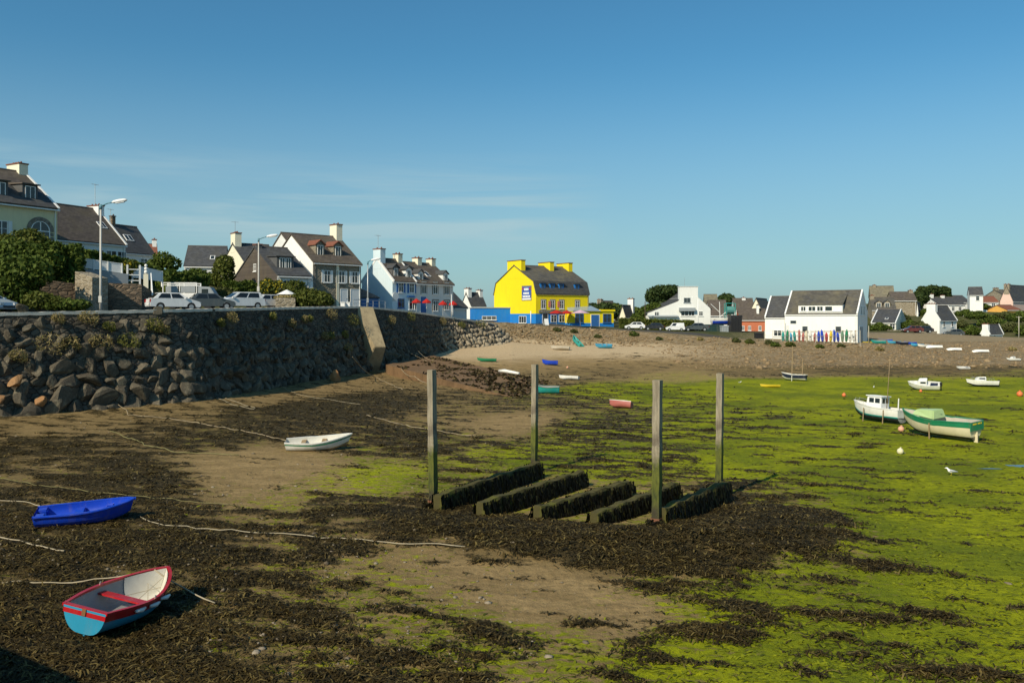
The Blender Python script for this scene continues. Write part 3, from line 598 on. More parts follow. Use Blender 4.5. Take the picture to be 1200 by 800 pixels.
for k, (s, fr, sz) in enumerate(vis):
    p, az = bpos(s, fr); dims = (sz*.5*rng.uniform(.8, 1.05), sz*.74*rng.uniform(.8, 1.3), sz*.62*rng.uniform(.75, 1.1)); rot = (rng.uniform(-3.1, 3.1), rng.uniform(-.3, .3), az+rng.uniform(-.3, .3))
    if k < 285:
        o = bpy.data.objects.new('boulder', RM[(k*5) % 14]); COL.objects.link(o); o.location = p; o.rotation_euler = rot; o.scale = dims
        tag(o, 'grey granite boulder wedged among others in the rock facing of the sea wall', 'boulder', 'boulders facing the sea wall')
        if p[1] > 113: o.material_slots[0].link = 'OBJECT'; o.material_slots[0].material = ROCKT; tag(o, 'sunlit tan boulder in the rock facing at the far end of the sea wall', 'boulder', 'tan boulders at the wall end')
    else: (rest2 if p[1] > 113 else rest).append((p, rot, dims, RM[(k*5) % 14]))
def heap(rest, name, mat):
  VV = []; FF = []; off = 0
  for p, rot, dims, me in rest:
    n2_ = len(me.vertices); c_ = np.empty(n2_*3, np.float32); me.vertices.foreach_get('co', c_); c_ = c_.reshape(-1, 3)*np.array(dims)
    from mathutils import Euler
    c_ = c_@np.array(Euler(rot).to_matrix()).T+np.array(p); f_ = np.empty(len(me.polygons)*3, np.int32); me.polygons.foreach_get('vertices', f_); VV.append(c_); FF.append(f_.reshape(-1, 3)+off); off += n2_
  if rest: o = npmesh(name, np.concatenate(VV), np.concatenate(FF), mat, None, False); o['kind'] = 'stuff'
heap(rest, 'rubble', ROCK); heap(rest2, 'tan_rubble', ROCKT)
def loose(px, py, sz, mat, label, z=None, zg=None):
    p = gr(px, py, .25 if z is None else z); me = rockmesh(int(px*7+py)); me.materials.clear(); me.materials.append(mat); o = bpy.data.objects.new('boulder', me); COL.objects.link(o)
    o.location = (p.x, p.y, float(gh(p.x, p.y))+sz*.3 if zg is None else zg); o.scale = (sz*.55, sz*.5, sz*.5); o.rotation_euler = (.2, .3, px); return tag(o, label, 'boulder')
loose(393, 446, 1.35, ROCKO, 'round reddish boulder standing alone at the wall foot beside the buttress')
def wallrock(s, fr, sz, mat, label):
    p, az = bpos(s, fr, .45); me = rockmesh(int(s*31)); me.materials.clear(); me.materials.append(mat); o = bpy.data.objects.new('boulder', me); COL.objects.link(o); o.location = p; o.scale = (sz*.5, sz*.6, sz*.5); o.rotation_euler = (.3, .2, az); tag(o, label, 'boulder')
wallrock(21.5, .36, .95, ROCKO, 'flat rusty orange boulder low in the rock facing at the near end of the wall')
wallrock(20.6, .22, .8, ROCKO, 'small orange boulder under the flat rusty one in the rock facing')
wallrock(22.7, .16, .8, ROCKO, 'pale square orange boulder at the very foot of the rock facing')
# plants rooted in the wall
PL = [(52,250/4+340,.9,DRYP),(80,405,.55,DRYP),(25,412,.5,DRYP),(118,398,.7,DRYP),(100,372,.6,DRYP),(121,385,.4,GREENP),(151,400,.7,GREENP),(178,383,.6,GREENP),(190,385,.4,DRYP),(265,374,.6,DRYP),(255,376,.4,GREENP),(315,372,.45,GREENP),
 (338,380,.5,DRYP),(352,376,.45,DRYP),(360,374,.4,GREENP),(386,368,.8,DRYP),(385,390,.5,GREENP),(376,398,.5,DRYP),(410,376,.9,GREENP),(405,405,.6,DRYP),(478,370,.8,GREENP),(455,374,.7,DRYP),(516,376,.7,DRYP),(540,380,.6,GREENP),(562,380,.9,GREENP),(60,372,.4,DRYP),(400,388,.5,GREENP)]
def wallpoint(px, py):
    best = None
    for i in range(0, n_, 2):
        for fr in (.1, .2, .3, .4, .5, .6, .7, .75, .8, .85, .9, .94, .97):
            p = WB[i]*(1-fr)+WT[i]*fr
            if p[1] < 1: continue
            e = abs(600+F*p[0]/p[1]-px)+abs(YH+F*(H-p[2])/p[1]-py)
            if best is None or e < best[0]: best = (e, p, out2[i])
    return best[1], best[2]
for k, (px, py, sz, mt) in enumerate(PL):
    sz *= 1.35
    p, o_ = wallpoint(px, py); r = thing('wall_plant', 'dry yellow tuft of a plant rooted in a joint of the sea wall' if mt is DRYP else 'green and yellow leafy plant hanging from a joint of the sea wall', 'plant', (p[0]+o_[0]*.25, p[1]+o_[1]*.25, p[2]), math.atan2(o_[1], o_[0]), 'plants growing in the sea wall')
    P_, N_ = blobpts([(.1, 0, .05, sz*.5, sz*.75, sz*.55), (.15, sz*.4, -.2*sz, sz*.35, sz*.4, sz*.4), (.1, -sz*.4, .1, sz*.3, sz*.4, sz*.35)], 420); leafcloud(P_, N_, .075, mt, 'foliage', r, 1.2, .28)
# buttress with a sloping top
bt = thing('buttress', 'sloping sandy coloured stone buttress jutting from the sea wall onto the slipway', 'buttress', (0, 0, 0))
p0 = Vector((-16.9, 90.2, 7.12)); dr = Vector((.80, -.60, 0)); wd_ = Vector((.83, .55, 0)); bm_ = MB(); w2 = 2.3
prof = [(-.8, -.5), (-.8, 7.12), (.3, 7.12), (3.4, 2.95), (3.1, 2.4), (1.2, -.5)]
for side in (0, 1):
    pass
vv = [Vector((p0.x, p0.y, 0))+dr*a+Vector((0, 0, z))+wd_*(s_*w2*(1-.13*max(a, 0))) for s_ in (0, 1) for a, z in prof]
bm_.add(vv, [(0, 1, 2, 3, 4, 5), (11, 10, 9, 8, 7, 6)]+[(i, i+6, (i+1) % 6+6, (i+1) % 6) for i in range(6)])
BUT = M('buttress_render', (.36, .29, .18), .9, .25, .9, .6, 6, dirt=(.10, .085, .06, .75)); bm_.build('masonry', BUT, bt, bev=.05)
# slipway
SLIP = M('slipway_concrete', (.20, .125, .068), .9, .3, .6, .6, 8, dirt=(.05, .04, .025, .6))
a_, b_, c_, d_ = (-13.0, 88.0, 1.15), (-9.6, 104, 1.4), (3.6, 79, .0), (.9, 62.5, -.05)
sm_ = MB(); nseg = 24; vv = []
for i in range(nseg+1):
    t = i/nseg; n1_ = Vector(a_).lerp(Vector(d_), t); f1_ = Vector(b_).lerp(Vector(c_), t); j = .05*math.sin(i*2.1)
    vv += [n1_+Vector((0, j, -1.5)), n1_+Vector((0, j, 0)), f1_, f1_+Vector((0, 0, -1.5))]
ff = []
for i in range(nseg): o_ = i*4; ff += [(o_+k, o_+k+4, o_+(k+1) % 4+4, o_+(k+1) % 4) for k in range(3)]
sm_.add(vv, ff+[(0, 1, 2, 3)]); so_ = sm_.build('slipway', SLIP)
qs = rng.uniform(0, 1, 2600); qt = rng.uniform(0, 1, 2600); aa = [np.array(v_) for v_ in (a_, b_, c_, d_)]
pp = (aa[0]*(1-qt)[:, None]+aa[1]*qt[:, None])*(1-qs)[:, None]+(aa[3]*(1-qt)[:, None]+aa[2]*qt[:, None])*qs[:, None]; kk = fbm(pp[:, 0]*.5, pp[:, 1]*.25, 4)+qs*.5 > .22; pp = pp[kk]
lw = leafcloud(pp+np.array([0, 0, .05]), np.tile([0, 0, 1.], (len(pp), 1)), .2, WEED, 'slipway_weed', None, .5, .5); lw['kind'] = 'stuff'; so_['kind'] = 'structure'
# the jetty the photographer stands on: its shadow falls across the near corner of the flat
JET = dm('jetty_concrete', (.3, .29, .27), .9, .2, .7, .4, 8)
jt = MB().prism_z([(-30, 21.8), (-12.3, 10.75), (-10.55, 9.6), (-5.2, 5.2), (-3, 3.5), (0, 2.4), (8, 2.0), (14, -6), (-30, -10)], -.7, 4.3).build('jetty', JET, bev=.03); jt['kind'] = 'structure'
# ------------------------------------------------------------------ careening grid: posts and weed-hung beams
def postm():
    m, nt, b, out = newmat('weathered_post'); v = coords(nt, (1, 1, .25)); v0 = coords(nt)
    sp = nt.nodes.new('ShaderNodeSeparateXYZ'); nt.links.new(v0, sp.inputs[0])
    n1 = noise(nt, v, 6, 7, .7); n2 = noise(nt, v0, 3, 6, .7); n3 = noise(nt, coords(nt, (1, 1, .06)), 22, 5, .6)
    wood = mixc(nt, ramp(nt, n3, [(.3, 0.), (.7, 1.)]), (.17, .14, .095), (.36, .31, .22))
    wood = mixc(nt, mth(nt, 'MULTIPLY', ramp(nt, n1, [(.5, 0.), (.72, 1.)]), .6), wood, (.10, .09, .07))
    zz = mth(nt, 'ADD', sp.outputs[2], mth(nt, 'MULTIPLY', mth(nt, 'SUBTRACT', n2, .5), 1.5))
    zone = nt.nodes.new('ShaderNodeMapRange'); zone.inputs[1].default_value = 0; zone.inputs[2].default_value = 4.2; nt.links.new(zz, zone.inputs[0])
    grn = mixc(nt, ramp(nt, n1, [(.35, 0.), (.65, 1.)]), (.035, .045, .008), (.14, .15, .015))
    c = mixc(nt, ramp(nt, zone.outputs[0], [(.40, 1.), (.50, 0.)]), wood, grn)
    c = mixc(nt, ramp(nt, zone.outputs[0], [(.04, 1.), (.22, 0.)]), c, (.035, .028, .015))
    c = mixc(nt, mth(nt, 'MULTIPLY', ramp(nt, zone.outputs[0], [(.5, 0.), (.56, .75), (.64, 0.)]), 1.), c, (.09, .07, .05))
    nt.links.new(c, b.inputs['Base Color']); b.inputs['Roughness'].default_value = .85
    bump(nt, b, mth(nt, 'ADD', n3, mth(nt, 'MULTIPLY', n1, .5)), .8, .03); return m
POSTM = postm()
RUST = dm('rusty_collar', (.22, .10, .06), .8, .3, 6, .4, 20)
ga = R(33)   # bearing of the grid beams
def post(name_label, px, Y, ztop, w=.21, lean=(0, 0)):
    x = (px-600)/F*Y; z0 = float(gh(x, Y)); r = thing('mooring_post', name_label, 'post', (x, Y, z0), -ga, 'square timber posts of the careening grid')
    r.rotation_euler = (lean[0], lean[1], -ga)
    m_ = MB(); h = ztop-z0; n = 16; vs = []; fs = []
    for i in range(n+1):
        z = -.4+(h+.4)*i/n; k = 1+.05*math.sin(i*1.9+px)+random.uniform(-.03, .03); o_ = random.uniform(-.006, .006)
        for a, b_ in ((-1, -1), (1, -1), (1, 1), (-1, 1)): vs.append((a*w/2*k+o_, b_*w/2*k, z))
    for i in range(n):
        for k in range(4): fs.append((i*4+k, i*4+(k+1) % 4, i*4+4+(k+1) % 4, i*4+4+k))
    fs += [(3, 2, 1, 0), (n*4, n*4+1, n*4+2, n*4+3)]
    m_.add(vs, fs); m_.build('shaft', POSTM, r)
    f_ = w/2+.02; MB().box(-f_, f_, -f_, f_, .10, .26).build('collar', RUST, r)
    # weed hanging from the foot
    P_ = np.stack([rng.uniform(-.25, .25, 260), rng.uniform(-.25, .25, 260), rng.uniform(-.05, .22, 260)], 1); leafcloud(P_, np.stack([P_[:, 0], P_[:, 1], .2+0*P_[:, 0]], 1), .08, WEEDB, 'seaweed', r, .8, .4)
    return r
post('tall grey post with a green stained foot nearest the white clinker dinghy', 508, 26.6, 4.37, lean=(R(.5), R(-.6)))
post('grey post behind the grid whose tip overlaps the beach below the yellow house', 626, 33.1, 4.18, .2, (R(-.4), R(.3)))
post('post with an orange mark near the top standing nearest of the four', 769.5, 23.5, 4.28, .215, (0, R(.4)))
post('post at the seaward corner casting a long thin shadow on green algae', 842.5, 28.2, 4.16, .2, (R(.3), R(.7)))
BM = [((513,597),(630,556),.62,'longest seaweed hung beam running between two posts on the side towards the wall'), ((563,605),(681,566),.58,'weedy beam with a pale worn top, second from the sea wall side'), ((630,610),(736,577),.56,'middle beam of the five, draped with black seaweed'),
      ((697,618),(791,580),.55,'short weedy beam beside the post with an orange mark'), ((775,622),(849,586),.72,'high black weedy beam ending at the post with the long shadow')]
BTOP = M('weedy_beam', (.085, .075, .03), .9, .5, 1.5, .8, 9, dirt=(.17, .18, .02, .6))
for (a, b_, hh, lab) in BM:
    A = gr(*a, .12); B = gr(*b_, .12); d = B-A; L = d.length; z0 = float(gh(A.x, A.y)); r = thing('grid_beam', lab, 'beam', (A.x, A.y, min(z0, float(gh(B.x, B.y)))-.02), math.atan2(d.y, d.x), 'beams of the careening grid')
    ww = .32; m_ = MB(); n = 22; vs = []; fs = []
    for i in range(n+1):
        t = i/n; u = L*t; wv = ww/2*(1+.12*math.sin(i*2.3)); h1 = hh*(1+.05*math.sin(i*1.3+a[0])); vs += [(u, -wv, -.2), (u, -wv*.95, h1*.85), (u, -wv*.7, h1), (u, wv*.7, h1*1.01), (u, wv*.95, h1*.85), (u, wv, -.2)]
    for i in range(n):
        for k in range(5): fs.append((i*6+k, i*6+k+1, i*6+7+k, i*6+6+k))
    fs += [(5, 4, 3, 2, 1, 0), tuple(range(n*6, n*6+6))]; m_.add(vs, fs); m_.build('timber', BTOP, r)
    k = int(1500*L/5); u = rng.uniform(-.1, L+.1, k); sd_ = rng.choice([-1, 1, 1, -1, 0], k); z = rng.uniform(0, hh*1.02, k); y = sd_*(ww/2+rng.uniform(.0, .05, k)+.07*(1-z/hh)); z = np.where(sd_ == 0, hh+.02, z); y = np.where(sd_ == 0, rng.uniform(-.2, .2, k), y)
    kk = ~((sd_ == 0) & (rng.uniform(0, 1, k) < .85)); u, y, z, sd_ = u[kk], y[kk], z[kk], sd_[kk]; k = len(u)
    ln = rng.uniform(.10, .30, k); wx = rng.uniform(.02, .06, k); ox = rng.normal(0, .03, k); oy = sd_*rng.uniform(.0, .05, k)
    hz = np.where(sd_ == 0, .02, -1.); ax = np.where(sd_ == 0, rng.uniform(-1, 1, k)*ln, ox)
    V = np.stack([np.stack([u-wx, y, z], 1), np.stack([u+wx, y, z+.01], 1), np.stack([u+wx*.6+ax, y+oy, z+hz*ln*np.where(sd_ == 0, 1, .85)], 1), np.stack([u-wx*.6+ax, y+oy*1.2, z+hz*ln], 1)], 1).reshape(-1, 3)
    V[:, 2] = np.maximum(V[:, 2], -.02); npmesh('seaweed', V, np.arange(4*k).reshape(-1, 4), WEEDB, r, False)

# ------------------------------------------------------------------ boats
def hull_pts(L, B, D, sheer, tr=.75, full=.62, rise=.55, rake=.12, flat_=1.25, nt_=18, m=9, off=0., th=(0, math.pi/2), fl=None, bowp=.8):
    """rows of outer-skin points (stern to bow); off moves the skin in (-) or out (+)"""
    rows = []
    for i in range(nt_+1):
        t = i/nt_; half = B/2*((tr+(1-tr)*math.sin(math.pi/2*min(t/.45, 1))) if t < .45 else max(0, math.cos((t-.45)/.55*math.pi/2))**bowp)
        sh = D*(1+sheer[0]*(1-t)**2*(t < .4)+sheer[1]*max(0, (t-.35)/.65)**2); kz = D*rise*max(0, (t-.68)/.32)**2.2+.04*D*(1-t)
        half = max(half+off, .004); row = []
        for j in range(m+1):
            a = th[0]+(th[1]-th[0])*j/m; y = half*math.cos(a)**full; z = sh-(sh-kz-(-off if off < 0 else -off))*math.sin(a)**flat_
            if fl is not None: z = max(z, fl)
            x = L*t+rake*L*(z/D)*t**3*(.8)-.02*L*(z/D)*(t < .02)
            row.append((x-(0 if t < 1 else -off*.5), y, z))
        rows.append(row)
    return rows
def skin(mb, rows, both=True, transom=True):
    m = len(rows[0])-1
    for s in ((1, -1) if both else (1,)):
        vs = [(p[0], p[1]*s, p[2]) for r_ in rows for p in r_]; w_ = m+1
        mb.add(vs, [(i*w_+j, i*w_+j+1, (i+1)*w_+j+1, (i+1)*w_+j) for i in range(len(rows)-1) for j in range(m)])
    if transom:
        r0 = rows[0]; mb.add([(p[0], p[1], p[2]) for p in r0]+[(p[0], -p[1], p[2]) for p in r0[::-1][1:]], [tuple(range(2*len(r0)-1))])
    return mb
def gunwale(mb, rows, w, h, up=0.):
    """rectangular rail following the sheer on both sides and closing at the bow"""
    pts = [(p[0][0], p[0][1], p[0][2]) for p in rows]; path = pts+[(x, -y, z) for x, y, z in pts[::-1]]; vs = []; n = len(path)
    for i, (x, y, z) in enumerate(path):
        a = Vector(path[max(i-1, 0)]); c_ = Vector(path[min(i+1, n-1)]); d = c_-a; d.z = 0; d = d.normalized() if d.length > 1e-6 else Vector((0, -1, 0)); o_ = Vector((-d.y, d.x, 0))
        p = Vector((x, y, z+up)); vs += [p+o_*w*.45-Vector((0, 0, h/2)), p+o_*w*.45+Vector((0, 0, h/2)), p-o_*w*.55+Vector((0, 0, h/2)), p-o_*w*.55-Vector((0, 0, h/2))]
    return mb.add(vs, [(i*4+k, i*4+(k+1) % 4, i*4+4+(k+1) % 4, i*4+4+k) for i in range(n-1) for k in range(4)]+[(0, 1, 2, 3), ((n-1)*4+3, (n-1)*4+2, (n-1)*4+1, (n-1)*4)])
def width_at(rows, x, z):
    best = min(rows, key=lambda r_: abs(r_[0][0]-x)); ys_ = [(abs(p[2]-z), p[1]) for p in best]; return min(ys_)[1]
def set_boat(r, px, py, head, heel=0, pitch=0, L=0, zoff=0., z=0., s=1.):
    """put a boat's mid point over the photo pixel; head in degrees from +X, counter-clockwise"""
    p = gr(px, py, z); zz = float(gh(p.x, p.y)); p = gr(px, py, zz); rot = Matrix.Rotation(R(head), 4, 'Z')@Matrix.Rotation(R(-pitch), 4, 'Y')@Matrix.Rotation(R(heel), 4, 'X')
    r.rotation_euler = rot.to_euler(); r.location = p-rot@Vector((L/2*s, 0, 0))+Vector((0, 0, zoff*s)); r.scale = (s, s, s); return r
def dinghy(name, label, L, B, D, hullm, linem, gunm, thwm, sheer=(.05, .35), thw=(.36, .68), g=(.06, .05), strake=None, group=None, **kw):
    r = thing(name, label, 'boat', group=group); hr = hull_pts(L, B, D, sheer, **kw); skin(MB(), hr).build('hull', hullm, r, True)
    ir = hull_pts(L-.05, B, D, sheer, off=-.035, fl=D*.20, **kw); ir = [[(x+.03, y, z) for x, y, z in q] for q in ir]; li = skin(MB(), ir)
    li.build('lining', linem, r, True); gunwale(MB(), hr, *g).build('gunwale', gunm, r)
    for t in thw:
        i = int(t*18); y = hr[i][0][1]-.03; zt_ = hr[i][0][2]*.74; x = hr[i][0][0]; MB().box(x-.12, x+.12, -y*.97, y*.97, zt_-.02, zt_+.02).build('thwart', thwm, r)
    if strake:
        sr = hull_pts(L, B, D, sheer, off=.012, th=(0.02, strake[1]), m=3, **kw); skin(MB(), sr, transom=False).build('sheer_strake', strake[0], r, True)
    return r, hr
RED = paint('red_boat_paint', (.42, .012, .018)); SKYB = paint('sky_blue_boat_paint', (.03, .30, .50)); NAVYG = paint('grey_boat_inside', (.28, .28, .28), .6, 0); PALEIN = paint('pale_boat_inside', (.62, .60, .53), .55, 0)
PBLUE = paint('blue_plastic_hull', (.008, .055, .50), .38, .1); GEL = paint('white_gelcoat', (.78, .77, .72), .4, .2); GELC = paint('cream_boat_paint', (.72, .64, .44), .45, .1); GREENB = paint('green_boat_paint', (.012, .20, .095), .4, .2)
LIME = paint('pale_green_cuddy', (.42, .56, .26), .5, .1); ANTIF = paint('dark_antifouling', (.025, .03, .03), .8, 0); NAVY = paint('navy_boat_paint', (.012, .02, .05), .5, .1); TEAL = paint('teal_boat_paint', (.02, .30, .27), .45, .1); CYAN = paint('light_blue_boat_paint', (.05, .32, .52), .45, .1)
YEL = paint('yellow_boat_paint', (.72, .52, .03), .45, .1); PINKB = paint('faded_red_boat_paint', (.40, .12, .10), .5, .1); VARN = dm('varnished_wood', (.22, .11, .05), .5, .25, 4); BUFF = paint('buff_deck', (.50, .46, .38), .6, 0); ORB = paint('orange_buoy', (.75, .18, .05), .5, .1); TARP = dm('blue_tarpaulin', (.02, .11, .38), .6, .15, 2, .4, 6)
WOODP = dm('bare_wood', (.33, .24, .14), .8, .25, 5, .3, 20)

# red and sky-blue dinghy in the near corner
r, hr = dinghy('rowing_dinghy', 'small sky blue dinghy with a red gunwale and pale foredeck lining', 2.75, 1.56, .60, SKYB, NAVYG, RED, RED, (.0, .42), (.55,), (.075, .06), strake=(RED, .42), tr=.72, bowp=.72, rake=.06, rise=.4)
i0 = 13; fr_ = hull_pts(2.70, 1.56, .60, (.0, .42), off=-.05, fl=.16, tr=.72, bowp=.72, rake=.06, rise=.4)[13:]; skin(MB(), fr_, transom=False).build('bow_lining', PALEIN, r, True)
y_ = hr[0][0][1]; MB().box(-.05, .05, -y_*.99, y_*.99, .44, .625).build('transom_board', RED, r); MB().box(-.075, -.05, -.05, .05, .46, .61).build('motor_pad', VARN, r)
MB().box(.25, .85, -.5, -.05, .24, .33).build('stern_seat', PALEIN, r, bev=.02); MB().box(.1, .5, .05, .55, .22, .29).build('side_seat', NAVYG, r, bev=.02)
m_ = MB()
for a, b_ in (((1.7, -.4, .3), (2.5, .22, .5)), ((1.75, .38, .33), (2.45, -.2, .5)), ((1.6, 0, .2), (2.75, 0, .62))): m_.tube([a, b_], .008, 5)
m_.build('painter_line', dm('pale_rope', (.40, .35, .25), .9, .2, 6, .3, 60), r); ROPE = MAT['pale_rope']
for i in (5, 8, 11): x, y, z = hr[i][0]; MB().tube([(x-.05, -y-.03, z-.10), (x+.17, -y-.04, z-.12), (x+.3, -y-.03, z-.10)], [.035, .055, .03], 8).build('fender', GEL, r, True)
for s in (-1, 1): x, y, z = hr[9][0]; MB().tube([(x, s*y, z), (x, s*y, z+.09)], .02, 6).build('rowlock', METAL, r)
MB().tube([(.05, 0, -.02), (1.9, 0, -.02)], .025, 6).build('keel', SKYB, r)
set_boat(r, 144, 726, 77, 8, -3, 2.75, .06, s=.82)
# blue plastic dinghy
def blue_plastic():
    L, B, D = 2.9, 1.35, .5; kw = dict(tr=.86, bowp=.55, rake=.07, rise=.5, flat_=1.05, full=.45); sheer = (.0, .38)
    r = thing('plastic_dinghy', 'bright blue moulded plastic dinghy with a notched stern lying on dark weed', 'boat'); hr = hull_pts(L, B, D, sheer, **kw); skin(MB(), hr).build('hull', PBLUE, r, True)
    ir = [[(x+.04, y, z) for x, y, z in q] for q in hull_pts(L-.12, B, D, sheer, off=-.09, fl=D*.25, **kw)]; skin(MB(), ir).build('lining', PBLUE, r, True); gunwale(MB(), hr, .13, .06).build('gunwale', PBLUE, r, bev=.015)
    y = hr[0][0][1]; MB().box(-.03, .3, .16, y*.95, .2, .5).build('stern_locker', PBLUE, r, bev=.04); MB().box(-.03, .3, -y*.95, -.16, .2, .5).build('stern_locker', PBLUE, r, bev=.04); MB().box(-.06, .05, -.16, .16, .0, .42).build('motor_pad', BLACKP, r)
    MB().box(1.15, 1.5, -.56, .56, .15, .38).build('thwart', PBLUE, r, bev=.04)
    for q in (.25, -.25): MB().box(2.15, 2.45, q-.15, q+.15, .2, .46).build('bow_seat', PBLUE, r, bev=.05)
    MB().box(-.035, -.02, .3, .52, .33, .41).build('registration_patch', GEL, r)
    k = hull_pts(L, B, D, sheer, off=.02, th=(.42, .55), m=1, **kw); skin(MB(), k, transom=False).build('rubbing_strake', PBLUE, r)
    return r
set_boat(blue_plastic(), 98, 611, 20, 6, 1.5, 2.9, .0, s=.82)
# white clinker dinghy
r, hr = dinghy('clinker_dinghy', 'white rowing dinghy with a thin dark green line below the rail', 3.1, 1.3, .52, GEL, PALEIN, GEL, WOODP, (.10, .55), (.3, .62), (.05, .05), tr=.6, bowp=.75, rake=.1, rise=.6)
k = hull_pts(3.1, 1.3, .52, (.10, .55), off=.012, th=(.22, .36), m=1, tr=.6, bowp=.75, rake=.1, rise=.6); skin(MB(), k, transom=False).build('painted_line', GREENB, r)
k = hull_pts(3.1, 1.3, .52, (.10, .55), off=.008, th=(.95, 1.57), m=4, tr=.6, bowp=.75, rake=.1, rise=.6); skin(MB(), k, transom=False).build('waterline_stain', M('stained_hull', (.36, .30, .2), .7, .3, 3), r, True)
MB().tube([(.02, 0, -.02), (2.4, 0, -.02)], .03, 6).build('keel', GEL, r); set_boat(r, 371, 527, 6, 9, 2, 3.1, .02, s=.84)

# ---- far boats
def bx_(mb, L, pts): return mb
# white cabin fishing boat
def cabin_boat():
    L, B, D = 4.6, 2.1, 1.2; kw = dict(tr=.82, bowp=.7, rake=.08, rise=.55); sheer = (.0, .35)
    r = thing('fishing_boat', 'white cabin fishing boat with a wheelhouse and tall thin mast', 'boat'); hr = hull_pts(L, B, D, sheer, **kw); skin(MB(), hr).build('hull', GEL, r, True); gunwale(MB(), hr, .08, .08).build('gunwale', GEL, r)
    k = hull_pts(L, B, D, sheer, off=.012, th=(.75, 1.57), m=4, **kw); skin(MB(), k).build('bottom', ANTIF, r, True)
    k = hull_pts(L, B, D, sheer, off=.016, th=(.68, .80), m=1, **kw); skin(MB(), k, transom=False).build('boot_line', TEAL, r)
    dk = MB(); vs = [(q[0][0], s*q[0][1]*.96, q[0][2]-.16) for q in hr for s in (1, -1)]; dk.add(vs, [(i*2, i*2+1, i*2+3, i*2+2) for i in range(len(hr)-1)]); dk.build('deck', BUFF, r)
    cb = MB().prism_y([(1.75, D-.1), (3.3, D-.05), (3.15, D+.95), (1.75, D+.98)], -.62, .62); wh = cb.build('wheelhouse', WPAINT, r, bev=.03)
    MB().box(1.62, 3.3, -.7, .7, D+.98, D+1.06).build('wheelhouse_roof', WPAINT, r, bev=.02)
    for s in (-1, 1):
        for x in (1.88, 2.48): MB().box(x, x+.48, s*.625-.01, s*.625+.01, D+.42, D+.84).build('side_window', GLASS, wh)
    for y in (-.45, .06): MB().box(1.735, 1.755, y, y+.38, D+.42, D+.84).build('rear_window', GLASS, wh)
    for y in (-.5, .05):
        w_ = MB(); w_.add([(3.245, y, D+.42), (3.245, y+.45, D+.42), (3.185, y+.45, D+.84), (3.185, y, D+.84), (3.26, y, D+.42), (3.26, y+.45, D+.42), (3.2, y+.45, D+.84), (3.2, y, D+.84)], [(0,3,2,1),(4,5,6,7),(0,1,5,4),(1,2,6,5),(2,3,7,6),(3,0,4,7)]); w_.build('front_window', GLASS, wh)
    MB().tube([(1.5, .1, D), (1.42, .1, D+4.6)], [.04, .02], 6).build('mast', WOODP, r, True)
    MB().tube([(.8, -.55, D-.1), (.8, -.55, D+.95)], [.05, .05], 7).build('exhaust_pipe', GEL, r)
    rl = MB()
    for s in (-1, 1):
        pp = [(x, s*hr[i][0][1]*.95, hr[i][0][2]+.32) for i in (13, 15, 17) for x in [hr[i][0][0]]]; rl.tube(pp, .015, 5)
        for i in (13, 15, 17): x, y, z = hr[i][0]; rl.tube([(x, s*y*.95, z), (x, s*y*.95, z+.32)], .015, 5)
    rl.build('bow_rail', METAL, r)
    for x, s in ((1.2, -1), (3.2, -1), (1.2, 1), (3.2, 1)): MB().tube([(x, s*(B/2+.02), -.15), (x, s*(B/2-.0), D*.9)], .045, 6).build('prop_leg', WOODP, r)
    MB().tube([(.5, -.96, .75), (.7, -.97, .7)], .07, 8).build('fender', NAVY, r); return r
set_boat(cabin_boat(), 1030, 494, 122, 3, 1, 4.6, .12, s=.63)
def green_boat():
    L, B, D = 5.1, 2.1, 1.15; kw = dict(tr=.7, bowp=.62, rake=.05, rise=.75, flat_=1.2); sheer = (.12, .32)
    r = thing('fishing_boat', 'cream hulled open boat with green topsides and a pale green cuddy propped upright', 'boat'); hr = hull_pts(L, B, D, sheer, **kw); skin(MB(), hr).build('hull', GELC, r, True)
    k = hull_pts(L, B, D, sheer, off=.014, th=(0.0, .36), m=3, **kw); st = skin(MB(), k).build('topside_band', GREENB, r, True)
    k = hull_pts(L, B, D, sheer, off=.012, th=(1.0, 1.57), m=4, **kw); skin(MB(), k).build('bottom', dm('weedy_antifouling', (.06, .055, .03), .9, .4, 3), r, True)
    ir = [[(x+.04, y, z) for x, y, z in q] for q in hull_pts(L-.1, B, D, sheer, off=-.05, fl=.35, **kw)]; skin(MB(), ir).build('lining', BUFF, r, True); gunwale(MB(), hr, .10, .07).build('gunwale', GREENB, r)
    y = hr[0][0][1]; tp = MB().prism_x([(-y*.98, D*1.1), (-y*.99, D*.62), (y*.99, D*.62), (y*.98, D*1.1)], -.17, -.11); tp.build('transom_board', GREENB, r)
    for q in (-.42, -.24, -.1, .16, .3, .44): MB().box(-.19, -.172, q-.05, q+.05, D*.97, D*1.05).build('painted_mark', YEL, r)
    cud = MB(); cud.add([(2.5, -.72, D), (2.5, .72, D), (2.6, .55, D+.62), (2.6, -.55, D+.62), (4.3, -.55, D+.15), (4.3, .55, D+.15), (4.1, .3, D+.5), (4.1, -.3, D+.5)], [(0,1,2,3),(4,7,6,5),(0,3,7,4),(1,5,6,2),(3,2,6,7),(0,4,5,1)])
    cu = cud.build('cuddy', LIME, r, bev=.05); MB().tube([(2.57, -.2, D+.3), (2.57, -.2, D+.301)], .09, 10).build('porthole', GLASS, cu)
    MB().tube([(.4, 0, .0), (4.0, 0, -.0)], .06, 6).build('keel', GELC, r); MB().box(-.18, .12, -.03, .03, -.15, .6).build('rudder', GELC, r)
    for s in (-1, 1): MB().tube([(2.6, s*(B/2+.03), -.2), (2.6, s*(B/2+.03), D*.85)], .045, 6).build('prop_leg', WOODP, r)
    for t in (.12, .3): x = L*t; MB().box(x-.1, x+.1, -.75, .75, D*.8, D*.84).build('thwart', WOODP, r)
    return r
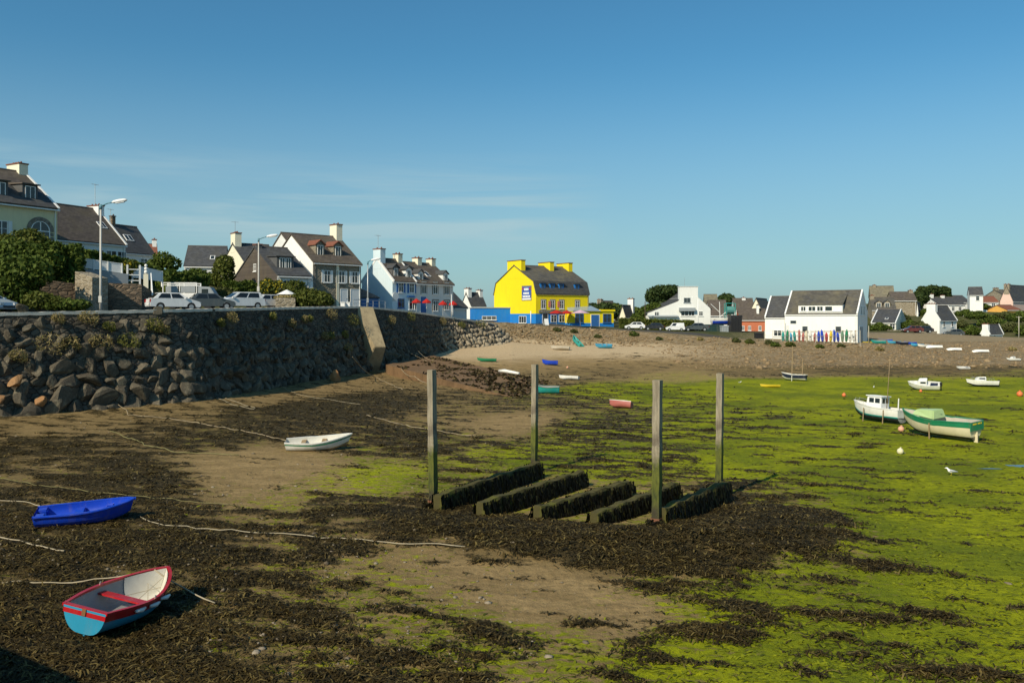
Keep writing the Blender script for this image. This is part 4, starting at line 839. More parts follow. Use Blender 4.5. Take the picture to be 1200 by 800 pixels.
set_boat(green_boat(), 1101, 512, 120, -4, 1.5, 5.1, .15, s=.72)
def launch(label, px, py, head, heel, size, L=4.2, B=1.7, D=.75, rail=False, cab=True, hullm=None, roof=True):
    kw = dict(tr=.8, bowp=.65, rake=.08, rise=.55); sheer = (0, .3); r = thing('motor_launch', label, 'boat'); hr = hull_pts(L, B, D, sheer, **kw); skin(MB(), hr).build('hull', hullm or GEL, r, True); gunwale(MB(), hr, .07, .07).build('gunwale', GEL, r)
    vs = [(q[0][0], s*q[0][1]*.97, q[0][2]-.08) for q in hr for s in (1, -1)]; MB().add(vs, [(i*2, i*2+1, i*2+3, i*2+2) for i in range(len(hr)-1)]).build('deck', GEL, r)
    k = hull_pts(L, B, D, sheer, off=.012, th=(.95, 1.57), m=3, **kw); skin(MB(), k).build('bottom', ANTIF, r, True)
    if cab:
        x0, x1 = .42*L, .78*L; c_ = MB().prism_y([(x0, D-.08), (x1, D), (x1-.35, D+.62), (x0, D+.68)], -B*.33, B*.33).build('cabin', WPAINT, r, bev=.06)
        for s in (-1, 1): MB().box(x0+.15, x1-.55, s*(B*.33+.008)-.01, s*(B*.33+.008)+.01, D+.25, D+.52).build('side_window', GLASS, c_)
        MB().box(x0-.02, x0-.004, -.4, .4, D+.1, D+.55).build('doorway', GLASS, c_)
    if rail:
        m_ = MB()
        for s in (-1, 1):
            pp = [(q[0][0], s*q[0][1]*.95, q[0][2]+.4) for q in hr[3:17:2]]; m_.tube(pp, .02, 5)
            for q in hr[3:17:3]: m_.tube([(q[0][0], s*q[0][1]*.95, q[0][2]), (q[0][0], s*q[0][1]*.95, q[0][2]+.4)], .018, 5)
        m_.build('hand_rail', METAL, r)
    mo = MB().box(-.35, -.02, -.16, .16, D*.7, D*1.25).build('outboard_motor', BLACKP, r, bev=.05); MB().box(-.26, -.12, -.05, .05, -.1, D*.7).build('motor_leg', BLACKP, mo)
    MB().box(.05*L, .32*L, -B*.33, B*.33, D*.5, D*.93).build('stern_cushion', NAVY if not rail else BUFF, r, bev=.03); return set_boat(r, px, py, head, heel, 0, L, .08, s=size)
launch('white motor launch heeled on its bilge with a black outboard and low cabin', 1084, 457, 150, -18, .56, 3.9, 1.9, .95)
launch('white motor boat with a hand rail round its deck and a raised cabin', 1152, 453, 165, 4, .52, 4.4, 1.9, .9, rail=True)
launch('small white motor boat close under the dark weed bank', 1129, 433, 170, -10, .36, 3.6, cab=False)
launch('white cabin boat lying on the far shingle at the edge of the view', 1188, 423, 172, 0, .36, 3.8)
# sailing boat with dark hull
r = thing('sailing_boat', 'dark hulled sailing boat with two slender masts standing on legs', 'boat'); L, B, D = 3.6, 1.5, .8; hr = hull_pts(L, B, D, (.05, .35), tr=.6, rake=.06); skin(MB(), hr).build('hull', NAVY, r, True); gunwale(MB(), hr, .08, .08).build('gunwale', GEL, r)
k = hull_pts(L, B, D, (.05, .35), off=.012, th=(.85, 1.57), m=3, tr=.6, rake=.06); skin(MB(), k).build('bottom', GEL, r, True)
vs = [(q[0][0], s*q[0][1]*.97, q[0][2]-.1) for q in hr for s in (1, -1)]; MB().add(vs, [(i*2, i*2+1, i*2+3, i*2+2) for i in range(len(hr)-1)]).build('deck', VARN, r)
MB().tube([(2.2, 0, .5), (2.15, 0, 5.2)], [.09, .06], 6).build('mast', WOODP, r); MB().tube([(.6, 0, .5), (.55, 0, 3.4)], [.08, .05], 6).build('mizzen_mast', WOODP, r); MB().tube([(2.15, 0, 1.3), (.5, .05, 1.15)], .03, 6).build('boom', WOODP, r)
for s in (-1, 1): MB().tube([(1.9, s*.82, -.2), (1.9, s*.8, .7)], .05, 6).build('prop_leg', GEL, r)
set_boat(r, 931, 446, 140, 2, 0, L, .14, s=.62)
def gpt(px, py):
    a = (px-600)/F; b_ = (py-YH)/F; Y = np.arange(14, 160, .1); zr = H-b_*Y; zg = np.array([float(gh(a*y, y)) for y in Y]); hit = zg >= zr; k = int(np.argmax(hit)) if hit.any() else int(np.argmax(np.where(Y < float(shore(a*132)[3])-.5, zg-zr, -9))); y = Y[k]
    return Vector((a*y, y, float(zg[k])))
def little(label, px, py, head, hm, lm, gm_, L=2.8, heel=0, pitch=0, B=1.25, D=.48, up=False, group=None, zoff=.02, thw=(.35, .65), w=20):
    r, hr = dinghy('rowing_dinghy', label, L, B, D, hm, lm, gm_, WOODP, (.05, .4), thw, (.06, .05), group=group, tr=.65, rake=.07)
    if up:
        p = gpt(px, py)
        s = w*p.y/F/(L*max(.5, abs(math.cos(R(head)))))
        rot = Matrix.Rotation(R(head), 4, 'Z')@Matrix.Rotation(math.pi+R(heel), 4, 'X'); r.rotation_euler = rot.to_euler(); r.location = p-rot@Vector((L/2*s, 0, 0))+Vector((0, 0, (D*1.3+.05)*s)); r.scale = (s, s, s); return r
    p = gpt(px, py)
    rot = Matrix.Rotation(R(head), 4, 'Z')@Matrix.Rotation(R(-pitch), 4, 'Y')@Matrix.Rotation(R(heel), 4, 'X'); r.rotation_euler = rot.to_euler(); s = w*p.y/F/(L*max(.5, abs(math.cos(R(head))))); r.location = p-rot@Vector((L/2*s, 0, 0))+Vector((0, 0, zoff)); r.scale = (s, s, s); return r
little('white open dinghy with rounded ends lying on weed beyond the grid', 667, 445, 160, GEL, PALEIN, GEL, 2.9, 12, B=1.4, w=21)
little('faded red dinghy with a white rail tilted to one side on green algae', 727, 478, 150, PINKB, PINKB, GEL, 2.4, 24, w=23, D=.6)
little('blue open boat on the dark tide line below the sand', 645, 428, 172, PBLUE, NAVYG, PBLUE, 3.2, 4, D=.9, w=17)
little('green dinghy half hidden in weed on the foreshore sand by the slipway', 571, 424, 175, GREENB, NAVYG, GREENB, 4.0, 6, D=.6, w=21)
little('teal boat lying just behind a post of the grid', 640, 461, 172, TEAL, NAVYG, GREENB, 3.2, -8, D=.8, w=30)
little('teal dinghy stranded on dry sand with its bow pitched up', 675, 405, 110, TEAL, TEAL, TEAL, 3.2, 25, 22, D=.5, zoff=.25, w=13)
little('light blue dinghy on dry sand below the shingle bank', 708, 408, 172, CYAN, CYAN, CYAN, 3.0, -14, D=.6, w=18)
little('pale weathered dinghy lying flat on the sand beside the teal one', 657, 410, 165, BUFF, BUFF, BUFF, 2.6, 10, D=.4)
little('yellow kayak shaped boat lying on green algae near the dark sailing boat', 903, 454, 176, YEL, YEL, YEL, 2.4, 8, D=.3, B=.8, w=21, thw=())
little('upturned white boat nearest the blue boats on the far shingle', 1095, 408, 175, GEL, GEL, GEL, 3.4, 0, D=.5, up=True, w=17)
little('upturned white boat, middle one of three along the far shingle', 1118, 411, 165, GEL, GEL, GEL, 3.1, 6, D=.5, up=True, w=15)
little('upturned white boat furthest from the blue boats on the far shingle', 1149, 413, 172, GEL, GEL, GEL, 3.4, 5, D=.5, up=True, w=17)
for k, (px, py, hd, mm, lab) in enumerate([(1030, 398, 150, TEAL, 'teal dinghy on the slip beside the long white building'), (1038, 401, 160, PBLUE, 'royal blue dinghy next to the teal one below the long white building'), (1048, 403, 170, CYAN, 'light blue dinghy in the row of blue boats, third from the long white building'),
        (1057, 404, 175, NAVY, 'navy dinghy in the middle of the row of blue boats'), (1067, 404, 178, PBLUE, 'royal blue dinghy fourth from the upturned white boats'), (1075, 406, 176, CYAN, 'light blue dinghy with a pale inside at the end of the blue row'), (1083, 407, 176, GEL, 'white dinghy right side up at the end of the row of blue boats')]):
    little(lab, px, py, hd, mm, NAVYG if mm is not CYAN else PALEIN, mm, 2.7, -6+4*(k % 3), D=.6, w=13, group='dinghies drawn up beside the long white building')
little('yellow flat boat at the corner of the long white building', 1014, 402, 175, YEL, YEL, YEL, 3.2, 0, D=.3, B=.8, w=16, thw=())
# a white spar lying on the slipway
p = gr(585, 436, .9); q = gr(608, 439, .8); r = thing('spar', 'white painted spar lying on the weedy slipway', 'spar', p); d = q-p
MB().tube([(0, 0, .12), (d.x*.3, d.y*.3, .16), (d.x, d.y, d.z+.12)], [.13, .17, .12], 9).build('pole', GEL, r, True); MB().tube([(d.x, d.y, d.z+.12), (d.x*1.04, d.y*1.04, d.z*1.04+.12)], .06, 8).build('end_fitting', METAL, r)
# buoys
def buoy(label, px, py, rad, mat):
    p = gr(px, py, .03); r = thing('mooring_buoy', label, 'buoy', (p.x, p.y, float(gh(p.x, p.y))+rad*.85)); MB().ball((0, 0, 0), rad, 14, 10).build('float', mat, r, True)
    MB().tube([(0, 0, rad*.9), (.02, 0, rad*1.25)], rad*.22, 8).build('neck', mat, r); MB().tube([(.05, 0, rad*1.2), (rad*1.2, .1, -rad*.5), (rad*2.2, .2, -rad*.75)], .02, 5).build('tail_line', ROPE, r)
PNK = paint('pink_buoy', (.70, .36, .24), .55, 0); CRB = paint('cream_buoy', (.74, .68, .45), .55, 0)
buoy('pinkish orange buoy lying against the bow of the green and cream boat', 1056, 505, .16, PNK); buoy('pale cream buoy alone on green algae in front of the two fishing boats', 1055, 531, .14, CRB)
buoy('small orange buoy on algae behind the white cabin fishing boat', 989, 464, .15, ORB); buoy('orange buoy at the edge of the view near the white motor boat with a rail', 1195, 464, .22, ORB); buoy('small orange buoy under the heeled white launch', 1079, 459, .12, ORB)
buoy('orange and white mooring float on dark weed near the slipway', 665, 432, .13, PNK)
# gulls
def gull(label, px, py, hd, s=1):
    p = gr(px, py, .03); r = thing('gull', label, 'bird', (p.x, p.y, float(gh(p.x, p.y))), R(hd), 'gulls on the flat'); r.scale = (s, s, s)
    MB().tube([(-.26, 0, .20), (-.12, 0, .21), (.02, 0, .22), (.12, 0, .25), (.17, 0, .33), (.21, 0, .38), (.26, 0, .38), (.33, 0, .365)], [.012, .06, .095, .085, .05, .048, .036, .008], 10).build('body', WPAINT, r, True)
    for q in (-1, 1):
        MB().tube([(.08, q*.075, .26), (-.1, q*.085, .24), (-.32, q*.03, .215)], [.035, .05, .008], 7).build('wing', GREYP, r, True); MB().tube([(.0, q*.04, .15), (.01, q*.04, .0), (.05, q*.045, .0)], .008, 5).build('leg', YEL, r)
    MB().tube([(.29, 0, .375), (.35, 0, .36)], [.014, .004], 6).build('beak', YEL, r)
gull('white gull standing on green algae in front of the cream and green boat', 1115, 556, 150, .7); gull('white gull on pale algae beyond the tall posts', 867, 449, 10, .55); gull('white gull low on the algae between the buoys and the heeled launch', 1024, 455, 60, .55)
# ------------------------------------------------------------------ ropes and chains over the flat
def rope(label, pts, rad, mat, weed=0, name='mooring_rope'):
    """pts: (px, py[, height above ground]); the line follows the ground between them"""
    W = []
    for q in pts:
        p = gr(q[0], q[1], q[2] if len(q) > 2 else 0.03)
        if len(q) < 3:
            for _ in range(3): p = gr(q[0], q[1], float(gh(p.x, p.y))+.04)
        W.append((p, len(q) > 2))
    o = []
    for (a, fa), (b_, fb) in zip(W[:-1], W[1:]):
        n = max(3, int((b_-a).length/.35))
        for i in range(n):
            t = i/n; p = a.lerp(b_, t); tautseg = fa or fb
            if not tautseg: p.z = float(gh(p.x, p.y))+.05; p.x += .06*math.sin(p.y*2.1+a.x); p.y += .05*math.sin(p.x*2.7)
            else: p.z -= .25*math.sin(math.pi*t)*min(1, (b_-a).length/8)
            o.append(p)
    o.append(W[-1][0]); r = tag(MB().tube(o, [rad*(1+.15*math.sin(i*1.7)) for i in range(len(o))], 6).build(name, mat, None, True), label, 'rope'); return r
THICK = dm('weedy_rope', (.36, .29, .19), .95, .4, 2, .6, 25); YROPE = dm('yellowish_rope', (.22, .20, .09), .9, .3, 2, .4, 40)
rope('thick pale rope from the wall foot curving over the weed nearest the camera', [(122, 454, 1.3), (150, 481), (185, 489), (240, 497), (290, 506), (336, 516)], .02, THICK)
rope('upper of two pale ropes leaving the same hole low in the wall', [(216, 443, 1.6), (258, 464), (300, 478)], .016, ROPE); rope('lower of two pale ropes leaving the same hole low in the wall', [(216, 445, 1.5), (245, 464), (280, 476), (298, 479)], .016, ROPE)
rope('pale rope sloping from mid wall down to the flat beside the reddish boulder', [(312, 433, 1.6), (333, 454), (348, 461), (392, 469), (424, 474)], .012, ROPE)
rope('thick frayed rope running from the wall to the foot of the slipway', [(413, 418, 2.6), (440, 442), (455, 449), (472, 456)], .028, THICK)
rope('thin taut rope from the foot of the buttress to the top of the slipway', [(449, 392, 3.6), (500, 423, 1.45)], .012, ROPE); rope('second thin rope further along the wall to the slipway', [(490, 411, 2.2), (508, 422, 1.5)], .012, ROPE); rope('short rope near the lit end of the wall', [(523, 414, 1.7), (537, 419, 1.6)], .012, ROPE)
rope('frayed rope lying across the near edge of the slipway', [(470, 432, 1.0), (486, 441, .9), (503, 449, .6)], .028, THICK)
rope('long yellowish rope across the flat behind the blue plastic dinghy', [(-40, 553), (50, 568), (120, 577), (190, 584), (232, 588), (275, 592)], .011, YROPE)
rope('long pale rope running from the blue plastic dinghy towards the grid', [(166, 606), (182, 612), (230, 620), (300, 624), (380, 630), (440, 633), (500, 637), (545, 640)], .013, ROPE)
rope('pale rope arriving at the stern of the blue plastic dinghy', [(-60, 581), (0, 586), (30, 588), (62, 598)], .016, ROPE); rope('pale rope lying between the two near dinghies', [(-60, 622), (0, 630), (30, 636), (75, 645)], .018, ROPE)
rope('pale taut rope to the bow of the red and sky blue dinghy', [(-60, 684), (0, 684), (60, 682), (110, 678, .35), (174, 667, .68)], .014, ROPE); rope('slack rope from the bow of the red and sky blue dinghy into its shadow', [(181, 667, .7), (215, 688, .25), (252, 706)], .014, ROPE)
rope('pale frayed rope on the weed behind the white clinker dinghy', [(130, 505), (170, 520), (205, 530), (280, 533)], .02, YROPE); rope('pale chain of weed-grown rope on the flat left of the first post', [(430, 486), (470, 497), (505, 504), (560, 511)], .02, THICK)
# ------------------------------------------------------------------ houses
def win(root, mtx, u, v, w, h, frame=WPAINT, glass=GLASS, sill=True, shut=None, surr=None, mull=1, cross=True, name='window', arch=False, proud=.0):
    """window on a facade; mtx maps (u, outward, v)"""
    t = .07; m_ = MB(mtx); a = .02+proud; b_ = -.06-proud   # y negative is outward
    if surr:
        s = MB(mtx); k = .17; s.box(u-k, u, b_+.02, a, v-.05, v+h+k).box(u+w, u+w+k, b_+.02, a, v-.05, v+h+k).box(u, u+w, b_+.02, a, v+h, v+h+k); s.build('window_surround', surr, root)
    m_.box(u, u+t, b_, a, v, v+h).box(u+w-t, u+w, b_, a, v, v+h).box(u+t, u+w-t, b_, a, v+h-t, v+h).box(u+t, u+w-t, b_, a, v, v+t)
    for i in range(1, mull+1): x = u+w*i/(mull+1); m_.box(x-.035, x+.035, b_+.005, a, v+t, v+h-t)
    if cross: m_.box(u+t, u+w-t, b_+.012, a, v+h*.62-.02, v+h*.62+.02)
    f = m_.build(name, frame, root); MB(mtx).box(u+t*.9, u+w-t*.9, b_+.03, a-.01, v+t*.9, v+h-t*.9).build('pane', glass, f)
    if sill: MB(mtx).box(u-.1, u+w+.1, b_-.07, a, v-.09, v-.003).build('sill', frame, f)
    if shut:
        for x in (u-w*.34-.06, u+w+.06): MB(mtx).box(x, x+w*.34, -.05-proud, .0-proud, v-.03, v+h+.03).build('shutter', shut, root)
    return f
def door(root, mtx, u, v, w, h, mat, frame=WPAINT, name='door'):
    d = MB(mtx).box(u, u+w, -.05, .02, v, v+h).build(name, mat, root); MB(mtx).box(u+w*.82, u+w*.9, -.09, -.05, v+h*.46, v+h*.5).build('handle', METAL, d)
    MB(mtx).box(u-.08, u, -.07, .02, v, v+h+.08).box(u+w, u+w+.08, -.07, .02, v, v+h+.08).box(u, u+w, -.07, .02, v+h, v+h+.08).build('frame', frame, d); return d
def solve(px, Y, phi, pxf, pxg):
    """front corner at px/Y, facade turned by phi: length to pxf, depth of the gable to pxg"""
    X = (px-600)/F*Y; c_, s_ = math.cos(R(phi)), math.sin(R(phi)); a = (pxf-600)/F; L = (a*Y-X)/(c_-a*s_); D = None
    if pxg is not None: g = (pxg-600)/F; D = (g*Y-X)/(-s_-g*c_)
    return X, L, D
def house(name, label, px, base, Y, phi, pxf, eave, rise, wall, roof, pxg=None, D=7., chim=(), fw=(), gl=(), gr_=(), dorm=(), doors=(), gdoors=(), verge=None, gam=None, band=None, over=.22, group=None, zbase=None, below=3., gutter=WPAINT, hipl=0, hipr=0, sky=(), L=None, cat='house', aer=(), lowmat=None):
    X, L_, D_ = solve(px, Y, phi, pxf, pxg); D = D_ or D; L = L or L_
    if L < 0: X += L*math.cos(R(phi)); Yo = Y+L*math.sin(R(phi)); L = -L
    else: Yo = Y
    z0 = zat(base, Y) if zbase is None else zbase; hw = zat(eave, Y)-z0
    r = thing(name, label, cat, (X, Yo, z0), R(phi), group); prof = [(0, hw)]+([(gam[0]*D, hw+gam[1]*rise)] if gam else [])+[(D/2, hw+rise)]+([(D-gam[0]*D, hw+gam[1]*rise)] if gam else [])+[(D, hw)]
    wl = MB().prism_x([(0, -below)]+prof+[(D, -below)], 0, L).build('wall', wall, r)
    if band: MB().box(-.03, L+.03, -.03, D+.03, -below+.2, band[1]).build('plinth', band[0], r)
    # roof: polyline pushed out along its normals, eaves carried past the wall
    P0 = [Vector(p) for p in prof]; s0 = (P0[0]-P0[1]).normalized(); s1 = (P0[-1]-P0[-2]).normalized(); line = [P0[0]+s0*over]+P0[1:-1]+[P0[-1]+s1*over]
    def offs(d):
        o = []
        for i, p in enumerate(line):
            n_ = Vector((0, 0))
            for a, b_ in ((i-1, i), (i, i+1)):
                if 0 <= a and b_ < len(line): e = (line[b_]-line[a]).normalized(); n_ += Vector((-e.y, e.x))
            n_.normalize(); e = (line[min(i+1, len(line)-1)]-line[max(i-1, 0)]).normalized(); k = 1
            if 0 < i < len(line)-1: e1 = (line[i]-line[i-1]).normalized(); k = 1/max(.5, Vector((-e1.y, e1.x)).dot(n_))
            o.append((p.x+n_.x*d*k, p.y+n_.y*d*k))
        return o
    vx = .16 if verge else -.12
    rf = MB().slab(offs(.012), offs(.16), vx, L-vx).build('roof', roof, r)
    if verge:
        for x0, x1 in ((-.06, vx), (L-vx, L+.06)): MB().slab(offs(.006), offs(.24), x0, x1).build('verge', verge, r)
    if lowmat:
        a_, b_ = offs(.162)[:2], offs(.20)[:2]; MB().slab(a_, b_, vx+.01, L-vx-.01).build('lower_roof', lowmat, r)  # darker slab: shade of the steep slope put into colour, also less lichen
    tip = offs(.16)[len(line)//2]; MB().tube([(vx, tip[0], tip[1]), (L-vx, tip[0], tip[1])], .1, 6).build('ridge', LEAD, rf)
    gt = offs(.0)[0]; MB().box(-.05, L+.05, gt[0]-.13, gt[0]-.01, gt[1]-.12, gt[1]+.0).build('gutter', gutter, r)
    MB().tube([(L-.25, -.07, hw-.15), (L-.25, -.07, -.3)], .045, 6).build('downpipe', gutter, r)
    def zroof(y):
        pts = prof if y <= D/2 else [(D-a, b_) for a, b_ in prof]
        return float(np.interp(min(y, D-y), [p[0] for p in prof if p[0] <= D/2+.01], [p[1] for p in prof if p[0] <= D/2+.01]))
    def yroof(z): q = [p for p in prof if p[0] <= D/2+.01]; return float(np.interp(z, [p[1] for p in q], [p[0] for p in q]))
    for (cx, cw, cd, ch, cm_, *rest) in chim:
        yc = rest[0]*D if rest else D/2; zt_ = hw+rise+ch; zb = zroof(max(0, yc-cd/2))-.5 if rest else hw+rise-cd*rise/D-.6; x0 = cx*L-cw/2; x0 = min(max(x0, -.02), L-cw+.02)
        cb = MB().box(x0, x0+cw, yc-cd/2, yc+cd/2, zb, zt_).build('chimney', cm_, rf); MB().box(x0-.06, x0+cw+.06, yc-cd/2-.06, yc+cd/2+.06, zt_-.22, zt_-.08).build('chimney_band', cm_, r) if False else None
        cap = MB().box(x0-.07, x0+cw+.07, yc-cd/2-.07, yc+cd/2+.07, zt_+.003, zt_+.12)
        for q in np.linspace(-cd*.3, cd*.3, max(1, int(cd/.55))): cap.tube([(x0+cw/2, yc+q, zt_+.1), (x0+cw/2, yc+q, zt_+.32)], [.11, .08], 8) if cm_ is not YELLOW else None
        cb.parent = r; cap.build('chimney_pot', TILE if cd > .9 else LEAD, cb)
    FM = Matrix()
    for (u, v, w_, h_, *k) in fw: win(r, FM, u*L if u < 1 else u, v, w_, h_, **(k[0] if k else {}))
    ML = Matrix(((0, 1, 0, 0), (-1, 0, 0, D), (0, 0, 1, 0), (0, 0, 0, 1))); MR = Matrix(((0, -1, 0, L), (1, 0, 0, 0), (0, 0, 1, 0), (0, 0, 0, 1)))
    for (u, v, w_, h_, *k) in gl: win(r, ML, u*D, v, w_, h_, **(k[0] if k else {}))
    for (u, v, w_, h_, *k) in gr_: win(r, MR, u*D, v, w_, h_, **(k[0] if k else {}))
    for (u, v, w_, h_, dm_) in doors: door(r, FM, u*L, v, w_, h_, dm_)
    for (u, v, w_, h_, dm_) in gdoors: door(r, ML, u*D, v, w_, h_, dm_)
    for (u, zf, w_, h_, dwall, droof, *k) in dorm:      # dormers standing on the front slope
        k = k[0] if k else {}; x = u*L; z = hw+zf; y = yroof(z)+.05; yb = min(yroof(min(z+h_, hw+rise-.05))+.6, D/2); db = MB(); shed = k.get('shed')
        db.box(x-w_/2, x+w_/2, y, yb, z-.4, z+h_)
        if not shed: db.prism_y([(x-w_/2, z+h_+.001), (x+w_/2, z+h_+.001), (x, z+h_+w_*.38)], y, yb)
        do = db.build('dormer', dwall, r); rb = MB(); e = .16; q = w_*.38
        if shed: rb.prism_x([(y-.25, z+h_+.01), (y-.25, z+h_+.13), (yb+1.2, z+h_+.35), (yb+1.2, z+h_+.2)], x-w_/2-e, x+w_/2+e)
        else:
            for s in (-1, 1): rb.prism_y([(x, z+h_+q+.02), (x, z+h_+q+.15), (x+s*(w_/2+e), z+h_-e*.7+.12), (x+s*(w_/2+e), z+h_-e*.7)], y-.18, yb+.5)
        rb.build('dormer_roof', droof, do); ww = w_*.72; nw = k.get('n', 1)
        for j in range(nw):
            w1 = ww/nw; x1 = x-ww/2+j*w1+.04; zz = z+.08; f = MB(); t = .07
            f.box(x1, x1+t, y-.06, y+.01, zz, z+h_*.93).box(x1+w1-.08-t, x1+w1-.08, y-.06, y+.01, zz, z+h_*.93).box(x1+t, x1+w1-.08-t, y-.06, y+.01, zz, zz+t).box(x1+t, x1+w1-.08-t, y-.06, y+.01, z+h_*.93-t, z+h_*.93)
            if w1 > .7: f.box(x1+w1/2-.07, x1+w1/2-.01, y-.055, y+.01, zz+t, z+h_*.93-t)
            f.build('dormer_window', k.get('frame', WPAINT), do); MB().box(x1+t*.9, x1+w1-.08-t*.9, y-.03, y+.005, zz+t*.9, z+h_*.93-t*.9).build('pane', GLASS, do)
    for (u, f_, w_, h_) in sky:      # roof lights: fraction up the front slope
        a = Vector(prof[0]); b_ = Vector(prof[1 if not gam else 2]); p = a.lerp(b_, f_); e = (b_-a).normalized(); n_ = Vector((-e.y, e.x)); q = p+e*h_
        v4 = [p+n_*.17, q+n_*.17, q+n_*.24, p+n_*.24]; so_ = MB().prism_x([(t.x, t.y) for t in v4], u*L, u*L+w_).build('roof_light', WPAINT, r)
        g4 = [p+e*.09+n_*.2, q-e*.09+n_*.2, q-e*.09+n_*.25, p+e*.09+n_*.25]; MB().prism_x([(t.x, t.y) for t in g4], u*L+.09, u*L+w_-.09).build('pane', GLASS, so_)
    for (u, yy, hh) in aer:
        m_ = MB(); zt_ = hw+rise; x = u*L; m_.tube([(x, D*yy, zt_-.3), (x, D*yy, zt_+hh)], .03, 5).tube([(x-.5, D*yy, zt_+hh-.1), (x+.5, D*yy, zt_+hh-.1)], .015, 4)
        for q in (-.45, -.2, .05, .3): m_.tube([(x+q, D*yy-.22, zt_+hh-.1), (x+q, D*yy+.22, zt_+hh-.1)], .012, 4)
        m_.build('aerial', METAL, r)
    r['_d'] = 0; del r['_d']; HI[name+str(len(HI))] = (r, L, D, hw); return r
HI = {}
WS_ = dict(shut=SHUT); SU = dict(surr=SURR)
# --- hillside at the wall end
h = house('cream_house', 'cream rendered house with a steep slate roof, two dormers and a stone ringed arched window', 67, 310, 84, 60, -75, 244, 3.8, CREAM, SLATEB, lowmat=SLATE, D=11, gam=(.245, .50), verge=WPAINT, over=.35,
    chim=[(.985, .9, 2.2, .9, CREAM2, .55)], fw=[(.46, 1.9, 1.1, 1.9, WS_), (.10, 1.9, 1.1, 1.9, WS_)], dorm=[(.54, .55, 1.5, 1.5, DARKB, SLATEB, dict(shed=1)), (.80, .55, 1.5, 1.5, DARKB, SLATEB, dict(shed=1)), (.08, .55, 1.5, 1.5, DARKB, SLATEB, dict(shed=1))])
L_ = list(HI.values())[-1][1]
def arch(root, u, v, w_, h_, n=12):
    sp = v+h_-w_/2; fr = MB(); ou = MB(); gl_ = MB()
    pts = [(u-w_/2, v), (u-w_/2, sp)]+[(u-w_/2*math.cos(math.pi*i/n), sp+w_/2*math.sin(math.pi*i/n)) for i in range(1, n)]+[(u+w_/2, sp), (u+w_/2, v)]
    gl_.prism_y(pts, -.035, .01); k = .09; inn = [(u+(x-u)*(1-k/w_*2), v+k+(z-v)*(1-k/h_*1.6)) for x, z in pts]
    q = len(pts); fr.add([(x, -.07, z) for x, z in pts]+[(x, -.07, z) for x, z in inn]+[(x, .01, z) for x, z in pts]+[(x, .01, z) for x, z in inn], [f for i in range(q) for j in [(i+1) % q] for f in ((i, j, q+j, q+i), (2*q+i, 3*q+i, 3*q+j, 2*q+j), (i, 2*q+i, 2*q+j, j), (q+i, q+j, 3*q+j, 3*q+i))])
    fr.box(u-.05, u+.05, -.065, .0, v+.05, v+h_-.1).box(u-w_/2+.06, u+w_/2-.06, -.06, .0, sp-.05, sp+.05)
    for i in range(n+7):
        if i < 4 or i >= n+3: s = -1 if i < 4 else 1; j = i if i < 4 else i-n-3; x = u+s*(w_/2+.18); z = v+.15+j*(sp-v)/4; ou.box(x-.18, x+.17, -.05-.02*(i % 2), .01, z-.16, z+.16)
        else:
            a = math.pi*(i-4+.5)/(n-1); rr_ = w_/2+.2; ou.m = Matrix.Translation((u-rr_*math.cos(a), 0, sp+rr_*math.sin(a)))@Matrix.Rotation(-(math.pi/2-a) if False else (a-math.pi/2), 4, 'Y'); ou.box(-.17, .17, -.05-.02*(i % 2), .01, -.19, .2); ou.m = Matrix()
    ou.build('stone_arch', SURR, root); f = fr.build('arched_window', WPAINT, root); gl_.build('pane', GLASS, f)
arch(h, .845*L_, 1.5, 1.9, 2.6)
house('white_house', 'white hillside house with a broad slate roof and white gable chimney behind a lamp post', 147, 320, 100, 65, 60, 287, 4.2, WHITE, SLATEB, D=9, verge=WPAINT, chim=[(.985, .8, 1.9, .5, WHITE)],
    fw=[(.35, 1.0, 1.6, 1.5), (.52, 1.0, 1.6, 1.5), (.72, 1.0, 1.4, 1.5), (.88, 1.0, 1.2, 1.5)], sky=[(.80, .42, .5, 1.1), (.845, .42, .5, 1.1)], aer=[(.95, .5, 3.2)])
house('white_house', 'dark slate roofed house with a thin brick chimney and aerial beyond the hedges', 180, 318, 112, 65, 126, 298, 3.5, WHITE, SLATE, D=6.4, chim=[(.48, .5, .5, 1.2, STONEG)], sky=[(.55, .42, .6, 1.1), (.63, .42, .6, 1.1)], aer=[(.44, .5, 2.2)], fw=[(.3, .5, 1.1, 1.1), (.7, .5, 1.1, 1.1)])
house('cottage', 'small house with a white gable chimney and reddish roof peeping over the hedge', 184, 312, 130, 25, 171, 300, 1.8, WHITE, TILE, D=5, chim=[(.97, .6, 1.3, .8, WHITE)], fw=[(.3, .3, .8, .9)])
# --- houses behind the parked cars
house('slate_house', 'long grey slate roofed house standing furthest back above the hedges', 262, 335, 128, 12, 216, 312, 3.1, GREYR, SLATE, D=8, fw=[(.3, 1, 1.1, 1.2), (.6, 1, 1.1, 1.2)], sky=[(.62, .3, .7, 1.0)])
house('cream_gabled_house', 'house with a cream gable ending in a tall cream chimney with an aerial', 288, 342, 114, 38, 330, 309, 2.9, CREAM2, SLATE, pxg=259, chim=[(.0, .9, 1.7, 1.5, CREAM2)], aer=[(.06, .5, 3.2)], fw=[(.4, 1.0, 1., 1.2)])
house('slate_hung_house', 'house with a dark slate hung gable, stub chimney and one white dormer', 325, 351, 98, 40, 363, 322, 3.5, GREYR, SLATE, pxg=275, over=.3, chim=[(.0, .7, 1.0, .35, DARKB)], dorm=[(.40, .75, 2.1, 1.45, DARKB, SLATE, dict(shed=1, n=2))], doors=[(.2, .1, 1., 2.1, BLACKP)], fw=[(.5, .9, 1.2, 1.3, WS_), (.75, .9, 1.0, 1.3, WS_)], gl=[(.47, 3.5, .8, .9)])
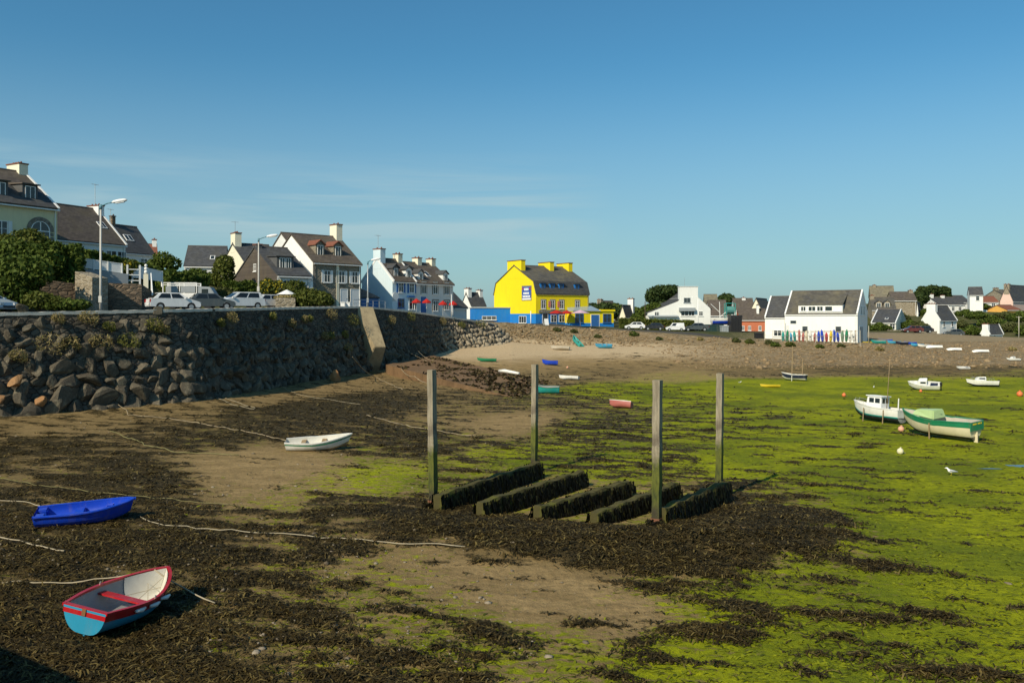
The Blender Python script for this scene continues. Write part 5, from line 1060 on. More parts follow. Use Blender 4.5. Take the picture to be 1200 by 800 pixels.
r_, L_, D_, hw_ = list(HI.values())[-1]; q = .035; MB().prism_x([(.05, .4), (.05, hw_-.02), (D_/2, hw_+3.4), (D_-.05, hw_-.02), (D_-.05, .4)], -q, -.004).build('slate_cladding', SLATEB, r_)
house('stone_house', 'tall granite house with a white gable, two red roofed dormers and white shutters', 367, 359, 105, 45, 423, 307, 3.7, STONEH, SLATEB, pxg=318, chim=[(.965, .9, 1.6, 1.7, CREAM2)], dorm=[(.25, .85, 1.25, 1.5, STONEH, TILE, {}), (.62, .85, 1.25, 1.5, STONEH, TILE, {})],
    fw=[(.22, 3.0, .9, 1.5, WS_), (.52, 3.0, .9, 1.5, WS_), (.80, 3.0, .9, 1.5, WS_)], doors=[(.56, .0, 1.0, 2.2, SHUT), (.78, .0, 1.3, 2.2, SHUT)], gl=[(.44, 4.6, .8, 1.0)])
r_, L_, D_, hw_ = list(HI.values())[-1]; MB().prism_x([(.02, -.5), (.02, hw_-.02), (D_/2, hw_+3.55), (D_-.02, hw_-.02), (D_-.02, -.5)], -.04, -.004).build('white_gable_render', WHITE, r_)
MB().box(-.02, .35, -.045, -.004, -.3, hw_-.1).build('pale_quoin', SURR, r_); MB().box(L_*.5-.2, L_*.5+.2, -.05, -.004, -.3, hw_-.1).build('pale_quoin', CREAM2, r_)
house('slate_house', 'slate roof showing behind the white gable of the granite house', 342, 345, 122, 42, 352, 290, 2.2, GREYR, SLATEB, pxg=318, below=6)
# --- pale blue house and its white-grey neighbour
h = house('pale_blue_house', 'pale blue house with a blue shaded gable, blue shutters and dark dormers', 460, 366, 115, 50, 487, 329, 3.0, PALEBLUE, SLATEB, pxg=424, chim=[(.0, .9, 1.5, 1.4, PALEBLUE), (.9, .8, 1.1, .9, CREAM2)], verge=WPAINT, dorm=[(.26, .5, 1.1, 1.35, DARKB, SLATE, {}), (.80, .4, 1.1, 1.3, WPAINT, SLATE, {})],
    fw=[(.25, 2.7, .9, 1.4, dict(shut=BLUESH)), (.72, 2.7, .9, 1.4, dict(shut=BLUESH)), (.22, .6, 1.2, 1.3, dict(frame=BLUESH)), (.70, .4, 1.4, 1.6)], aer=[(.05, .5, 3.4)])
r_, L_, D_, hw_ = list(HI.values())[-1]
MB().tube([(L_*.1, -.08, 2.2), (L_*.1, -.16, 2.2)], .55, 16).build('round_sign', WPAINT, r_); MB().box(L_*.62, L_*.92, -.25, -.02, 2.05, 2.3).build('shop_fascia', BLUESH, r_)
X2, L2, _ = solve(460, 115, 50, 487, None); c0 = Vector((X2, 115, 0))+Vector((math.cos(R(50)), math.sin(R(50)), 0))*(L2+.02); pxc = 600+F*c0.x/c0.y
h = house('white_grey_house', 'white grey house with three stone framed windows, joined to the pale blue house', pxc, 366, c0.y, 50, 531, 331.5, 3.0, GREYR, SLATEB, D=8.4, chim=[(.57, .8, 1.2, .8, CREAM2), (.985, .8, 1.2, .8, CREAM2)], dorm=[(.20, .35, 1.0, 1.15, GREYR, SLATE, {}), (.86, .35, 1.0, 1.2, GREYR, SLATE, {})],
    fw=[(.15, 2.6, .9, 1.7, SU), (.45, 2.6, .9, 1.7, SU), (.76, 2.6, .9, 1.7, SU), (.45, .2, 1., 1.5, SU), (.76, .4, .9, 1.3, SU)], sky=[(.45, .3, .8, 1.3)], doors=[(.12, 0, 1.1, 2.2, BLUESH)])
m_ = MB(); X, Y_ = -19.2, 112.0; sd_ = thing('lean_to_shed', 'dark lean-to with a sloping slate roof against the pale blue gable', 'shed', (X, Y_, 6.9), R(50)); MB().prism_x([(0, -1), (0, 1.7), (4.5, 3.2), (4.5, -1)], -2.5, 2.2).build('wall', BLUESH, sd_); MB().prism_x([(-.2, 1.66), (-.2, 1.8), (4.6, 3.36), (4.6, 3.22)], -2.6, 2.3).build('roof', SLATE, sd_)
house('gabled_house', 'grey plain gabled house at the end of the terrace behind the red parasols', 532, 366, 132, 55, 547, 360, 2.7, GREYR, SLATE, pxg=None, D=6.5)
house('white_cottage', 'white gabled cottage with two white chimneys left of the yellow house', 552, 369, 165, 38, 569, 358, 2.3, WHITE, SLATE, pxg=541, chim=[(.0, .8, 1.4, 1.0, WHITE), (.97, .7, 1.3, .7, WHITE)], fw=[(.4, .3, .8, .8)])
# --- the yellow house
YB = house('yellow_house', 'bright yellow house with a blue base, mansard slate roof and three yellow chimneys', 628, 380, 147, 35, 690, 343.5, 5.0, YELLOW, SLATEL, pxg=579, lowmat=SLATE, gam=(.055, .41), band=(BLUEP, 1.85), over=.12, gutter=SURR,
    chim=[(.0, .9, 4.3, .9, YELLOW), (.60, .9, 3.6, .8, YELLOW), (.975, .9, 3.6, .8, YELLOW)],
    fw=[(.10, 2.7, .85, 1.5, SU), (.27, 2.7, .85, 1.5, SU), (.44, 2.7, .85, 1.5, SU), (.74, 2.7, .85, 1.5, SU)], gl=[(.62, 0.2, 2.2, 1.25, dict(mull=2, cross=False, proud=.04))],
    dorm=[(.135, .25, 1.15, 1.5, BLUEP, SLATE, dict(shed=1, frame=BLUESH)), (.305, .25, 1.15, 1.5, BLUEP, SLATE, dict(shed=1, frame=BLUESH)), (.475, .25, 1.15, 1.5, BLUEP, SLATE, dict(shed=1, frame=BLUESH)), (.775, .25, 1.15, 1.5, BLUEP, SLATE, dict(shed=1, frame=BLUESH))])
r_, L_, D_, hw_ = list(HI.values())[-1]
def words(root, mtx, rows, mat, name='lettering'):
    for (txt, x, z, size) in rows:
        cu = bpy.data.curves.new('t', 'FONT'); cu.body = txt; cu.size = size; cu.extrude = .006; cu.align_x = 'CENTER'; t = bpy.data.objects.new('t', cu); COL.objects.link(t)
        me = bpy.data.meshes.new_from_object(t.evaluated_get(bpy.context.evaluated_depsgraph_get())); bpy.data.objects.remove(t); me.transform(mtx@Matrix.Translation((x, -.075, z))@Matrix.Rotation(R(90), 4, 'X')); link(me, name, mat, root)
ML = Matrix(((0, 1, 0, 0), (-1, 0, 0, D_), (0, 0, 1, 0), (0, 0, 0, 1))); su = D_*.68; sz0 = 4.15
sg = thing('wall_sign', 'blue and white painted sign board with a grey frame on the yellow gable', 'sign', YB.location, YB.rotation_euler.z)
MB(ML).box(su, su+2.9, -.05, -.004, sz0, sz0+2.6).build('board', SURR, sg); MB(ML).box(su+.2, su+2.7, -.062, -.05, sz0+.45, sz0+2.4).build('blue_panel', paint('sign_blue', (.02, .09, .40)), sg); MB(ML).box(su+.2, su+2.7, -.064, -.05, sz0+.12, sz0+.42).build('white_strip', WPAINT, sg)
for q in (.24, 2.3): MB(ML).box(su+q, su+q+.36, -.068, -.062, sz0+1.9, sz0+2.25).build('red_corner', REDP, sg)
lt = MB(ML)
for zz, hh_, segs in ((1.75, .42, ((.75, 1.0), (1.06, 1.3), (1.36, 1.7), (1.76, 2.05))), (1.1, .34, ((.55, .9), (.96, 1.35), (1.41, 1.75), (1.81, 2.2))), (.58, .32, ((.35, .7), (.76, 1.2), (1.26, 1.75), (1.81, 2.1), (2.16, 2.5)))):
    for a, b_ in segs: lt.box(su+a, su+b_, -.07, -.062, sz0+zz, sz0+zz+hh_)
lt.build('worn_white_lettering', WPAINT, sg)
# facade details of the yellow house
for u in (.205, .375): MB().box(u*L_+.25, u*L_+.85, -.06, -.004, 3.0, 4.05).build('mural_panel', dm('mural_red_white', (.62, .22, .18), .8, .5, 4), YB)
MB().box(.05*L_, .62*L_, -.22, -.035, 2.05, 2.5).build('shop_fascia', SURR, YB); door(YB, Matrix(), .12*L_, -.1, 1.1, 2.0, GLASS, WPAINT)
for u in (.27, .42): win(YB, Matrix(), u*L_, .35, 1.3, 1.3, proud=.04, sill=False)
def shade(label, X, Y, z, wdt, dep, mat, name='parasol'):
    r = thing(name, label, 'parasol', (X, Y, z), .3, 'red parasols on the terraces'); MB().tube([(0, 0, 0), (0, 0, 2.5)], .03, 6).build('pole', METAL, r)
    c_ = MB(); n = 8; vs = [(0, 0, 2.6)]+[(wdt/2*math.cos(2*math.pi*i/n), dep/2*math.sin(2*math.pi*i/n), 2.15) for i in range(n)]+[(wdt/2*math.cos(2*math.pi*i/n), dep/2*math.sin(2*math.pi*i/n), 1.98) for i in range(n)]
    c_.add(vs, [(0, 1+i, 1+(i+1) % n) for i in range(n)]+[(1+i, 1+n+i, 1+n+(i+1) % n, 1+(i+1) % n) for i in range(n)]); c_.build('canopy', mat, r)
def P3(px, py, Y): return at(px, py, Y)
for k, (px, Y, lab) in enumerate([(652, 145, 'red parasol in front of the yellow facade by the sandwich board'), (664, 148, 'red parasol nearest the yellow annex')]): p = P3(px, 381, Y); shade(lab, p.x, p.y, p.z, 2.3, 2.1, REDP)
for k, (px, Y, py, lab) in enumerate([(488, 112, 366, 'red parasol by the pale blue house'), (500, 113, 366, 'red parasol below the first stone framed window'), (519, 116, 368, 'red parasol standing beside a folded white pole'), (531, 118, 368, 'red parasol at the end of the grey terrace')]): p = P3(px, py, Y); shade(lab, p.x, p.y, p.z-.75, 1.2, 1.0, REDP)
# yellow annex with glazed roof
p = P3(668, 381.5, 149); an = thing('yellow_annex', 'low yellow restaurant annex with a glazed lean-to roof and blue plinth', 'annex', p, R(24)); MB().box(0, 8.8, 0, 5, -1.5, 2.5).build('wall', YELLOW, an); MB().box(-.03, 8.83, -.03, 5.03, -1.4, .45).build('plinth', BLUEP, an)
MB().prism_x([(-.3, 2.52), (-.3, 2.66), (5.2, 4.0), (5.2, 2.52)], .5, 6.0).build('glazed_roof', dm('canopy_glass', (.32, .38, .42), .2, .2, 3), an); MB().box(6.0, 9.0, -.2, 5.2, 2.52, 2.85).build('parapet', YELLOW, an)
for u in (1.0, 6.6): win(an, Matrix(), u, .5, 1.6, 1.6, frame=BLUESH, proud=.05)
door(an, Matrix(), 4.2, -.3, 1.6, 2.2, BLUESH)
pa = thing('parasol', 'pinkish white parasol in front of the glazed annex', 'parasol', P3(680, 382, 146)); MB().tube([(0, 0, 0), (0, 0, 2.5)], .03, 6).build('pole', METAL, pa); MB().tube([(0, 0, 2.2), (0, 0, 2.75)], [1.7, .05], 10).build('canopy', paint('pinkish_canvas', (.6, .4, .5), .8, 0), pa)
ab = thing('sandwich_board', 'white sandwich board standing in front of the yellow house', 'board', P3(640, 381, 143.5), .4); 
for s in (-1, 1): MB().prism_x([(s*.02, 1.1), (s*.06, 1.1), (s*.4, 0), (s*.36, 0)], -.35, .35).build('panel', WPAINT, ab)
p = P3(557, 377, 152); ba = thing('blue_annex', 'low flat roofed blue building joined to the yellow house', 'annex', p, R(12)); MB().box(0, 6.9, 0, 6, -1.5, 2.4).build('wall', BLUEP, ba); MB().box(-.1, 7.0, -.1, 6.1, 2.403, 2.6).build('flat_roof', GREYP, ba); win(ba, Matrix(), 1.2, .35, 2.6, .7, mull=2, proud=.02)
# low hedge-side and further houses between yellow and white
house('white_cottage', 'small white gabled cottage between the hedge and the dark pine', 733, 376, 170, 58, 744, 371, 2.0, CREAM2, SLATE, pxg=726, chim=[(.9, .7, 1.2, 1.6, WHITE)])
house('stone_cottage', 'distant grey roofed house with a pale gable behind the yellow annex', 706, 372, 215, 40, 722, 364, 2.2, CREAM2, SLATEB, pxg=698, chim=[(.0, .8, 1.4, .6, STONET)])
# --- white gabled house facing the bay (front drawn as its own outline)
wg = thing('white_gabled_house', 'white house whose tall gable with square chimney faces the bay, long slope to one side', 'house', at(759, 381, 165), R(4))
s = .165; pr = [(0, -2), (0, (381-367)*s), (36*s, (381-353)*s), (40*s, (381-349)*s), (59*s, (381-347)*s), (75*s, (381-361.5)*s), (75*s, -2)]; MB().prism_y(pr, 0, 9).build('wall', WHITE, wg)
rf = MB()
for (x0, z0_), (x1, z1_) in (((-.3, (381-367.6)*s), (36*s, (381-353)*s)), ((36*s, (381-353)*s), (50*s, (381-343)*s)), ((50*s, (381-343)*s), (77*s, (381-362.6)*s))): rf.prism_y([(x0, z0_+.02), (x1, z1_+.02), (x1, z1_+.18), (x0, z0_+.18)], .1, 9.2)
rf.build('roof', SLATE, wg); ch = MB().box(38*s, 60*s, .02, 1.2, (381-352)*s, (381-336)*s).build('chimney', WHITE, wg); MB().box(38*s-.08, 60*s+.08, -.06, 1.28, (381-336)*s+.004, (381-336)*s+.12).build('chimney_cap', GREYR, ch)
win(wg, Matrix(), 43*s, (381-354.5)*s, 1.3, .95, frame=GREYP); win(wg, Matrix(), 39.5*s, (381-370)*s, 1.5, 1.0); win(wg, Matrix(), 48.5*s, (381-370)*s, 1.2, 1.0); win(wg, Matrix(), 61*s, (381-370)*s, .8, .9); win(wg, Matrix(), 8*s, (381-370)*s, .9, .8)
MB().box(37*s, 56*s, -.7, -.02, (381-364.5)*s, (381-360.5)*s).build('balcony', GREYP, wg); MB().prism_x([(-.5, 1.62), (-.5, 1.7), (-.005, 1.95), (-.005, 1.8)], 0, 36*s).build('lean_to_roof', GREYP, wg); MB().tube([(45*s, .6, (381-336)*s), (45*s, .6, (381-325)*s)], .025, 5).build('aerial', METAL, wg)
# --- roofs behind the harbour office
house('tan_roofed_house', 'house with a tan lichened roof behind the white gabled house', 826, 372, 205, -10, 841, 358, 2.6, STONET, TANROOF, D=8); house('slate_house', 'dark roofed house filling the gap beside the white gabled house', 832, 384, 182, -5, 853, 369, 3.0, GREYR, SLATEB, D=7)
house('orange_house', 'low orange red house with small windows and a dark roof beside the long white building', 867, 395, 178, -8, 899, 374.5, 2.1, ORANGEP, SLATEB, D=6, chim=[(.7, .5, .6, .9, WHITE, .3)], fw=[(.06, 1.4, .6, 1.0), (.30, 1.4, .6, 1.0), (.68, 1.4, .6, 1.0)])
house('cream_gabled_house', 'cream gabled house with a dark roof rising behind the orange one', 893, 380, 200, 62, 905, 365, 2.9, CREAM2, SLATEB, pxg=879); house('slate_house', 'broad slate roofed house behind the orange one, left of the cream gable', 861, 375, 215, -8, 884, 363, 2.8, GREYR, SLATEB, D=8, chim=[(.55, .9, 1.5, .3, GREYR)])
# --- long white building
LW = house('long_white_building', 'long white building with a lichened slate roof and a white strip of attic windows', 1005, 399, 130, -33, 920, 368, 3.55, WHITE, SLATEL, pxg=1016.5, over=.06, verge=WPAINT, gutter=WPAINT,
    fw=[(.195-.12, 2.55, .95, .5, dict(frame=GREYP, mull=0, cross=False, sill=False)), (.245, 1.2, .85, .95, dict(frame=GREYP, mull=0)), (.705, 1.2, .85, .95, dict(frame=GREYP, mull=0))], gr_=[(.3, 3.9, 1., 1.4), (.55, 3.9, 1., 1.4)])
r_, L_, D_, hw_ = list(HI.values())[-1]
at_ = MB().box(.19*L_, .80*L_, -.03, D_*.45, hw_-.2, hw_+1.45).build('attic_storey', WHITE, LW); MB().prism_x([(-.2, hw_+1.453), (-.2, hw_+1.58), (D_*.5, hw_+3.5), (D_*.5, hw_+3.3)], .18*L_, .81*L_).build('attic_roof', SLATEL, LW)
for i, (u, w_) in enumerate([(.225, .8), (.33, 1.15), (.45, .95), (.56, 1.15), (.68, 1.1)]): win(LW, Matrix.Translation((0, -.03, 0)), u*L_, hw_+.45, w_, .8, mull=1 if i != 3 else 0, cross=False, glass=GLASS if i != 4 else WPAINT)
MB().box(-.0, L_*.0+.6, -.05, -.005, -.2, 2.3).build('corner_pier', GREYR, LW); door(LW, Matrix(((0, -1, 0, L_), (1, 0, 0, 0), (0, 0, 1, 0), (0, 0, 0, 1))), D_*.15, -.2, 2.6, 2.3, GREYP)
house('white_store', 'lower white store with a slate roof joined to the end of the long white building', 921, 399, 138.5, -33, 896.5, 372, 3.3, WHITE, SLATE, D=6.5, over=.06, verge=WPAINT, gutter=WPAINT, fw=[(.42, .7, 1.3, 1.0, dict(frame=WPAINT, mull=1))])
# --- right-hand hillside
house('stone_house', 'tan stone house with a lichened roof highest behind the long white building', 1020, 362, 238, -20, 1048, 348, 3.0, STONET, TANROOF, D=9, chim=[(.2, .9, 1.6, .4, STONET)])
house('stone_house', 'grey roofed stone house with two dormers between the long white building and the hill', 1022, 378, 212, -15, 1050, 363, 3.0, STONET, SLATEL, D=8, dorm=[(.3, .5, 1.5, 1.3, STONET, SLATE, {}), (.65, .5, 1.5, 1.3, STONET, SLATE, {})], chim=[(.03, 1.0, 1.6, .6, STONET)])
house('dark_roofed_house', 'house with a dark roof and white gable facing the shingle, near the long white building', 1050, 388, 190, -32, 1021, 378, 2.9, CREAM2, SLATE, pxg=1062, verge=WPAINT, fw=[(.75, .4, 1.2, 1.3)], gr_=[(.4, .4, 1., 1.2), (.42, 2.6, .9, 1.)], sky=[(.5, .2, .7, 1.)])
house('stone_house', 'brown roofed stone house on the hill left of the pines', 1046, 368, 226, -12, 1074, 352, 2.2, STONET, SLATEB, D=8, chim=[(.9, 1., 1.4, .5, STONET)]); house('white_cottage', 'small white gable half hidden by shrubs above the stone wall', 1076, 377, 222, 62, 1092, 366, 2.4, WHITE, SLATE, pxg=1074)
house('white_house', 'white two storey house with a tall gable chimney standing above the parked cars', 1101, 396, 190, 36, 1121, 375, 3.0, WHITE, SLATE, pxg=1081, chim=[(.0, 1.0, 2.0, .6, WHITE)], verge=WPAINT, fw=[(.2, 2.5, .8, 1.2, dict(mull=0)), (.68, 2.5, .8, 1.2, dict(mull=0)), (.68, .6, .8, 1.2)], gutter=WPAINT)
house('white_house', 'long white house with two white chimneys in the middle of the hill', 1100, 372, 240, 12, 1131, 356.5, 2.0, WHITE, SLATE, D=8, chim=[(.06, .9, 1.5, .9, WHITE), (.48, .9, 1.5, .6, WHITE)], fw=[(.22, 1.9, 1., 1.2), (.48, 1.9, 1., 1.2), (.74, 1.9, 1., 1.2)], below=5)
house('slate_house', 'dark roof showing behind the long white hill house', 1114, 362, 262, 6, 1137, 354, 2.0, GREYR, SLATE, D=8, chim=[(.05, .9, 1.4, .5, WHITE)])
house('white_tower_house', 'narrow tall white house with a dark roof on the hill', 1136.5, 364, 230, -22, 1152, 345.5, 2.0, WHITE, SLATE, D=5.5, fw=[(.45, 2.7, .9, 1.2, dict(mull=0))], below=6)
house('orange_roofed_house', 'white house with an orange roof beside the tall white hill house', 1152, 361, 238, -8, 1170, 354, 1.6, WHITE, TILE, D=7, fw=[(.55, .3, 1., 1.)]); 
house('pink_gabled_house', 'pink gabled house with a big dark roof at the edge of the view', 1187, 367, 236, 40, 1222, 352.5, 4.2, PINKP, SLATE, pxg=1172, chim=[(.0, .9, 1.4, .4, STONET)]); house('orange_house', 'orange yellow house below the pink gable', 1180, 372, 226, 20, 1196, 363, 1.2, OCHREP, TILE, D=6)
house('slate_house', 'grey lichened roof behind the pink gable', 1178, 356, 262, 10, 1204, 347, 2.0, STONET, SLATEL, D=9, chim=[(.05, .9, 1.5, .6, STONET)]); 
house('white_cabin', 'tiny white cottage with a gable chimney standing alone by the shore road', 1159, 398, 185, 34, 1175, 391, 1.7, WHITE, SLATE, pxg=1150, chim=[(.0, .7, 1.3, .35, WHITE)], verge=WPAINT, fw=[(.35, .3, .6, .8, dict(mull=0))])
for (px, py, Y, w_, lab) in [(704, 372, 240, 10, 'pale distant house low behind trees right of the yellow house')]: pass
S = lambda px, py, Y: at(px, py, Y)
# ------------------------------------------------------------------ cars
def car(label, px, py, Y, head, col, kind='hatch', size=1., z=None):
    p = at(px, py, Y); p.z = (land_left(p.x, p.y) if p.x < -5 else land_right(p.x, p.y))+.02; r = thing('parked_car' if kind != 'van' else 'parked_van', label, 'car' if kind != 'van' else 'van', (p.x, p.y, p.z if z is None else z), R(head), 'cars parked along the shore road'); r.scale = (size,)*3; W = .86
    dims = dict(hatch=(4.0, .95, 1.45, (-1.85, 1.05, -1.25, .35)), mpv=(4.2, 1.02, 1.62, (-1.95, 1.35, -1.75, .45)), van=(4.2, 1.05, 1.82, (-2.0, 1.25, -1.95, .55)), sedan=(4.4, .92, 1.42, (-1.7, 1.0, -1.1, .25)))[kind]
    Lc, zb, zt_, (x0, x1, x2, x3) = dims; h2 = Lc/2
    prof = [(-h2, .32), (-h2-.04, .55), (-h2+.03, zb-.06), (-h2+.1, zb), (x1, zb+.02), (h2-.12, zb-.22), (h2, zb-.42), (h2+.03, .42), (h2-.08, .28)]
    # wheel arches cut into the lower edge
    low = []
    for cx in (h2-.78, -h2+.75): low += [(cx+.36*math.cos(a), .30+.36*math.sin(a)) for a in np.linspace(0, math.pi, 7)]
    body = MB(); ring = [(x, z_) for x, z_ in prof]+low; n = len(ring)
    vs = []
    for y, k in ((-W, 0), (-W*.97, 0), (W*.97, 0), (W, 0)): vs += [(x, y if 0 else y*(1-.06*max(0, (z_-.7))), z_) for x, z_ in ring]
    bo = MB(); bo.prism_y(ring, -W, W); bo.build('body', col, r, bev=.0)
    g = lambda a, b_, zz, ww: [(a, -ww, zz), (b_, -ww, zz), (b_, ww, zz), (a, ww, zz)]
    cb = MB(); lo = g(x0, x1, zb-.02, W*.96); hi = g(x2, x3, zt_, W*.76); cb.add(lo+hi, [(0,3,2,1),(4,5,6,7),(0,1,5,4),(1,2,6,5),(2,3,7,6),(3,0,4,7)]); cb.build('cabin', col, r, bev=.05)
    V = [Vector(q) for q in lo+hi]
    def pane(name, q, ins=.1, du=(.08, .92), dv=(.14, .86)):
        a, b_, c_, d_ = [V[i] for i in q]; n_ = (b_-a).cross(d_-a).normalized()
        def P(u, v): return (a.lerp(b_, u)).lerp(d_.lerp(c_, u), v)
        pts = [P(du[0], dv[0]), P(du[1], dv[0]), P(du[1], dv[1]), P(du[0], dv[1])]; MB().add([t+n_*.012 for t in pts]+[t-n_*.05 for t in pts], [(0,1,2,3),(7,6,5,4),(0,4,5,1),(1,5,6,2),(2,6,7,3),(3,7,4,0)]).build(name, CARGLASS, r)
    pane('windscreen', (1, 2, 6, 5)); pane('rear_window', (3, 0, 4, 7))
    if kind != 'van':
        pane('side_window', (0, 1, 5, 4), du=(.12, .5)); pane('side_window', (0, 1, 5, 4), du=(.54, .90)); pane('side_window', (2, 3, 7, 6), du=(.10, .46)); pane('side_window', (2, 3, 7, 6), du=(.5, .88))
    else: pane('side_window', (0, 1, 5, 4), du=(.62, .92)); pane('side_window', (2, 3, 7, 6), du=(.08, .38))
    for cx in (h2-.78, -h2+.75):
        for s_ in (-1, 1):
            w_ = MB().tube([(cx, s_*(W-.19), .30), (cx, s_*(W+.0), .30)], .31, 16).build('wheel', BLACKP, r); MB().tube([(cx, s_*(W-.02), .30), (cx, s_*(W+.015), .30)], .19, 12).build('rim', METAL, w_)
    for s_ in (-1, 1):
        MB().box(h2-.16, h2+.035, s_*.62-.17, s_*.62+.17, zb-.40, zb-.26).build('headlight', LIGHTGLASS, r); MB().box(-h2-.05, -h2+.1, s_*.72-.11, s_*.72+.11, zb-.30, zb-.05).build('tail_light', TAIL, r)
        MB().box(x1-.35, x1-.15, s_*(W+.02)-.09, s_*(W+.02)+.09, zb+.0, zb+.14).build('wing_mirror', col, r)
    MB().box(h2+.015, h2+.05, -.5, .5, .38, .52).build('grille', BLACKP, r); MB().box(-h2-.055, -h2-.03, -.26, .26, .42, .54).build('number_plate', WPAINT, r); return r
TAIL = paint('tail_light_red', (.35, .01, .01)); CW = paint('white_car_paint', (.72, .73, .74), .25, .8); CS = paint('silver_blue_car_paint', (.42, .48, .53), .25, .8); CD = paint('dark_grey_car_paint', (.06, .075, .085), .25, .8); CB = paint('black_car_paint', (.02, .022, .03), .25, .8); CR = paint('maroon_car_paint', (.12, .03, .03), .25, .8)
car('white hatchback with its tail towards the bay, parked under the garden wall', 203, 363.5, 71, 38, CW, 'hatch'); car('dark grey hatchback parked beside the white one, in front of the truck', 247, 363.5, 77, 30, CD, 'hatch')
car('white people carrier facing the bay, parked next to the dark grey car', 282, 362.3, 82, 222, CW, 'mpv'); car('white hatchback parked between the people carrier and the low stone planter', 309, 361.5, 88, 228, CW, 'hatch')
car('pale car at the very edge of the view, only its bonnet showing over the wall', -19, 367.5, 58, -12, CS, 'hatch')
car('small white car on the far shore road near the yellow annex', 744, 385.5, 146, 172, CW, 'hatch', .85); car('dark car on the far shore road in front of the hedge', 766, 386, 146, 176, CB, 'hatch', .85); car('white van on the far shore road in front of the white gabled house', 791, 387.5, 145, 175, CW, 'van', .75)
car('dark car by the boats ashore, nearest the white gabled house', 815, 388.5, 150, 178, CD, 'sedan'); car('maroon car under the stone garden wall on the far shore', 1069, 396.5, 178, 176, CR, 'hatch'); car('black car beside the maroon one on the far shore', 1081, 397, 179, 170, CB, 'hatch'); car('dark car in front of the white two storey house on the far shore', 1117, 397.5, 180, 175, CD, 'hatch')
# tipper truck with white caged back
p = at(222, 362, 84); tk = thing('caged_truck', 'small truck with a white framed cage on its back behind the dark grey car', 'truck', p, R(8)); MB().box(-2.3, .9, -.95, .95, .75, 1.45).build('flatbed', WPAINT, tk)
c_ = MB()
for x in (-2.3, -.75, .84): c_.box(x, x+.08, -.95, -.87, 1.45, 2.55).box(x, x+.08, .87, .95, 1.45, 2.55)
for z_ in (1.48, 2.3, 2.5): c_.box(-2.3, .92, -.953, -.873, z_, z_+.07).box(-2.3, .92, .873, .953, z_, z_+.07)
c_.build('cage', WPAINT, tk); MB().box(-2.0, -.85, -.94, -.9, 1.6, 2.2).build('mesh_panel', GREYP, tk); MB().box(-.6, .75, -.94, -.9, 1.6, 2.2).build('mesh_panel', GREYP, tk)
cab = MB().prism_y([(1.0, .5), (2.6, .5), (2.65, 1.3), (2.15, 2.15), (1.0, 2.2)], -.92, .92).build('cab', GREYP, tk, bev=.04); MB().box(1.35, 1.95, -.945, -.915, 1.4, 1.95).build('side_window', CARGLASS, cab)
for cx in (-1.4, 1.9):
    for s_ in (-1, 1): MB().tube([(cx, s_*.7, .38), (cx, s_*.95, .38)], .38, 14).build('wheel', BLACKP, tk)
# ------------------------------------------------------------------ street lamps and poles
def lamp(label, px, base, Y, top, arm=1.6, r0=.09, mat=None):
    p = at(px, base, Y); h = zat(top, Y)-p.z; r = thing('street_lamp', label, 'street lamp', p, 0, 'street lamps along the quay'); m_ = mat or LAMPP
    MB().tube([(0, 0, -.6), (0, 0, h*.3), (0, 0, h)], [r0*1.25, r0, r0*.72], 10).build('pole', m_, r, True); MB().tube([(0, 0, h-.35), (0, 0, h+.02)], r0*1.15, 10).build('pole_collar', CYANC, r, True)
    MB().tube([(0, 0, h-.1), (arm*.5, -.1, h+.12), (arm*.8, -.15, h+.16)], .05, 7).build('arm', CYANC, r, True)
    hd = MB(Matrix.Translation((arm*.75, -.15, h+.16))@Matrix.Rotation(R(-9), 4, 'Y')); hd.tube([(0, 0, 0), (.15, 0, .02), (.6, 0, .03), (1.05, 0, .02), (1.2, 0, 0)], [.05, .12, .15, .12, .04], 10); ho = hd.build('lamp_head', LAMPW, r, True)
    MB(Matrix.Translation((arm*.75, -.15, h+.16))@Matrix.Rotation(R(-9), 4, 'Y')).box(.3, .95, -.1, .1, -.14, -.08).build('lens', LIGHTGLASS, ho); MB().box(-.12, .12, -.13, -.07, .6, 1.1).build('access_door', m_, r); return r
LAMPP = dm('pale_lamp_pole', (.52, .50, .46), .6, .12, 2, .1, 20); CYANC = paint('blue_grey_lamp_arm', (.10, .24, .30), .5, .1)
lamp('tall pale street lamp standing in front of the stone garden walls', 118, 363.5, 66, 240, 1.25); lamp('pale street lamp behind the white people carrier', 303, 348, 88, 279.5, 1.15, .08); lamp('grey street lamp in front of the shaded blue gable', 431, 360, 104, 306.5, .55, .08, METAL)
def pole(label, px, base, Y, top, rad=.07, mat=METAL, cross=0):
    p = at(px, base, Y); h = zat(top, Y)-p.z; r = thing('utility_pole', label, 'pole', p); MB().tube([(0, 0, -.5), (0, 0, h)], [rad, rad*.75], 8).build('shaft', mat, r, True)
    if cross: MB().tube([(-cross/2, 0, h-.1), (cross/2, 0, h-.1)], rad*.5, 6).build('crossarm', mat, r)
    MB().ball((0, 0, h), rad*1.1, 8, 6).build('cap', mat, r, True); return r
pole('white pole in front of the white gabled house', 818, 387, 150, 349, .09, WPAINT); pole('thin pale pole by the small white shore cottage', 1194, 397, 180, 371, .09, BUFF, 1.2); pole('pale pole at the corner of the long white building', 1018, 399, 132, 382, .06, BUFF); pole('white flag pole on the grey terrace', 529, 367, 113, 345, .05, WPAINT); pole('white corner post against the blue base of the yellow house', 622, 380, 145.2, 365, .09, WPAINT)
pole('wooden pole rising among the trees right of the white cottage', 756, 381, 162, 354, .09, BARK); pole('dark pole before the long white building', 920.5, 400, 131, 379, .06, GREYP)
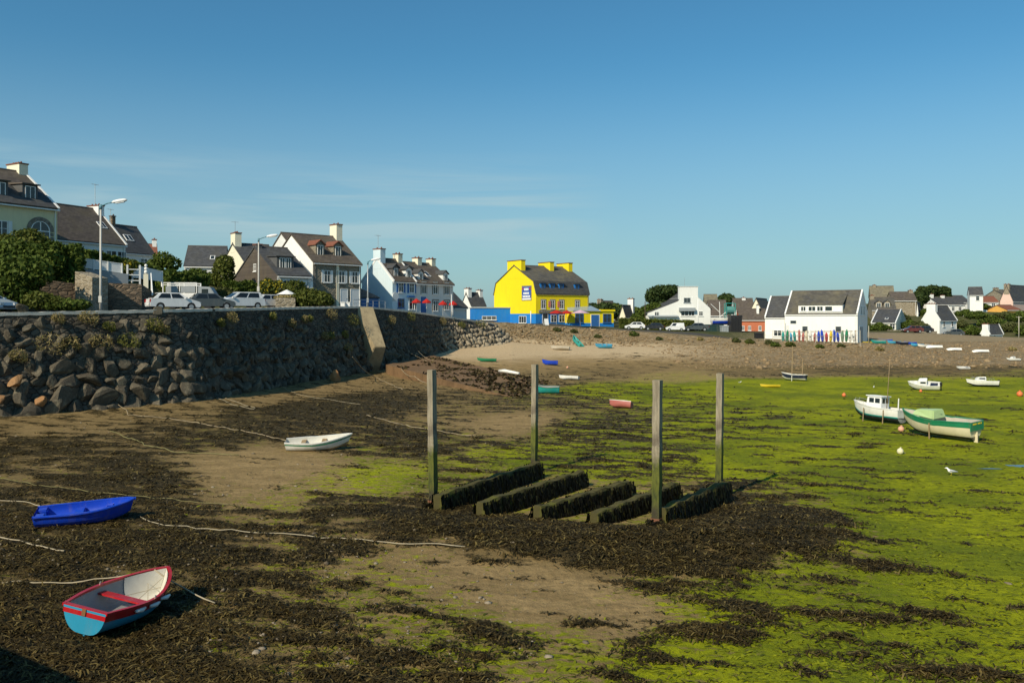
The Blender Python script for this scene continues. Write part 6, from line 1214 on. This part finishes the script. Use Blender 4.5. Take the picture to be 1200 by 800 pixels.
# ------------------------------------------------------------------ garden walls, gates, terrace of the hillside
def wallbox(label, pts, Y0, Y1, mat, name='garden_wall', cat='wall', th=.4, cap=None):
    """pts: photo (px, top, bottom) at two ends"""
    (xa, ta, ba_), (xb, tb_, bb_) = pts; A = at(xa, ba_, Y0); B = at(xb, bb_, Y1); d = B-A; r = thing(name, label, cat, A, math.atan2(d.y, d.x)); L = d.xy.length; ha = zat(ta, Y0)-A.z; hb = zat(tb_, Y1)-A.z; zb = B.z-A.z
    MB().prism_y([(0, -1.5), (0, ha), (L, hb), (L, zb-1.5)], 0, th).build('masonry', mat, r)
    if cap: MB().prism_y([(-.05, ha+.004), (-.05, ha+.12), (L+.05, hb+.12), (L+.05, hb+.004)], -.06, th+.06).build('coping', cap, r)
    return r
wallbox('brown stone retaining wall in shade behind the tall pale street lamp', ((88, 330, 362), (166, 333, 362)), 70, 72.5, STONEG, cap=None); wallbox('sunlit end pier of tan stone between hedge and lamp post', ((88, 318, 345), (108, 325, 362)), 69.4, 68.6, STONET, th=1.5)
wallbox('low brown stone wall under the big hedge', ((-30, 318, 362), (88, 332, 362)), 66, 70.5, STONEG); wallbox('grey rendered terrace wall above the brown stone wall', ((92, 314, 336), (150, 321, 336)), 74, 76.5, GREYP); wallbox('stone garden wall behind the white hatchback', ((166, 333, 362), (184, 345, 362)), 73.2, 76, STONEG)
def panelfence(label, xa, ta, ba_, xb, tb_, bb_, Y0, Y1, mat, posts=4):
    A = at(xa, ba_, Y0); B = at(xb, bb_, Y1); d = B-A; L = d.xy.length; r = thing('panel_fence', label, 'fence', A, math.atan2(d.y, d.x)); h = zat(ta, Y0)-A.z; hb = zat(tb_, Y1)-A.z; zb = B.z-A.z
    MB().prism_y([(0, .08), (0, h-.05), (L, hb-.05), (L, zb+.08)], .0, .05).build('panel', mat, r)
    for i in range(posts): t = i/(posts-1); MB().box(L*t-.05, L*t+.05, -.06, .08, zb*t-.4, h+(hb-h)*t+.04).build('post', WPAINT, r)
    MB().prism_y([(0, h-.045), (0, h+.02), (L, hb+.02), (L, hb-.045)], -.03, .07).build('rail', WPAINT, r)
panelfence('pale grey panel fence on the rendered terrace wall', 92.5, 302, 314, 143, 309, 321, 74.1, 76.4, SHUT); panelfence('pale panel fence beyond the white gate', 155, 310, 326, 190, 318, 331, 78, 82, SHUT, 3)
g = thing('garden_gate', 'white wooden garden gate with two posts above the brown wall', 'gate', at(150, 329, 76.6), R(30)); MB().box(0, .9, 0, .05, 0, .08).box(0, .9, 0, .05, .5, .58).box(0, .9, 0, .05, 1.0, 1.08).build('bars', WPAINT, g)
for q in (-.12, .92): MB().box(q, q+.14, -.04, .1, -.6, 1.45).build('post', WPAINT, g)
g = thing('gate_pillar', 'square pale gate pillar with ball ornaments beside the white gate', 'pillar', at(171, 329, 77.5), R(20)); MB().box(-.2, .2, -.2, .2, -.8, .6).build('shaft', CREAM2, g)
for i in range(3): MB().ball((0, 0, .78+.3*i), .2-.03*i, 10, 6).build('ball', WPAINT, g, True)
g = thing('garden_steps', 'white railing rising beside steps from the road to the garden gate', 'railing', at(177, 332, 76), R(0)); MB().tube([(0, 0, .9), (1.0, -2.0, -1.3), (1.1, -2.4, -2.0)], .05, 6).build('handrail', WPAINT, g)
for t in (.15, .5, .85): MB().tube([(t*1.05, -t*2.2, .7-t*2.4), (t*1.05, -t*2.2, -.4-t*2.4)], .035, 6).build('baluster', WPAINT, g)
wallbox('low sandy stone planter wall beside the parked white hatchback', ((323, 349, 362), (346, 349, 362)), 86, 86.5, STONET, th=3.0, name='stone_planter', cat='planter')
shrub('dry_flower_bed', 'brownish low plants spilling over the sandy stone planter', at(334, 350, 87.3), [(0, 0, .1, 1.1, 1., .28)], 500, .12, DRYP, 'plants'); pa = thing('parasol', 'small white parasol over the sandy stone planter', 'parasol', at(336, 352, 89.5)); MB().tube([(0, 0, -1), (0, 0, 1.0)], .03, 6).build('pole', WPAINT, pa); MB().tube([(0, 0, .62), (0, 0, 1.12)], [1.05, .06], 10).build('canopy', WPAINT, pa)
for (px, Y, lab) in [(402, 95, 'white roadside bin standing by the granite house, left one of two'), (408, 95.4, 'white roadside bin standing by the granite house, right one of two')]:
    b_ = thing('roadside_bin', lab, 'bin', at(px, 361.5, Y)); MB().box(-.24, .24, -.2, .2, 0, .62).build('body', WPAINT, b_, bev=.03); MB().box(-.27, .27, -.23, .23, .625, .72).build('lid', WPAINT, b_, bev=.02)
rl = thing('quay_railing', 'low metal railing on the quay above the sloping buttress', 'railing', at(414, 360, 93), R(76))
m_ = MB().tube([(0, 0, .85), (9, 0, .85)], .03, 6).tube([(0, 0, .45), (9, 0, .45)], .02, 6)
for i in range(6): m_.tube([(i*1.8, 0, -.2), (i*1.8, 0, .85)], .03, 6)
m_.build('rails', METAL, rl)
# ------------------------------------------------------------------ hedges, shrubs and trees
def hg(label, xa, ba_, Y0, xb, bb_, Y1, w, top, mat, n, leaf=.17, lump=.14):
    A = at(xa, ba_, Y0); B = at(xb, bb_, Y1)
    if A.x > 0: A.z = land_right(A.x, A.y)-.1; B.z = land_right(B.x, B.y)-.1
    return hedge('hedge', label, A, B, w, zat(top, Y0)-A.z, mat, n, leaf, lump=lump)
hg('tall thick hedge above the brown stone wall, sunlit on top', 20, 322, 71, 93, 324, 73.5, 3.4, 288, HEDGE, 9000, .16, .3); hg('long clipped hedge below the white hillside house', 92, 314, 80, 196, 337, 96, 2.2, 293, HEDGE, 8000, .16, .12); hg('dark hedge stepping down behind the caged truck', 190, 348, 88, 236, 352, 92, 2.4, 318, HEDGE, 5000, .17, .3)
hg('dark hedge between the two white cars and the slate hung house', 262, 352, 95, 322, 354, 97, 2.5, 331, HEDGE, 5200, .17, .25); hg('long low clipped green hedge along the far shore road', 727, 382, 152, 812, 384, 152, 1.6, 373.5, BUSH, 5200, .22, .15); shrub('garden_shrub', 'dark ivy covered bank under the tall thick hedge', S(58, 334, 72), [(-2.2, 0, .2, 2.2, 1., 1.3), (0, -.3, .1, 2.0, 1., 1.2), (1.6, -.2, .3, 1.2, .8, .9), (-1, .6, 1.2, 2.4, 1., 1.2)], 5000, .15, HEDGE)
shrub('garden_shrub', 'dark overgrown slope between the edge of the view and the tall hedge', S(18, 330, 70), [(-2.2, 0, .4, 2.6, 1.3, 1.8), (.6, -.3, .1, 2.4, 1.2, 1.5), (-1, .6, 2.0, 2.6, 1.3, 1.5), (1.8, .8, 1.8, 1.8, 1.2, 1.3)], 6000, .16, HEDGE)
hg('clipped hedge in front of the cream house', 2, 310, 80, 66, 312, 82, 1.6, 296, HEDGE, 3000, .15, .2)
shrub('garden_shrub', 'big rounded sunlit shrub below the cream house', S(22, 304, 74), [(-1.5, 0, .9, 2.0, 1.4, 1.4), (.9, 0, 1.3, 1.8, 1.4, 1.3), (2.6, -.2, .5, 1.4, 1.2, 1.)], 4200, .16, BUSH); shrub('garden_shrub', 'dark shrub mass on the bank at the edge of the view', S(5, 350, 66), [(0, 0, .6, 2.6, 1.5, 1.6), (-2, 0, 1.6, 2., 1.5, 1.6), (1.5, 0, 2.0, 2.2, 1.6, 1.4)], 5200, .17, HEDGE)
shrub('garden_shrub', 'yellowish flowering shrub at the foot of the brown stone wall', S(47, 360, 65), [(0, 0, .5, 1.3, .8, .7), (1.3, 0, .3, .9, .7, .5)], 1500, .12, BUSH); shrub('garden_shrub', 'low dark shrub beside the tall lamp post base', S(85, 362, 65), [(0, 0, .3, 1.4, .8, .45), (-1.4, 0, .3, 1., .7, .4)], 1400, .12, HEDGE)
shrub('garden_shrub', 'yellow green shrub beside the white garden gate', S(149, 322, 77.5), [(0, 0, .6, .7, .6, .6), (.5, 0, .9, .5, .5, .5)], 900, .12, YELL); tree('garden_tree', 'small leafy tree below the cottage with a reddish roof', 'tree', S(191, 318, 100), [(0, 0, 1.4, 1.2, 1., .9), (1, 0, .9, 1.1, 1., .8), (-.9, 0, .8, .9, .9, .7)], 1600, .17, HEDGE, .1)
tree('garden_tree', 'rounded clipped tree in front of the cream gable', 'tree', S(262, 345, 100), [(0, 0, 2.5, 1.3, 1.2, 1.6), (.2, 0, 3.6, 1.1, 1., 1.)], 2600, .16, BUSH, .15); shrub('garden_shrub', 'reddish green shrub below the rounded clipped tree', S(262, 352, 94), [(0, 0, .6, 1.2, 1., 1.), (1, 0, .4, 1, .8, .8), (-1, 0, .3, 1., .8, .7)], 1800, .15, OLIVE)
shrub('garden_shrub', 'green shrub between the rounded tree and the slate roofs', S(231, 335, 104), [(0, 0, .9, 1.5, 1.2, 1.2), (1.6, 0, .6, 1.4, 1., 1.)], 2400, .17, HEDGE); shrub('flowering_shrub', 'flowering shrub with yellow blooms by the door of the slate hung house', S(315, 349, 94), [(0, 0, 1., 1.2, .9, 1.1), (1.2, 0, .9, .9, .8, 1.)], 1900, .14, YELL)
shrub('garden_shrub', 'large feathery green shrub at the roadside in front of the granite house', S(362, 361, 88), [(0, 0, .9, 1.7, 1.4, 1.1), (1.3, 0, .8, 1.2, 1.2, .9), (-1.1, 0, .7, 1.1, 1.2, .8)], 4600, .15, BUSH); shrub('garden_shrub', 'green shrub above the door of the slate hung house', S(346, 350, 93), [(0, 0, 1.1, 1.2, .8, .9)], 1200, .14, BUSH)
tree('pine_tree', 'tall dark umbrella pine standing beside the white gabled house', 'tree', S(778, 380, 178), [(0, 0, 6.6, 3.6, 3., 1.5), (-2.0, 0, 5.6, 2.0, 2., 1.3), (2.2, 0, 5.2, 2.0, 2, 1.5), (-.5, 0, 4.2, 2.6, 2, 1.4), (1.5, .5, 7.2, 2.0, 2, 1.1)], 6000, .27, PINE, .3)
tree('broad_tree', 'green bushy tree in front of the umbrella pine', 'tree', S(757, 382, 168), [(0, 0, 2.2, 2.0, 1.6, 1.6), (1.5, 0, 3.2, 1.8, 1.5, 1.4), (-1.5, 0, 1.6, 1.4, 1.3, 1.1), (2.8, 0, 2, 1.5, 1.3, 1.6)], 4200, .24, HEDGE, .2)
tree('broad_tree', 'round dark green tree behind the tan roofed house', 'tree', S(851, 372, 226), [(0, 0, 4.6, 2.3, 2, 1.7), (-1.6, 0, 4., 1.5, 1.5, 1.2), (1.7, 0, 3.8, 1.5, 1.5, 1.2)], 2600, .32, PINE, .25)
for k, (px, py, Y, s_, lab) in enumerate([(709, 376, 190, 1., 'green tree right of the yellow annex, behind the white cottage'), (722, 374, 205, .9, 'low tree left of the white cottage by the pine'), (695, 374, 200, .9, 'tree crown showing beside the end gable of the yellow house'), (742, 376, 200, .8, 'small tree behind the white cottage by the pine')]):
    tree('broad_tree', lab, 'tree', S(px, py, Y), [(0, 0, 2.6*s_, 2.2*s_, 1.8, 1.6*s_), (1.8*s_, 0, 1.9*s_, 1.8*s_, 1.6, 1.3*s_), (-1.7*s_, 0, 2*s_, 1.8*s_, 1.6, 1.3*s_)], 2000, .28, HEDGE if k % 2 else PINE, .2)
for (px, py, Y, bl_, lab, mt) in [(1079, 366, 236, [(0, 0, 4.2, 2.2, 2, 2.0), (.8, 0, 6.0, 1.8, 1.6, 1.2), (-1, 0, 2.4, 1.7, 1.6, 1.3)], 'dark cypress shaped pine on the hill left of the wide pine', PINE), (1094, 366, 246, [(0, 0, 6.2, 3.0, 2.4, 1.5), (-2.2, 0, 5.6, 1.8, 1.6, 1.2), (2.4, 0, 6.0, 1.9, 1.7, 1.3), (0, 0, 4.0, 1.8, 1.6, 1.2)], 'wide topped pine behind the long white hill house', PINE), (1107, 364, 254, [(0, 0, 5.8, 1.8, 1.6, 1.3), (.5, 0, 4.4, 1.5, 1.4, 1.2)], 'smaller round topped pine beside the wide topped one', PINE)]:
    tree('pine_tree', lab, 'tree', S(px, py, Y), bl_, 3000, .34, mt, .28)
RS = [(1030, 388, 184, 3.2, 1.5, HEDGE, 'green shrubs beside the long white building'), (1066, 385, 196, 2.6, 1.6, HEDGE, 'shrub above the stone wall left of the white two storey house'), (1078, 386, 192, 2.4, 1.5, OLIVE, 'olive shrub against the gable of the white two storey house'), (1056, 375, 214, 2.6, 1.5, OLIVE, 'shrubs between the dark roofed house and the stone house'),
      (1084, 371, 226, 2.8, 1.7, HEDGE, 'dark shrub below the pines'), (1126, 384, 200, 2.2, 1.6, OLIVE, 'shrub just right of the white two storey house'), (1138, 392, 192, 3., 1.7, HEDGE, 'large shrub left of the tiny white cottage'), (1146, 373, 212, 3.4, 1.5, HEDGE, 'hedge like shrub below the tall white hill house'), (1163, 383, 202, 3.6, 2.2, HEDGE, 'big rounded shrub above the tiny white cottage'),
      (1184, 388, 196, 3.6, 1.8, OLIVE, 'olive shrub right of the tiny white cottage'), (1196, 376, 206, 3.4, 2.0, HEDGE, 'shrub at the edge of the view below the pink gable'), (1132, 370, 222, 2.8, 1.4, HEDGE, 'shrub under the end of the long white hill house'), (1178, 372, 214, 3.0, 1.2, OLIVE, 'shrub under the orange yellow house'), (1110, 397, 183, 2.2, .8, OLIVE, 'low shrub in front of the white two storey house'),
      (1043, 381, 200, 2.4, 1.3, OLIVE, 'shrub in front of the dark roofed house'), (1070, 362, 240, 2.2, 1.2, OLIVE, 'shrub by the brown roofed stone house'), (1210, 392, 190, 4., 2.4, HEDGE, 'tall shrub just at the right edge'), (1152, 362, 232, 2.4, 1.2, HEDGE, 'shrub beside the orange roofed house')]
for (px, py, Y, w_, h_, mt, lab) in RS: shrub('garden_shrub', lab.replace('right edge', 'edge of the view'), S(px, py, Y), [(0, 0, h_*.5, w_*.55, 1.4, h_*.62), (w_*.55, .3, h_*.35, w_*.4, 1.2, h_*.5), (-w_*.55, .2, h_*.4, w_*.42, 1.2, h_*.5), (w_*.1, .4, h_*.9, w_*.3, 1., h_*.35)], 1500, .24, mt)
wallbox('long pale stone garden wall behind the cars on the far shore', ((1040, 386.5, 394), (1098, 388, 396)), 183, 185, STONET); wallbox('white garden wall on the hill below the tall white house', ((1130, 368.5, 371), (1152, 368, 370.5)), 221, 222, WHITE)
# bushes on the shingle bank
for k, (px, py, sz, mt) in enumerate([(742, 394, .55, HEDGE), (862, 401, .45, OLIVE), (878, 403, .5, BUSH), (901, 404, .5, OLIVE), (908, 406, .5, HEDGE), (700, 396, .4, OLIVE), (672, 390, .4, OLIVE), (652, 388, .45, OLIVE), (772, 398, .35, OLIVE), (1186, 411, .4, DRYP), (1030, 411, .4, DRYP), (960, 408, .4, BUSH), (820, 399, .35, DRYP), (925, 406, .5, BUSH), (985, 407, .4, OLIVE)]):
    a_ = (px-600)/F; best = min(np.arange(100, 150, .5), key=lambda y: abs(YH+F*(H-float(gh(a_*y, y)))/y-py)); r_ = shrub('bank_bush', 'small scrubby bush growing on the shingle bank', (a_*best, best, float(gh(a_*best, best))), [(0, 0, sz*.6, sz*1.2, sz, sz*.8), (sz, 0, sz*.4, sz*.8, sz*.7, sz*.5)], 420, .12, mt, 'bush', 'scrubby bushes on the shingle bank')
# ------------------------------------------------------------------ things ashore by the long white building
wy = lambda px, Y, py: at(px, py, Y)
KC = [('teal', TEAL), ('green', GREENB), ('light blue', CYAN), ('teal', TEAL), ('faded red', PINKB), ('faded red', PINKB), ('cream', GELC), ('white', GEL), ('faded red', PINKB), ('royal blue', PBLUE), ('royal blue', PBLUE), ('red', RED), ('yellow', YEL), ('royal blue', PBLUE), ('royal blue', PBLUE), ('green', GREENB), ('green', GREENB), ('white', GEL), ('white', GEL)]
KX = np.linspace(918, 1001, len(KC))
KN = {}
ORD = ['first', 'second', 'third', 'fourth']
for k, ((nm, mt), px) in enumerate(zip(KC, KX)):
    KN[nm] = KN.get(nm, 0)+1; tot = sum(1 for a, _ in KC if a == nm); lab = f'{nm} kayak standing on end before the long building' if tot == 1 else f'{ORD[KN[nm]-1]} {nm} kayak from the white store, standing on end before the long building'
    Y = 133.5-.05*k-(px-918)*.085; p = wy(px, Y, 400.5); h_ = 1.7+.25*math.sin(k*2.1); r_ = thing('kayak', lab, 'kayak', p, R(-30), 'kayaks on the rack'); r_.rotation_euler = (R(10+3*math.sin(k)), R(4*math.sin(k*1.7)), R(-30))
    MB().tube([(0, 0, 0), (0, 0, h_*.1), (0, 0, h_*.4), (0, 0, h_*.75), (0, 0, h_*.93), (0, 0, h_)], [.08, .18, .23, .20, .11, .03], 10).build('hull', mt, r_, True); MB().tube([(0, -.2, h_*.45), (0, -.24, h_*.46)], .12, 10).build('cockpit', BLACKP, r_)
rk = thing('boat_rack', 'timber rack with rails behind the row of upright kayaks', 'rack', at(917, 400, 134.2), 0); A = at(917, 400, 134.2); B = at(1003, 400, 126.9); m_ = MB(); d = B-A
for z_ in (.9, 1.5): m_.tube([(0, 0, z_), (d.x, d.y, d.z+z_)], .05, 6)
m_.build('rail', WOODP, rk)
for i in range(7): t = i/6; MB().tube([(d.x*t, d.y*t, d.z*t-.4), (d.x*t, d.y*t, d.z*t+1.7)], .06, 6).build('post', WOODP, rk)
fn = thing('wire_fence', 'wire fence on thin pale posts between the shingle and the long white building', 'fence', at(896, 402, 131)); A = at(896, 402, 131); B = at(1008, 403, 124); d = B-A
for i in range(12): t = i/11; MB().tube([(d.x*t, d.y*t, d.z*t-.5), (d.x*t, d.y*t, d.z*t+2.0)], .04, 6).build('post', BUFF, fn)
m_ = MB()
for z_ in (.6, 1.2, 1.9): m_.tube([(0, 0, z_), (d.x, d.y, d.z+z_)], .012, 4)
m_.build('wire', METAL, fn)
# trawler ashore with teal net gear
tb = thing('trawler', 'white and blue fishing boat ashore with a tall teal net hoist on its stern', 'boat', at(834, 386, 160), R(4)); hr = hull_pts(4.4, 1.8, 1.2, (.0, .3), tr=.8, rise=.5); sk = skin(MB(Matrix.Translation((0, 0, .9))), hr); sk.build('hull', GEL, tb, True)
k_ = hull_pts(4.4, 1.8, 1.2, (.0, .3), off=.015, th=(.5, 1.57), m=4, tr=.8, rise=.5); skin(MB(Matrix.Translation((0, 0, .9))), k_).build('lower_hull', PBLUE, tb, True); MB(Matrix.Translation((0, 0, .9))).box(.1, 3.6, -.8, .8, .95, 1.08).build('deck', BUFF, tb)
MB().tube([(1.6, 0, 1.9), (1.5, 0, 5.2)], .06, 6).build('mast', WPAINT, tb); MB().tube([(1.55, 0, 3.2), (-.2, 0, 4.8)], .05, 6).build('derrick', WPAINT, tb); MB().tube([(1.6, 0, 2.4), (3.2, 0, 3.6)], .05, 6).build('boom', WPAINT, tb)
nh = MB(); 
for x in (2.6, 4.4):
    for y in (-.5, .5): nh.tube([(x, y, 2.0), (x, y, 4.9)], .07, 6)
nh.tube([(2.6, 0, 4.9), (4.4, 0, 4.9)], .08, 6).tube([(2.6, -.5, 4.0), (4.4, -.5, 4.0)], .06, 6); nh.build('net_hoist', TEAL, tb); MB().tube([(2.8, 0, 3.6), (4.2, 0, 3.6)], .75, 12).build('net_drum', dm('teal_net', (.10, .27, .25), .95, .35, 4, .6, 12), tb)
for x in (.8, 3.2): MB().box(x, x+.25, -.6, .6, -.3, 1.0).build('cradle', BARK, tb)
def bins(label, px, py, Y, w_, h_, dep, mat, name='net_bin', cat='bin'):
    r_ = thing(name, label, cat, at(px, py, Y), R(3)); m_ = MB().box(0, w_, 0, dep, 0, h_*.86); m_.build('body', mat, r_, bev=.03); MB().box(-.05, w_+.05, -.05, dep+.05, h_*.863, h_).build('lid', mat, r_)
    for x in np.linspace(.15, w_-.25, 4): MB().box(x, x+.1, -.06, -.003, .1, h_*.8).build('rib', mat, r_)
DKG = paint('dark_green_container', (.015, .045, .045), .6, 0)
bins('long dark green skip in front of the white gabled house', 818, 390, 152, 4.6, 1.5, 2, DKG, 'skip', 'skip'); bins('tall black shed like container beside the trawler', 857, 391, 157, 2.0, 3.4, 2.2, BLACKP, 'container', 'container'); bins('grey fish bin stack in front of the black container', 846, 391.5, 149, 1.2, 1.5, 1.2, GREYP, 'fish_bin', 'bin'); bins('low reddish trailer in front of the orange house', 868, 393, 160, 4.6, .8, 1.6, CR, 'flat_trailer', 'trailer'); bins('black engine crate at the corner of the white store', 886, 397, 140, 1.3, 1.0, 1., BLACKP, 'crate', 'crate')
bl = sc.view_layers[0]
